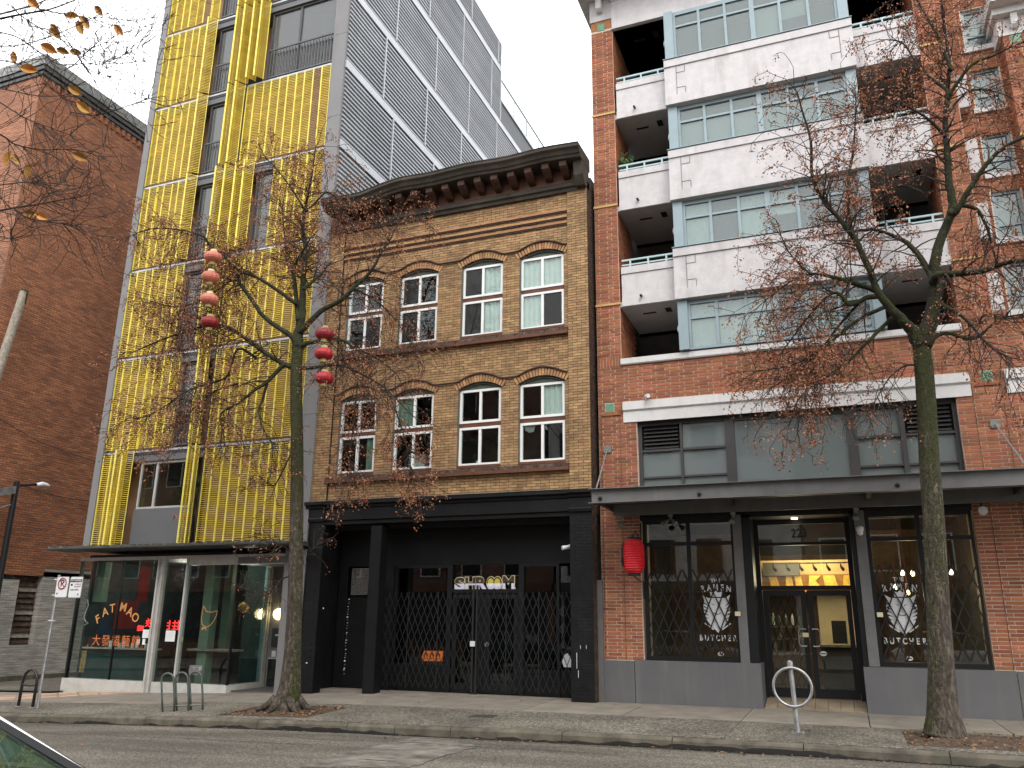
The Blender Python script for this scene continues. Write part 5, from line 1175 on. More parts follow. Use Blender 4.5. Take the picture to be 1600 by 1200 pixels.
# ---- shopfront below
ys = .45
MB().box(-4.66,-4.03,y0-.06,1.0,-.1,.785).build('plinth', M['plinth'], RB); MB().box(-4.018,-1.61,y0-.055,1.0,-.1,.80).build('plinth', M['plinth'], RB); MB().box(.18,2.58,y0-.055,1.0,-.1,.79).build('plinth', M['plinth'], RB); MB().box(2.6,5.2,y0-.03,1.0,-.1,.785).build('plinth', M['plinth'], RB)
MB().box(xl-.1,xl+.03,y0-.1,y0,0,2.35).build('downpipe_cover', M['steel_grey'], RB)
for a, b in ((-1.97,-1.8),(.28,.46)): MB().box(a,b,y0-.03,y0+.12,.8,3.6).build('steel_column', M['steel_grey'], RB); 
for a, b in ((-1.8,-1.63),(.19,.28)): MB().box(a,b,y0+.0,1.06,.8,3.6).build('steel_column', M['shop_black'], RB)
MB().box(-3.84,2.28,y0+.0,1.1,3.55,3.72).build('shop_head', M['shop_black'], RB)
for sgn, (a, b, m_) in enumerate(((-3.8,-1.97,-2.87),(.46,2.26,1.36))):
    f_ = MB(); f_.box(a,a+.07,ys-.05,ys+.06,.8,3.55); f_.box(b-.05,b,ys-.05,ys+.06,.8,3.55); f_.box(m_-.04,m_+.04,ys-.03,ys+.05,.88,3.55); f_.box(a+.07,b-.05,ys-.04,ys+.05,3.03,3.1); f_.box(a+.07,b-.05,ys-.06,ys+.06,.8,.88); f_.box(a+.07,b-.05,ys-.04,ys+.05,3.48,3.55)
    sw = f_.build('shop_window', M['shop_black'], RB)
    for xa, xb in ((a+.07,m_-.04),(m_+.04,b-.05)):
        MB().box(xa,xb,ys,ys+.01,.88,3.03).build('pane', M['glass_shop'], sw); MB().box(xa,xb,ys,ys+.01,3.1,3.48).build('pane', M['glass_shop'], sw)
    # emblem and lettering printed on the pane
    cx = (-2.38, .93)[sgn]; ye = ys-.012; wd = M['white_decal']
    put_text('window_lettering', 'THE', .1, wd, (cx, ye, 2.33), RB, offset=.002)
    for i, ch in enumerate('RAMEN'): put_text('window_letter', ch, .17, wd, (cx-.25+i*.125, ye, 2.17+.03*math.cos((i-2)*.8)), RB, R(6-3*i), offset=.004, sx=.75)
    for i, ch in enumerate('BUTCHER'): put_text('window_letter', ch, .15, wd, (cx-.33+i*.107, ye, 1.24), RB, 0, offset=.004, sx=.75)
    face = [(0,1.34),(.05,1.4),(.12,1.46),(.2,1.58),(.25,1.72),(.255,1.85),(.235,1.95),(.27,2.06),(.17,2.0),(.09,2.0),(-.09,2.0),(-.17,2.0),(-.27,2.06),(-.235,1.95),(-.255,1.85),(-.25,1.72),(-.2,1.58),(-.12,1.46),(-.05,1.4)]
    MB().plate([(cx+x,z) for x,z in face][::-1], ye, ye+.008).build('emblem', wd, RB)
    dk = M['sign_black']
    for s in (-1,1):
        for j in range(5): MB().plate([(cx+s*.15,1.6+j*.06),(cx+s*.25,1.62+j*.068),(cx+s*.245,1.65+j*.068)][::s], ye-.004, ye-.001).build('emblem_stripe', dk, RB)
        MB().plate([(cx+s*.04,1.85),(cx+s*.11,1.9),(cx+s*.05,1.875)][::s], ye-.004, ye-.001).build('emblem_brow', dk, RB)
        MB().tube([(cx+s*.25,ye,1.52),(cx+s*.08,ye,1.4)], .014, 5).build('emblem_blade', wd, RB)
    MB().plate([(cx-.1,2.02),(cx+.1,2.02),(cx+.12,2.12),(cx+.04,2.1),(cx,2.14),(cx-.04,2.1),(cx-.12,2.12)][::-1], ye-.004, ye-.001).build('emblem_hat', wd, RB)
    MB().tube([(cx-.07,ye-.002,1.72),(cx-.03,ye-.002,1.69),(cx+.03,ye-.002,1.69),(cx+.07,ye-.002,1.72)], .006, 4).build('emblem_snout', dk, RB)
    p = [(cx+.03+.06*math.cos(t*.5236),.95+.04*math.sin(t*.5236)) for t in range(12)]; MB().plate(p, ye-.004, ye).build('round_sticker', wd, RB); MB().box(cx-.015,cx+.075,ye-.007,ye-.004,.942,.96).build('sticker_text', dk, RB)
    g3 = empty('window_grille', ((a+b)/2, ys-.04, .9), ['black lattice grille over the left ramen bar window','black lattice grille over the right ramen bar window'][sgn], 'grille', 'shop window grilles')
    lattice(g3, a+.07, b-.05, .92, 2.55 if sgn == 0 else 2.6, ys-.04, .2, M['near_black'], w=.022)
    MB().box((-2.02,.5)[sgn],(-1.92,.6)[sgn],y0-.06,y0-.03,1.66,1.74).build('column_plate', M['cream'], RB)
# entrance
yd = 1.05
zf = .17
DR = MB(); 
for a, b in ((-1.63,-1.55),(.1,.19)): DR.box(a,b,yd-.04,yd+.06,zf-.05,3.55)
DR.box(-1.55,.1,yd-.04,yd+.06,2.17,2.25); DR.box(-1.55,.1,yd-.03,yd+.06,3.04,3.1); DR.box(-1.55,.1,yd-.03,yd+.06,3.46,3.55); DR.build('door_frame', M['shop_black'], RB)
for a, b, c, d in ((-1.55,.1,2.25,3.04),(-1.55,.1,3.1,3.46)): MB().box(a,b,yd,yd+.01,c,d).build('transom_pane', M['glass_shop'], RB)
for k, (a, b) in enumerate(((-1.54,-.74),(-.71,.09))):
    d_ = MB(); d_.box(a,a+.1,yd-.02,yd+.03,zf,2.165); d_.box(b-.09,b,yd-.02,yd+.03,zf,2.165); d_.box(a+.1,b-.09,yd-.02,yd+.03,2.06,2.165); d_.box(a+.1,b-.09,yd-.02,yd+.03,zf,zf+.17); dd = d_.build('entrance_door', M['shop_black'], RB)
    MB().box(a+.1,b-.09,yd,yd+.008,zf+.17,2.06).build('door_pane', M['glass_shop'], dd)
    hx = b-.05 if k == 0 else a+.05; s = -1 if k == 0 else 1
    MB().tube([(hx,yd-.02,1.42),(hx,yd-.08,1.43),(hx+s*.1,yd-.09,1.43),(hx+s*.13,yd-.09,1.38),(hx+s*.13,yd-.09,1.16),(hx+s*.1,yd-.09,1.11),(hx,yd-.08,1.11),(hx,yd-.02,1.12)], .013, 8).build('pull_handle', M['steel'], dd)
p = [(-.5+.065*math.cos(t*.5236),.98+.045*math.sin(t*.5236)) for t in range(12)]; MB().plate(p, yd-.012, yd-.006).build('round_sticker', M['white_decal'], RB); MB().box(-.55,-.45,yd-.016,yd-.012,.97,.99).build('sticker_text', M['sign_black'], RB)
MB().box(-.85,-.74,yd-.05,yd-.022,1.28,1.36).build('lock_plate', M['cream'], RB)
g4 = empty('door_grille', (-1.14,yd+.1,zf), 'black folding grille behind the left entrance door', 'grille'); lattice(g4, -1.5, -.8, zf+.1, 2.1, yd+.1, .14, M['near_black'], w=.018)
for i, ch in enumerate('223'): put_text('street_number', ch, .24, M['sign_black'], (-.86+i*.105, yd-.012, 3.27), RB, offset=.007, sx=.85)
# tiled ramp into the doorway
for i in range(8):
    x = -1.6+i*.222; 
    for j in range(3):
        ya = .33+j*.24; za = .02+j*.045; mb = MB(); mb.add([(x+.004,ya+.004,za),(x+.218,ya+.004,za),(x+.218,ya+.236,za+.045),(x+.004,ya+.236,za+.045),(x+.004,ya+.004,-.1),(x+.218,ya+.004,-.1),(x+.218,ya+.236,-.1),(x+.004,ya+.236,-.1)], [(0,1,2,3),(0,4,5,1),(1,5,6,2),(2,6,7,3),(3,7,4,0)]); mb.build('entry_tile', M['tile'], RB)
MB().box(-1.62,.19,.3,1.1,-.1,.01).build('ramp_base', M['concrete'], RB)
MB().box(-1.64,.2,.4,1.04,3.555,3.6).build('entry_soffit', mat('warm_soffit',(.2,.15,.1),.7), RB)
e = MB().box(-.87,-.75,.72,.84,3.535,3.553).build('downlight', M['downlight'], RB)
# ramen bar interior: warm wall, track lights, pendant bulbs
warm = mat('warm_plaster',(.62,.42,.2),.8,var=.1); 
MB().box(-4.4,2.5,5.9,6.0,0,3.8).build('interior_wall', mat('dark_interior',(.16,.1,.06),.8,var=.3), RB)
MB().box(-4.4,2.5,1.1,6,.0,.12).build('interior_floor', mat('interior_floor',(.07,.055,.045),.5), RB); MB().box(-4.4,2.5,1.1,6,3.78,3.85).build('interior_ceiling', M['near_black'], RB)
MB().box(-4.4,-4.3,1.1,6,0,3.8).build('interior_wall', M['room'], RB); MB().box(2.4,2.5,1.1,6,0,3.8).build('interior_wall', M['room'], RB)
MB().box(-2.2,.5,4.42,4.7,2.645,2.98).build('bulkhead', warm, RB); MB().box(-2.3,.6,3.0,3.2,3.0,3.78).build('ceiling_drop', M['room'], RB)
MB().box(-.65,.5,5.2,5.3,.1,2.6).build('tiled_wall', mat('cream_tile_wall',(.6,.5,.34),.5,var=.1), RB)
gold = mat('gold_relief',(.75,.5,.09),.4,metal=.2,c2=(.5,.28,.04),scale=9); amber = mat('amber_board',(.2,.085,.02),.6,c2=(.34,.16,.03),scale=5)
MB().box(-2.2,.5,4.4,4.5,2.25,2.64).build('gold_panel', amber, RB)
for k_, pg in enumerate((((-1.62,2.3),(-1.42,2.3),(-1.5,2.62),(-1.68,2.62)),((-1.3,2.3),(-1.12,2.3),(-1.15,2.6),(-1.28,2.6)),((-1.05,2.3),(-.9,2.3),(-.95,2.62),(-1.1,2.62)),((-.8,2.32),(-.5,2.32),(-.62,2.5),(-.5,2.62),(-.75,2.62)),((-.42,2.3),(-.12,2.3),(-.2,2.62),(-.45,2.62)),((-.05,2.3),(.1,2.3),(.18,2.62),(0,2.62)))): MB().plate(list(pg), 4.36, 4.4).build('gold_relief', gold, RB)
MB().box(-1.75,-.95,3.9,4.3,2.6,2.9).build('duct', M['shop_grey'], RB)
tr = empty('track_light', (-.6,3.6,2.85), 'black ceiling track with small spotlights inside the ramen bar', 'track light'); MB().box(-1.55,.3,3.58,3.62,2.84,2.87).build('track', M['near_black'], tr)
for i in range(7):
    x = -1.5+i*.29; MB().tube([(x,3.6,2.84),(x+.02,3.6,2.76),(x+.06,3.66,2.7)], [.008,.03,.035], 6).build('spotlight', M['near_black'], tr)
for i in range(6): 
    x = -1.5+i*.13; 
    for z in (.95,1.25,1.5): MB().lathe([(.03,0),(.03,.16),(.012,.2),(.012,.25)], (x,2.6,z), 8).build('bottle', M['frost'] if (i+int(z*4)) % 3 else M['curtain'], RB)
for z in (.93,1.23,1.48): MB().box(-1.6,-.75,2.5,2.75,z-.03,z).build('bottle_shelf', M['wood'], RB)
MB().box(-.6,.4,3.2,3.8,1.05,1.1).build('bar_counter', M['wood'], RB); MB().box(-.6,.4,3.25,3.3,.1,1.05).build('bar_front', M['room'], RB)
MB().box(-.35,-.05,3.5,3.55,1.12,1.6).build('till_screen', M['near_black'], RB)
LP = [(1.12,2.3,2.55),(1.32,2.5,2.55),(1.0,2.9,2.3),(1.2,2.7,2.18),(1.12,2.6,1.98),(1.75,2.6,2.6),(1.9,2.6,2.6),(2.05,2.7,2.58)]
pos = ['leftmost high','second high','left middle','centre middle','lowest','left end of the right cluster','middle of the right cluster','right end of the right cluster']
for (x, y, z), w_ in zip(LP, pos):
    l_ = empty('pendant_bulb', (x,y,z), 'bare warm pendant bulb in the right ramen window, %s' % w_, 'lamp', 'ramen bar pendant bulbs')
    MB().lathe([(.0,-.06),(.03,-.05),(.042,-.01),(.03,.03),(.014,.05)], (x,y,z), 10).build('bulb', M['bulb'], l_, smooth=True)
    MB().tube([(x,y,z+.05),(x+.0,y,3.78)], .008, 5).build('cord', mat('cord_red',(.2,.05,.03),.6), l_)
ld = bpy.data.lights.new('bar_glow', 'AREA'); ld.energy = 52; ld.color = (1,.72,.4); ld.size = 1.6; lo = bpy.data.objects.new('bar_glow', ld); COL.objects.link(lo); lo.location = (-.8,3.5,2.97); lo.rotation_euler = (R(40),0,0)
ld = bpy.data.lights.new('counter_fill', 'POINT'); ld.energy = 24; ld.color = (1,.78,.5); ld.shadow_soft_size = .3; lo = bpy.data.objects.new('counter_fill', ld); COL.objects.link(lo); lo.location = (-.9,2.2,2.5)  # unseen fill light added to brighten the view through the doors
ld = bpy.data.lights.new('pendant_glow', 'POINT'); ld.energy = 22; ld.color = (1,.7,.4); ld.shadow_soft_size = .15; lo = bpy.data.objects.new('pendant_glow', ld); COL.objects.link(lo); lo.location = (1.3,2.6,2.1)
ld = bpy.data.lights.new('noodle_fill', 'POINT'); ld.energy = 34; ld.color = (1,.9,.75); ld.shadow_soft_size = .3; lo = bpy.data.objects.new('noodle_fill', ld); COL.objects.link(lo); lo.location = (-16.8,1.6,2.6)  # unseen fill light added to brighten the noodle shop interior
ld = bpy.data.lights.new('noodle_fill', 'POINT'); ld.energy = 15; ld.color = (1,.9,.75); ld.shadow_soft_size = .3; lo = bpy.data.objects.new('noodle_fill', ld); COL.objects.link(lo); lo.location = (-14.4,1.2,2.5)  # second added fill light for the same interior
# twin floodlights and cameras under the canopy
for k, (x, tgt, w_) in enumerate(((-3.15,1,'left of the ramen entrance'),(-1.92,1,'above the left steel column'),(.33,1,'above the right steel column'),(-4.15,1,'at the canopy corner over the lantern'))):
    e = empty('floodlight', (x,.1,3.6), 'small grey floodlight under the canopy, %s' % w_, 'floodlight', 'canopy floodlights')
    MB().lathe([(.05,0),(.05,-.04),(.02,-.06),(.015,-.1)], (x,.1,3.62), 10).build('base', M['lead'], e)
    for s in ((-1,1) if k == 0 else (0,)): 
        a = Vector((x+s*.03,.1,3.52)); b = a+Vector((s*.1-.02,-.08,-.1)); MB().tube([a, a.lerp(b,.4), b], [.02,.035,.062], 10).build('lamp_head', M['lead'], e)
e = empty('security_camera', (.33,.2,3.2), 'small domed white camera on the right steel column', 'camera'); MB().lathe([(.0,-.1),(.05,-.08),(.06,-.01),(.07,0),(.07,.06),(.0,.08)], (.36,.22,3.22), 12).build('housing', M['sign_white'], e, smooth=True)
e = empty('security_camera', (-3.6,y0-.1,6.2), 'bullet camera on the brick above the white band', 'camera'); MB().tube([(-3.62,y0,6.15),(-3.58,y0-.12,6.18)], .02, 8).build('arm', M['sign_white'], e); MB().tube([(-3.6,y0-.05,6.19),(-3.52,y0-.22,6.16)], .045, 10).build('housing', M['sign_white'], e)
e = empty('round_sign_lamp', (2.42,.2,3.55), 'round white lamp under the right end of the canopy', 'lamp'); MB().lathe([(.0,-.03),(.075,-.02),(.08,.02),(.0,.03)], (2.42,.15,3.5), 14, 'y').build('lens', M['sign_white'], e); MB().tube([(2.42,.17,3.5),(2.42,.3,3.7)], .015, 6).build('arm', M['near_black'], e)
# red lantern on its iron bracket
e = empty('red_lantern', (-3.88,-.1,2.45), 'large bright red cylinder lantern hanging on the brick pier', 'lantern')
pr = []
for i in range(29):
    t = i/28; r_ = .215*(1-abs(2*t-1)**5*.35)+.006*math.cos(i*math.pi); pr.append((r_, t*.66))
MB().lathe([(.1,-.012)]+pr+[(.1,.672)], (-3.88,-.1,2.46), 28).build('paper_shade', M['red_lantern'], e, smooth=False)
MB().lathe([(.1,0),(.12,.0),(.12,.05),(.1,.05)], (-3.88,-.1,3.125), 20).build('top_ring', M['near_black'], e); MB().lathe([(.1,0),(.12,.0),(.12,.045),(.1,.045)], (-3.88,-.1,2.405), 20).build('bottom_ring', M['near_black'], e)
MB().tube([(-3.82,y0-.02,3.5),(-3.82,y0-.05,3.15),(-3.85,-.08,3.3),(-3.9,-.1,3.19)], .013, 6).build('bracket', M['near_black'], e); MB().tube([(-3.79,y0-.02,1.98),(-3.79,y0-.03,2.3),(-3.86,-.06,2.36),(-3.88,-.1,2.4)], .013, 6).build('bracket', M['near_black'], e)
MB().tube([(-4.08,-.16,3.02),(-4.1,-.17,2.9),(-4.09,-.2,2.8),(-4.1,-.2,2.7),(-4.08,-.2,2.58)], [.012,.022,.014,.024,.012], 6).build('painted_character', M['near_black'], e)

# ================================================================ TREES
def smooth_path(pts, rad, sub=4):
    """Catmull-Rom through traced joints so that limbs bend smoothly"""
    P = [Vector(p) for p in pts]; out_p, out_r = [], []
    for i in range(len(P)-1):
        p0, p1, p2, p3 = P[max(i-1,0)], P[i], P[i+1], P[min(i+2,len(P)-1)]
        for k in range(sub):
            t = k/sub; q = .5*((2*p1)+(p2-p0)*t+(2*p0-5*p1+4*p2-p3)*t*t+(3*p1-p0-3*p2+p3)*t**3)
            out_p.append(q); out_r.append(rad[i]+(rad[i+1]-rad[i])*t)
    out_p.append(P[-1]); out_r.append(rad[-1]); return out_p, out_r
class Tree:
    def __init__(s, name, base, label, seed, leaf_mat='dry_leaf'):
        s.e = empty(name, base, label, 'tree'); s.r = random.Random(seed); s.tw = MB(); s.lf = MB(); s.base = Vector(base); s.lm = leaf_mat; s.rmin = .0047; s.count = 0
    def leafc(s, p, n, size):
        r = s.r
        for i in range(n):
            q = p+Vector((r.gauss(0,.05),r.gauss(0,.05),r.gauss(-.03,.05))); a = Vector((r.uniform(-1,1),r.uniform(-1,1),r.uniform(-1.4,.3))).normalized()*size*r.uniform(.6,1.3); b = a.orthogonal().normalized(); b = (Matrix.Rotation(r.uniform(0,6.3),3,a) @ b)*a.length*.33
            m_ = q+a*.5+a.cross(b).normalized()*size*.12
            s.lf.add([tuple(q), tuple(m_+b), tuple(q+a), tuple(m_-b)], [(0,1,2,3)])
    def grow(s, p, d, length, r0, level, leafy, droop=.16, maxlevel=3, kink=.2, leafsize=.043):
        s.count += 1
        r = s.r; n = max(3, int(length/.15)); step = length/n; pts = [p.copy()]; rad = [r0]; d = d.normalized()
        for i in range(n):
            d = (d+Vector((r.gauss(0,kink),r.gauss(0,kink),r.gauss(0,kink)-droop*(.3+.7*i/n)*(.6+.4*level)))).normalized(); p = p+d*step; pts.append(p.copy()); rad.append(max(s.rmin, r0*(1-.8*(i+1)/n)))
            if level < maxlevel and i > 0 and r.random() < (.62 if level == 1 else .5):
                sd = d.cross(Vector((r.gauss(0,1),r.gauss(0,1),r.gauss(0,1)))).normalized(); s.grow(p.copy(), (d*.7+sd*.9).normalized(), length*r.uniform(.3,.58), max(s.rmin, rad[-1]*.62), level+1, leafy, droop, maxlevel, kink, leafsize)
            if level >= 2 and r.random() < leafy*.8: s.leafc(p, r.randint(3,5), leafsize)
        if r.random() < leafy*1.1: s.leafc(p, r.randint(3,7), leafsize)
        s.tw.tube(pts, rad, 4 if level > 1 else 5, cap=False)
    def limb(s, pts, rad, name='limb', m='limb', twigs=0, tl=(.5,1.3), leafy=.5, start=.2, n=8, droop=.16, outw=.6):
        P, Rr = smooth_path(pts, rad)
        j = s.r; P = [q+Vector((j.gauss(0,.25),j.gauss(0,.25),j.gauss(0,.25)))*Rr[i]*.35 if 0 < i < len(P)-1 else q for i, q in enumerate(P)]
        MB().tube(P, Rr, n).build(name, M[m], s.e, smooth=True)
        if Rr[0] > .035: moss_patches(s, P, Rr, int(150*Rr[0]/.06), R(-90), int(Rr[0]*9999), (0,.55)); moss_patches(s, P, Rr, int(110*Rr[0]/.06), R(-20), int(Rr[0]*777), (0,.5))
        ln = sum((b-a).length for a, b in zip(P[:-1], P[1:]))
        k = int(twigs*ln*6.5)
        for i in range(k):
            t = start+(1-start)*s.r.random()**.8; f_ = t*(len(P)-1); a = int(min(f_, len(P)-2)); p = P[a].lerp(P[a+1], f_-a); tang = (P[a+1]-P[a]).normalized()
            sd = tang.cross(Vector((s.r.gauss(0,1),s.r.gauss(0,1),s.r.gauss(0,1)))).normalized(); d = (tang*outw+sd).normalized()
            s.grow(p, d, s.r.uniform(*tl), max(.008, min(.018, Rr[a]*.35)), 1, leafy, droop)
        for q in range(2): s.grow(P[-1], (P[-1]-P[-2]).normalized()+Vector((s.r.gauss(0,.3),s.r.gauss(0,.3),s.r.gauss(0,.3))), s.r.uniform(*tl), max(.008,Rr[-1]*.8), 1, leafy, droop)
    def finish(s):
        s.tw.build('twigs', M['twig'], s.e, kind='stuff'); s.lf.build('dry_leaves', M[s.lm], s.e, kind='stuff')
def moss_patches(T, P, Rr, n, side, seed, zr=(0,1)):
    """cushions of moss clinging to one side of a trunk"""
    r = random.Random(seed); mb = MB()
    for i in range(n):
        t = zr[0]+(zr[1]-zr[0])*r.random(); f_ = t*(len(P)-1); a = int(min(f_, len(P)-2)); p = P[a].lerp(P[a+1], f_-a); R_ = Rr[a]+(Rr[a+1]-Rr[a])*(f_-a)
        an = side+r.gauss(0,.42); c = p+Vector((math.cos(an),math.sin(an),0))*R_*1.0; s_ = r.uniform(.008,.022)
        b = len(mb.v); out_ = Vector((math.cos(an),math.sin(an),0)); tan = Vector((-out_.y,out_.x,0)); m = 5
        for k in range(m):
            q = c+tan*math.cos(k*1.2566)*s_*r.uniform(.7,1.3)+Vector((0,0,1))*math.sin(k*1.2566)*s_*1.5*r.uniform(.7,1.3)-out_*.006; mb.v.append(tuple(q))
        mb.v.append(tuple(c+out_*s_*.3)); 
        for k in range(m): mb.f.append((b+k, b+(k+1) % m, b+m))
    mb.build('moss', M['moss'], T.e, kind='stuff')
def PT(lst, Y0, Y1=None):
    Y1 = Y0 if Y1 is None else Y1; n = len(lst)-1; return [at(x, y, Y0+(Y1-Y0)*i/max(1,n)) for i, (x, y) in enumerate(lst)]
def ppm(Y): return FLEN/((Y-CAM.y)*1.02)
# ---- tree before the tan building
Y1 = -2.75
b1 = at(447,1106,Y1); T = Tree('street_tree', (b1.x,b1.y,b1.z), 'bare mossy street tree with hanging lanterns before the yellow screens', 11)
k1 = 1/ppm(Y1)
tr = PT([(447,1112),(449,1098),(453,1072),(457,1020),(461,930),(463,840),(464,760),(464,690),(463,630),(463,580),(465,545)], Y1)
rr = [.92*v*k1 for v in (34,27,20,16,14,13.2,12.8,12.5,12.3,12,11)]
P, Rr = smooth_path(tr, rr, 3); MB().tube(P, Rr, 18).build('trunk', M['trunk_bark'], T.e, smooth=True)
moss_patches(T, P, Rr, 2600, R(-25), 5, (.12,1)); moss_patches(T, P, Rr, 900, R(-100), 6, (.6,1))
for a in (0.3,1.4,2.6,3.7,4.6,5.6):
    MB().tube([b1+Vector((math.cos(a)*.2,math.sin(a)*.2,.16)), b1+Vector((math.cos(a)*.38,math.sin(a)*.34,.03)), b1+Vector((math.cos(a)*.6,math.sin(a)*.5,-.05))], [.1,.065,.02], 7).build('root', M['bark'], T.e, smooth=True)
def LB_(lst, r0, r1, dy, tw=2.4, tl=(.5,1.2), leafy=.5, y0=Y1, start=.2, T_=None, droop=.16, big=0):
    T_ = T_ or T; k = .62/ppm(y0); n = len(lst); T_.limb(PT(lst, y0, y0+dy), [(r0+(r1-r0)*(i/(n-1))**.8)*k*(1+big*max(0,1-i/3.5)) for i in range(n)], twigs=tw, tl=tl, leafy=leafy, start=start, droop=droop)
LB_([(463,560),(453,573),(410,548),(367,517),(335,507),(300,515),(250,532),(205,552)], 10, 1.6, -.5, 3.0, (.4,1.0), .75)
LB_([(464,545),(457,527),(437,513),(410,493),(393,467),(373,440),(371,423),(347,398),(330,387),(318,370),(285,360),(240,357),(205,368)], 10, 1.4, -1.0, 2.4, (.4,1.0), .8, start=.35)
LB_([(463,475),(433,453),(400,433),(374,428),(345,450),(310,470),(275,480),(235,470)], 7, 1.4, -.4, 2.8, (.4,1.0), .8)
LB_([(400,432),(375,420),(350,440),(330,452)], 4, 1.2, .6, 3, (.4,.9), .5)
LB_([(465,545),(467,520),(472,487),(473,453),(475,427),(477,387),(473,353),(480,310),(489,263),(493,230)], 15, 2, .5, 2.6, (.4,.95), .8, start=.3, big=.25)
LB_([(466,500),(463,467),(457,417),(448,393),(443,353),(441,320)], 9, 2, .9, 2.6, (.4,1.0), .8)
LB_([(458,420),(466,404),(473,393),(485,372)], 6, 2, -.3, 2.5, (.4,.9), .7)
LB_([(474,452),(488,440),(500,430),(512,415)], 7, 3, .4, 2.2, (.3,.8), .5)
LB_([(473,325),(470,317),(447,283),(427,258),(414,246)], 4, 1.3, -.4, 2.6, (.35,.8), .55)
LB_([(478,330),(492,318),(512,300),(530,318),(545,345)], 4, 1.3, .5, 3, (.35,.8), .85)
LB_([(468,520),(500,487),(530,470),(553,450),(580,423),(597,393),(608,377),(622,350)], 10, 2, .6, 2.6, (.4,1.1), .6)
LB_([(553,450),(575,462),(600,480),(625,510),(650,545)], 4, 1.2, .5, 3, (.4,1.0), .4, droop=.22)
LB_([(468,540),(500,532),(530,530),(558,545),(590,560),(620,585)], 8, 1.4, .2, 3.0, (.4,1.1), .35, droop=.22)
LB_([(466,575),(495,574),(527,570),(560,582),(600,605),(635,640)], 7, 1.2, -.6, 3.0, (.4,1.1), .35, droop=.22)
LB_([(460,570),(440,573),(417,597),(400,608),(373,630),(345,647),(349,675),(351,696)], 9, 1.4, -.8, 2.4, (.4,1.0), .45, droop=.2)
LB_([(417,600),(410,625),(404,643),(412,670),(428,700)], 5, 1.2, -.5, 2.6, (.4,.9), .3, droop=.22)
LB_([(400,560),(372,545),(355,587),(325,600),(290,612),(250,640),(215,655)], 5, 1.2, -1.0, 2.8, (.4,1.0), .7)
LB_([(372,600),(335,612),(300,640),(265,668)], 3.5, 1, -.6, 3, (.4,.9), .6)
LB_([(462,690),(440,740),(425,760),(410,748)], 3, 1.2, -.5, 2, (.3,.6), .2)
LB_([(459,900),(440,905),(425,925),(405,930),(388,922)], 2.5, .8, -.4, 4, (.25,.55), .05)
LB_([(460,870),(445,855),(425,850),(400,838)], 2.2, .8, -.5, 4, (.25,.55), .1)
LB_([(466,850),(482,862),(497,850)], 2, .8, .2, 3, (.25,.5), .05)
LB_([(600,600),(625,660),(640,720),(650,770)], 2.5, 1, -.2, 3, (.3,.6), .6, droop=.25)
LB_([(560,585),(555,640),(548,700),(545,760)], 2.5, 1, -.5, 3, (.3,.6), .5, droop=.25)
T.finish()
# ---- tree before the red brick apartments
Y2 = -2.3
b2 = at(1475,1143,Y2); T2 = Tree('street_tree', (b2.x,b2.y,b2.z), 'tall bare street tree before the red brick apartments at right', 23)
k2 = 1/ppm(Y2)
tr = PT([(1477,1150),(1476,1135),(1474,1110),(1471,1050),(1467,970),(1463,890),(1458,800),(1452,720),(1448,640),(1443,570),(1438,535)], Y2)
rr = [.87*v*k2 for v in (31,27,22.5,18.5,16.8,16,15.5,15,14.7,14.3,12.5)]
P, Rr = smooth_path(tr, rr, 3); MB().tube(P, Rr, 18).build('trunk', M['trunk_bark'], T2.e, smooth=True)
moss_patches(T2, P, Rr, 1500, R(-60), 15, (.45,1)); moss_patches(T2, P, Rr, 1300, R(-130), 16, (.3,1)); moss_patches(T2, P, Rr, 400, R(-160), 17, (.05,.3))
def L2(lst, r0, r1, dy, tw=2.2, tl=(.5,1.2), leafy=.5, start=.15, droop=.16, big=.15): LB_(lst, r0, r1, dy, tw, tl, leafy, Y2, start, T2, droop, big)
L2([(1438,545),(1427,520),(1413,503),(1387,476),(1371,455),(1355,412),(1333,369),(1312,343),(1285,311),(1269,273),(1267,220),(1253,172),(1246,145)], 13.5, 1.6, -1.0, 2.2, (.35,.9), .6, .3, big=.35)
L2([(1333,369),(1328,348),(1325,284),(1333,236),(1337,180),(1336,140)], 6, 1.2, .3, 2.4, (.35,.9), .6)
L2([(1371,455),(1339,444),(1301,433),(1269,428),(1235,440),(1195,470)], 7, 1.3, -.6, 3.0, (.4,1.0), .8)
L2([(1375,462),(1355,465),(1328,476),(1307,457),(1285,470),(1255,505),(1225,545)], 7, 1.3, -.3, 3.0, (.4,1.0), .75, droop=.2)
L2([(1269,430),(1248,412),(1227,385),(1215,350)], 3, 1, .3, 2.8, (.3,.8), .7)
L2([(1440,540),(1451,513),(1461,465),(1461,412),(1472,369),(1488,327),(1483,289),(1480,241),(1477,193),(1480,151),(1483,103),(1478,60),(1472,10),(1468,-30)], 17, 2, .5, 1.8, (.35,.9), .5, .4, big=.35)
L2([(1485,330),(1493,332),(1515,295),(1541,257),(1568,231),(1600,215),(1640,200)], 8, 3, -.6, 2.0, (.4,1.0), .5)
L2([(1458,440),(1465,430),(1493,428),(1536,423),(1568,412),(1600,407),(1640,395)], 9, 4, -.8, 2.4, (.4,1.1), .4, droop=.22)
L2([(1490,325),(1500,321),(1525,327),(1541,353),(1549,380),(1560,420)], 6, 1.8, .3, 2.6, (.4,1.0), .5, droop=.2)
L2([(1459,440),(1451,423),(1424,385),(1397,369),(1365,359),(1330,362)], 9, 2, .8, 2.4, (.35,.9), .6)
L2([(1487,110),(1472,72),(1455,38),(1433,0),(1420,-25)], 5, 1.6, .3, 2.0, (.35,.8), .5)
L2([(1480,155),(1495,130),(1520,100),(1550,88),(1577,75),(1610,60)], 5, 1.4, -.5, 2.2, (.35,.8), .6)
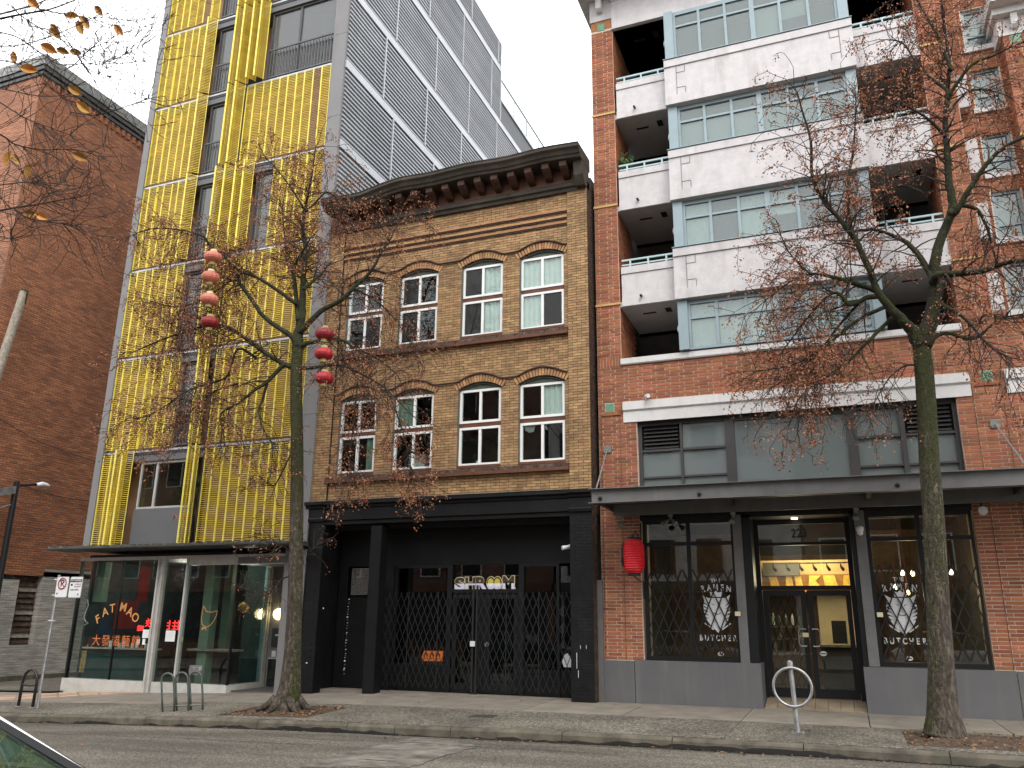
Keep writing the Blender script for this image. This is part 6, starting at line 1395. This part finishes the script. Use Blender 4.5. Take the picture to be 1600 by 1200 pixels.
L2([(1480,165),(1480,142),(1455,123),(1430,95),(1410,67),(1385,62)], 5, 1.4, .5, 2.6, (.35,.8), .9)
L2([(1478,215),(1455,190),(1425,170),(1400,160),(1370,180)], 4, 1.3, -.5, 3.0, (.35,.8), .9)
L2([(1478,180),(1510,145),(1540,140),(1575,150)], 3.5, 1.2, .5, 2.2, (.35,.8), .6)
L2([(1440,300),(1410,290),(1380,300),(1345,310)], 3, 1.1, .3, 2.6, (.35,.8), .7)
L2([(1464,470),(1480,480),(1510,500),(1545,540),(1580,560)], 5, 1.3, -.7, 3.0, (.4,1.0), .35, droop=.22)
L2([(1455,530),(1480,520),(1520,530),(1560,500),(1600,490)], 5, 1.4, .3, 2.8, (.4,1.1), .35, droop=.22)
L2([(1400,490),(1370,520),(1330,560),(1290,590),(1250,620),(1235,660)], 5, 1, -.5, 2.8, (.35,.9), .7, droop=.22)
L2([(1388,478),(1340,500),(1290,540),(1240,570),(1180,580)], 5, 1, -.2, 2.8, (.35,.9), .75, droop=.2)
L2([(1345,470),(1310,510),(1270,560),(1215,600)], 3.5, 1, .4, 2.6, (.35,.9), .7, droop=.2)
L2([(1447,580),(1420,570),(1390,590),(1360,640)], 3, 1, -.4, 2.4, (.3,.8), .3, droop=.24)
T2.finish()
# ---- near tree reaching in at the upper left with amber leaves
Y3 = -11.6
b3 = Vector((-8.6,-12.0,roadz(-8.6,-12)+.0)); T3 = Tree('near_street_tree', (b3.x,b3.y,b3.z), 'thin twigs with a few amber leaves reaching in at upper left', 31, 'amber_leaf'); T3.rmin = .0028
k3 = 1/ppm(Y3)
trunk3 = [b3, b3+Vector((.05,.05,1.6)), b3+Vector((.1,.1,3.2)), b3+Vector((.3,.15,4.8)), b3+Vector((.6,.2,6.6))]
P, Rr = smooth_path(trunk3, [.16,.13,.11,.09,.05], 3); MB().tube(P, Rr, 12).build('trunk', M['bark'], T3.e, smooth=True)
near_l = [([(-60,40),(0,29),(40,21),(76,15),(117,0),(150,-15)],3.2,1.2),([(-60,30),(0,22),(30,14),(50,9),(85,-6)],3.4,1.6),([(20,10),(32,24),(65,45),(95,62),(130,75),(165,85)],2,.8),
 ([(60,14),(100,22),(134,28),(169,28),(212,33),(243,26)],2,.7),([(-40,45),(20,55),(60,80),(90,100),(123,100),(160,100),(212,97),(232,96)],2.2,.7),([(100,110),(117,100),(139,78),(165,66),(190,50)],1.6,.6),([(160,98),(178,93),(205,80),(228,67)],1.3,.6),
 ([(-60,195),(0,210),(22,225),(65,234),(119,234),(165,248)],2.6,.7),([(-60,340),(0,329),(22,325),(57,320),(92,313),(125,308),(150,300)],3,.7),([(68,316),(81,300),(90,287),(104,280)],1.5,.6),([(-50,292),(0,289),(37,285),(79,286),(118,292)],2,.7),
 ([(22,328),(46,342),(73,346),(110,352),(128,356)],1.7,.6),([(110,175),(150,180),(195,167),(220,158),(235,152)],1.5,.6),([(-40,130),(10,140),(60,150),(110,150),(150,160)],2,.7),([(-30,90),(30,100),(70,120),(110,140)],1.8,.7),
 ([(10,245),(30,262),(43,275),(60,290)],1.4,.6),([(-20,365),(8,372),(30,376)],1.4,.6),([(0,160),(40,185),(80,200),(120,215)],1.6,.6),([(90,40),(110,70),(140,110),(180,120)],1.5,.6),([(-30,70),(20,72),(70,60),(120,40),(160,20)],1.8,.7)]
for i, (l, r0, r1) in enumerate(near_l):
    pts = PT(l, Y3+T3.r.uniform(-.7,.7), Y3+T3.r.uniform(-.5,.9)); Pp, Rq = smooth_path(pts, [(r0+(r1-r0)*j/(len(l)-1))*k3 for j in range(len(l))], 3)
    if l[0][0] < 0: Pp = [trunk3[4 if l[0][1] < 120 else 3].lerp(Pp[0], .0), trunk3[4 if l[0][1] < 120 else 3].lerp(Pp[0], .5)]+Pp; Rq = [.03,.02]+Rq
    MB().tube(Pp, Rq, 5).build('branch', M['limb'], T3.e)
    for q in range(22 if len(Pp) > 8 else 10):
        a = T3.r.randint(3, len(Pp)-2); d = (Pp[a+1]-Pp[a]).normalized(); sd = d.cross(Vector((T3.r.gauss(0,1),T3.r.gauss(0,1),T3.r.gauss(0,1)))).normalized(); T3.grow(Pp[a].copy(), d+sd*.9, T3.r.uniform(.2,.6), .0042, 2, 0, .02, 3, .22)
def big_leaf(px, py, ang, s=.105, dy=0):
    c = at(px, py, Y3+dy); rx, ru = _r*math.cos(ang)+_u*math.sin(ang), -_r*math.sin(ang)+_u*math.cos(ang); f_ = _f
    pts = []
    for t, w in ((-.5,0),(-.25,.2),(.05,.26),(.3,.17),(.5,0)): pts.append((t,w))
    b = len(T3.lf.v); V = []
    for t, w in pts: V.append(c+rx*t*s+ru*w*s+f_*(-.1*s*w*3)); V.append(c+rx*t*s+f_*(.12*s*math.cos(t*3))); V.append(c+rx*t*s-ru*w*s*.9+f_*(-.1*s*w*3))
    fs = []
    for i in range(4): fs += [(i*3,i*3+1,i*3+4,i*3+3),(i*3+1,i*3+2,i*3+5,i*3+4)]
    T3.lf.add([tuple(v) for v in V], fs)
for px, py, an in ((52,5,-.7),(112,25,.0),(133,35,-1.0),(125,43,-1.2),(154,17,-.9),(185,47,-.9),(86,46,-.9),(118,82,-.3),(22,90,-1.4),(45,108,-.2),(117,142,-.6),(130,168,-.7),(76,76,-.5),(12,247,1.2),(26,249,-1.0),(125,245,-.4),(64,338,-.4),(47,334,-.2),(44,268,1.4),(98,80,-.4),(86,52,-.7)): big_leaf(px, py, an, T3.r.uniform(.14,.2), T3.r.uniform(-.3,.4))
T3.finish()

# ================================================================ LANTERNS IN THE TREE
def paper_lantern(p, m, label, r=.155):
    e = empty('paper_lantern', p, label, 'lantern', 'lantern strings in the street tree')
    mb = MB(); n = 24; prof = []
    for i in range(9): t = math.pi*(i/8); prof.append((r*math.sin(t)*1.0+.04, -r*.82*math.cos(t)))
    b = len(mb.v)
    for (q, h) in prof:
        for k in range(n):
            a = 2*math.pi*k/n; rr_ = q*(1+(.028 if k % 2 else -.028)); mb.v.append((p[0]+rr_*math.cos(a), p[1]+rr_*math.sin(a), p[2]+h))
    for i in range(8):
        for k in range(n): mb.f.append((b+i*n+k, b+i*n+(k+1)%n, b+(i+1)*n+(k+1)%n, b+(i+1)*n+k))
    mb.build('shade', M[m], e)
    MB().lathe([(.065,0),(.07,.01),(.07,.05),(.06,.055)], (p[0],p[1],p[2]+r*.8), 14).build('cap', M['lantern_gold'] if m != 'lantern_fade' else M['cream'], e)
    MB().lathe([(.06,-.06),(.065,-.05),(.065,0),(.05,.01)], (p[0],p[1],p[2]-r*.8), 14).build('collar', M['lantern_gold'], e)
    MB().tube([(p[0],p[1],p[2]+r*.8+.05),(p[0],p[1],p[2]+r+.16)], .006, 5).build('cord', M['near_black'], e)
    return e
for (x, y), m, w in (((333,402),'lantern_fade','topmost faded salmon lantern of the left string in the tree'),((329,433),'lantern_fade','second faded salmon lantern of the left string in the tree'),((327,468),'lantern_fade','third faded salmon lantern of the left string in the tree'),((328,504),'lantern_dark','lowest dark red lantern of the left string, behind a limb')): paper_lantern(at(x,y,-3.9), m, w, .148)
for (x, y), m, w in (((507,522),'lantern_dark','topmost wine red lantern of the right string in the tree'),((506,553),'lantern_wine','middle red lantern of the right string in the tree'),((507,591),'lantern_wine','lowest bright red lantern of the right string in the tree')): paper_lantern(at(x,y,-3.6), m, w, .143)

# ================================================================ STREET FURNITURE
# ring-and-post bicycle stand
x, y = -.85, -2.79; z = gz(x,y); e = empty('ring_bike_stand', (x,y,z), 'grey ring on post bicycle stand before the ramen entrance', 'bike stand')
tp = Vector((x-.035,y,z+1.0)); MB().tube([(x,y,z),(x-.032,y,z+.93),(x-.0325,y,z+.932),(x-.035,y,z+1.0),(x-.035,y,z+1.02)], [.036,.036,.042,.042,.02], 14).build('post', M['steel'], e, smooth=False)
c = Vector((x-.022,y-.05,z+.64)); rp = [c+Vector((.275*math.cos(t),-.012*math.cos(t),.275*math.sin(t))) for t in [i*2*math.pi/36 for i in range(37)]]; MB().tube(rp, .022, 10, cap=False).build('ring', M['steel'], e, smooth=True)
MB().box(x-.1,x+.1,y-.07,y+.07,z,z+.012).build('base_plate', M['steel'], e)
for s in (-1,1): MB().lathe([(.014,0),(.014,.02),(.0,.022)], (x+s*.075,y,z+.012), 8).build('bolt', M['steel'], e)
# triple hoop stand
e = empty('triple_hoop_stand', (-12.2,-3.0,gz(-12.2,-3)), 'triple dark green hoop bicycle stand near the noodle shop', 'bike stand'); gs = mat('green_grey_steel',(.13,.15,.13),.4,metal=.5,var=.2)
for i in range(3):
    x = -12.46+i*.2; yy = -3.28+.16*i; a_ = Vector((x,yy,gz(x,yy)-.01)); h = .6; w_ = .25; ln = -.13
    pts = [a_, a_+Vector((ln*.5,0,h*.5)), a_+Vector((ln,0,h))]
    for t in range(1,8): pts.append(a_+Vector((ln+w_*.5-w_*.5*math.cos(math.pi*t/8), .06*t/8, h+.11*math.sin(math.pi*t/8))))
    pts += [a_+Vector((ln+w_,.06,h)), a_+Vector((ln*.45+w_,.06,h*.45)), a_+Vector((w_-.02,.06,0))]
    MB().tube(pts, .02, 8).build('hoop', gs, e, smooth=True)
MB().tube([(-12.48,-3.28,gz(-12.5,-3.2)+.09),(-11.85,-2.92,gz(-11.8,-2.9)+.09)], .014, 6).build('tie_bar', gs, e)
# single hoop
x, y = -16.35, -3.08; z = gz(x,y); e = empty('single_hoop_stand', (x,y,z), 'single black hoop bicycle stand at the left kerb', 'bike stand'); dg = mat('black_hoop',(.045,.042,.04),.4,metal=.4,var=.2)
pts = [(x-.22,y,z),(x-.21,y,z+.5)]+[(x-.21*math.cos(t*math.pi/8),y,z+.5+.27*math.sin(t*math.pi/8)) for t in range(1,8)]+[(x+.21,y,z+.5),(x+.2,y,z)]
MB().tube(pts, .032, 10).build('hoop', dg, e, smooth=True); MB().tube([(x-.21,y,z+.46),(x,y,z+.44),(x+.21,y,z+.46)], .022, 8).build('cross_bar', dg, e)
for s in (-.22,.2): MB().lathe([(.075,0),(.075,.015),(.04,.03)], (x+s,y,z), 12).build('foot', M['steel'], e)
# parking sign
x, y = -15.93, -3.15; z = gz(x,y); e = empty('parking_sign', (x,y,z), 'pair of white parking signs on a slim grey post', 'sign')
top = Vector((x+.03,y,z+2.72)); MB().tube([(x,y,z),top], .03, 8).build('post', M['steel'], e)
def rr_plate(x0, x1, z0, z1, y_, m, name, rad=.04, th=.006):
    p = []
    for cx, cz, a0 in ((x1-rad,z1-rad,0),(x0+rad,z1-rad,90),(x0+rad,z0+rad,180),(x1-rad,z0+rad,270)):
        for k in range(5): t = R(a0+k*22.5); p.append((cx+rad*math.cos(t), cz+rad*math.sin(t)))
    return MB().plate(p[::-1], y_, y_+th).build(name, m, e)
sz0, sz1 = 1.9, 2.35; ysn = y-.045
s1 = rr_plate(x+.03,x+.40,sz0,sz1,ysn,M['steel'],'sign_plate'); s2 = rr_plate(x+.425,x+.80,sz0-.005,sz1-.005,ysn,M['steel'],'sign_plate')
rr_plate(x+.045,x+.385,sz0+.015,sz1-.015,ysn-.003,M['sign_white'],'sign_face',.03,.003); rr_plate(x+.44,x+.785,sz0+.01,sz1-.02,ysn-.003,M['sign_white'],'sign_face',.03,.003)
cx, cz = x+.215, sz1-.15; 
MB().tube([(cx+.112*math.cos(t*.2618),ysn-.006,cz+.112*math.sin(t*.2618)) for t in range(25)], .014, 5, cap=False).build('red_ring', M['sign_red'], e)
put_text('letter_p', 'P', .2, M['sign_black'], (cx,ysn-.005,cz), e, offset=.004, extrude=.001); MB().bar((cx-.08,ysn-.009,cz+.08),(cx+.08,ysn-.009,cz-.08),.02,.004,(0,1,0)).build('red_slash', M['sign_red'], e)
MB().plate([(cx-.14,sz0+.09),(cx-.1,sz0+.115),(cx-.1,sz0+.065)], ysn-.006, ysn-.003).build('arrow', M['sign_black'], e)
cx = x+.61; MB().box(cx-.165,cx+.165,ysn-.006,ysn-.003,sz1-.125,sz1-.065).build('black_bar', M['sign_black'], e); put_text('sign_lettering', 'PAY PARKING', .048, M['sign_white'], (cx,ysn-.008,sz1-.096), e, extrude=.001)
put_text('sign_lettering', '2 HOUR', .05, M['sign_red'], (cx+.06,ysn-.005,sz1-.17), e, extrude=.001); put_text('sign_lettering', 'MAXIMUM', .04, M['sign_red'], (cx+.06,ysn-.005,sz1-.22), e, extrude=.001)
put_text('sign_lettering', '9AM-10PM', .05, M['sign_black'], (cx-.02,ysn-.005,sz1-.285), e, extrude=.001)
MB().plate([(cx+.13,sz0+.07),(cx+.09,sz0+.045),(cx+.09,sz0+.095)], ysn-.006, ysn-.003).build('arrow', M['sign_black'], e); MB().box(cx-.14,cx-.09,ysn-.006,ysn-.003,sz1-.2,sz1-.16).build('tow_mark', M['sign_black'], e)
for zz in (2.28,1.95,1.42): MB().box(x-.05,x+.08,y-.04,y+.04,z*0+zz,zz+.02).build('clamp', M['sign_white'], e)
# utility cover in the pavement
e = MB(); xx, yy = -6.05, -2.55; e.add([(xx-.22,yy-.16,gz(xx-.22,yy-.16)+.006),(xx+.22,yy-.16,gz(xx+.22,yy-.16)+.006),(xx+.22,yy+.16,gz(xx+.22,yy+.16)+.006),(xx-.22,yy+.16,gz(xx-.22,yy+.16)+.006)], [(0,1,2,3)]); o = e.build('utility_cover', mat('rusty_cover',(.07,.055,.045),.7,var=.3)); tag(o, 'small rusty utility cover set in the aggregate pavement', 'cover')

# ================================================================ PARKED CARS (near kerb; one corner in view, the rest in reflections)
def car(x, y, paint, label, h=1.5, back=False):
    zc = roadz(x, max(y,-14)); e = empty('parked_car', (x,y,zc), label, 'car', 'cars parked along the near kerb')
    W2 = .86
    prof = [(-2.15,.34),(-2.2,.62),(-2.12,.86),(-1.95,.95),(1.15,.93),(1.85,.82),(2.12,.66),(2.16,.42),(2.05,.3)]
    mb = MB(); secs = [(-W2,.0,.9),(-W2+.06,.03,1),(W2-.06,.03,1),(W2,.0,.9)]
    n = len(prof)
    for (yy, g, sc) in secs:
        for (px, pz) in prof: mb.v.append((x+px*(1 if sc == 1 else .985), y+yy, zc+(pz if sc == 1 else .3+(pz-.3)*.95)))
    for i in range(3):
        for k in range(n): k2 = (k+1) % n; mb.f.append((i*n+k,i*n+k2,(i+1)*n+k2,(i+1)*n+k))
    mb.f.append(tuple(range(n))); mb.f.append(tuple(3*n+k for k in range(n-1,-1,-1))); body = mb.build('body', paint, e, smooth=False, bevel=.03)
    # greenhouse
    low = [(-1.9,.93),(1.2,.92)]; up = [(-1.35,h-.06),(-1.1,h),(-.25,h),(-.05,h-.03)]
    gh = [(-1.9,.93),(-1.4,h-.05),(-1.1,h),(-.3,h),(-.05,h-.04),(1.22,.92)]
    roof = MB(); wi, wo = .6, .8
    tp = [(-1.42,h-.06),(-1.1,h),(-.3,h),(.0,h-.05)]
    m = len(tp)
    for s in (-1,-.6,.6,1):
        for (px,pz) in tp: roof.v.append((x+px, y+s*wi, zc+pz-(.03 if abs(s) == 1 else 0)))
    for i in range(3):
        for k in range(m-1): roof.f.append((i*m+k,i*m+k+1,(i+1)*m+k+1,(i+1)*m+k))
    roof.build('roof', paint, e, smooth=True)
    def quadpane(a, b, c, d, name): MB().quad(a,b,c,d).build(name, M['car_glass'], e)
    def P3(px, pz, s, w): return (x+px, y+s*w, zc+pz)
    quadpane(P3(1.2,.93,-1,wo-.06),P3(1.2,.93,1,wo-.06),P3(.0,h-.06,1,wi-.02),P3(.0,h-.06,-1,wi-.02),'windscreen'); quadpane(P3(-1.9,.95,1,wo-.06),P3(-1.9,.95,-1,wo-.06),P3(-1.42,h-.07,-1,wi-.02),P3(-1.42,h-.07,1,wi-.02),'rear_window')
    for s in (-1,1):
        MB().add([P3(-1.8,.93,s,wo),P3(1.1,.92,s,wo),P3(-.02,h-.08,s,wi),P3(-1.38,h-.09,s,wi)], [(0,1,2,3)]).build('side_glass', M['car_glass'], e)
        MB().tube([P3(1.26,.92,s,wo),P3(.62,1.2+(h-1.5)*.5,s,(wo+wi)/2+.005),P3(.0,h-.045,s,wi),P3(-.4,h-.02,s,wi),P3(-1.1,h-.025,s,wi),P3(-1.42,h-.08,s,wi),P3(-1.95,.93,s,wo)], [.012]*7, 6).build('window_trim', M['car_trim'], e)
        MB().tube([P3(1.24,.905,s,wo-.0),P3(.6,1.175+(h-1.5)*.5,s,(wo+wi)/2+.0),P3(-.02,h-.08,s,wi),P3(-1.38,h-.1,s,wi)], .036, 6).build('window_seal', M['near_black'], e)
        MB().bar(P3(-.35,.93,s,wo),P3(-.5,h-.07,s,wi),.06,.05).build('door_pillar', M['near_black'], e)
        MB().tube([P3(.6,.86,s,wo+.02),P3(.57,.88,s,wo+.14)], [.04,.07], 8).build('mirror', M['near_black'], e)
        for wx in (-1.35,1.35):
            w = MB().lathe([(.2,-.09),(.31,-.1),(.325,-.07),(.325,.07),(.31,.1),(.2,.09)], (x+wx,y+s*(W2-.09),zc+.325), 20, 'y').build('wheel', M['tyre'], e)
            MB().lathe([(.0,-.02),(.06,-.03),(.2,-.01),(.21,.0),(.2,.02),(.0,.03)], (x+wx,y+s*(W2-.0),zc+.325), 16, 'y').build('rim', M['steel'], w)
        MB().box(x+2.02,x+2.12,y+s*.62-.16,y+s*.62+.16,zc+.62,zc+.72).build('headlight', M['sign_white'], e); MB().box(x-2.2,x-2.12,y+s*.66-.13,y+s*.66+.13,zc+.68,zc+.84).build('tail_light', M['sign_red'], e)
    for s in (-.35,.35):
        MB().box(x-.25,x-.08,y+s-.22,y+s+.22,zc+.5,zc+1.12).build('seat_back', M['near_black'], e); MB().box(x-.24,x-.12,y+s-.11,y+s+.11,zc+1.13,zc+1.3).build('headrest', M['near_black'], e)
    MB().box(x+.65,x+1.15,y-.68,y+.68,zc+.78,zc+.94).build('dashboard', M['near_black'], e); MB().tube([(x+.5+.02*math.sin(t*.4),y-.35+.17*math.cos(t*.4),zc+.96+.15*math.sin(t*.4)) for t in range(17)], .015, 6).build('steering_wheel', M['near_black'], e)
    return e
M['car_glass'] = glass('green_car_glass', (.42,.6,.5), 1.0, haze=.16, hcol=(.09,.16,.12)); M['car_trim'] = mat('bright_trim',(.75,.75,.75),.25,metal=.8,var=.03); M['tyre'] = mat('tyre',(.02,.02,.02),.8)
sil = mat('silver_paint',(.42,.43,.44),.28,metal=.6,var=.03); wht = mat('white_paint',(.72,.72,.71),.3,var=.03); blu = mat('dark_paint',(.03,.035,.045),.25,metal=.3,var=.05)
car(-5.26,-13.65,sil,'silver car parked nearest the camera at lower left',1.47); car(3.4,-13.7,wht,'white car mirrored in the right ramen bar window',1.5); car(-12.2,-13.75,blu,'dark car mirrored in the black shopfront windows',1.5)

# ================================================================ STREET OPPOSITE (seen only mirrored in the glass)
def opposite(x0, x1, h, m, label, win):
    e = empty('opposite_building', ((x0+x1)/2,-30,0), label, 'building'); MB().box(x0,x1,-44,-29,-1,h).build('wall', m, e); MB().box(x0-.1,x1+.1,-44,-28.7,h,h+.4).build('cornice', M['cornice'], e)
    n = int((x1-x0)/2.6)
    for r in range(int((h-4)/3.2)+1):
        for i in range(n):
            a = x0+.8+i*(x1-x0-1)/n; z = 4.2+r*3.2
            if z+1.8 > h: continue
            w = MB().box(a-.08,a+1.28,-29.0,-28.93,z-.08,z+1.78).build('window', M['white_vinyl'] if win else M['dark_frame'], e); MB().box(a,a+1.2,-28.93,-28.9,z,z+1.7).build('pane', M['near_black'], w)
    MB().box(x0+.5,x1-.5,-29,-28.9,.2,3.1).build('shopfront', M['near_black'], e); MB().box(x0,x1,-29,-28.6,3.2,3.7).build('fascia', M['brown_paint'] if win else M['canopy_dark'], e)
opposite(-80,-34.2,17,M['far_brick'],'long brown brick building across the street at far left',True); opposite(-34,-16,16.5,M['far_brick'],'brown brick building mirrored in the noodle shop glass',True); opposite(-15.8,-2,15.5,M['stucco'],'pale building across the street mirrored in the shop glass',False); opposite(-1.8,14,16,M['far_brick'],'brick building across the street mirrored in the ramen windows',True)
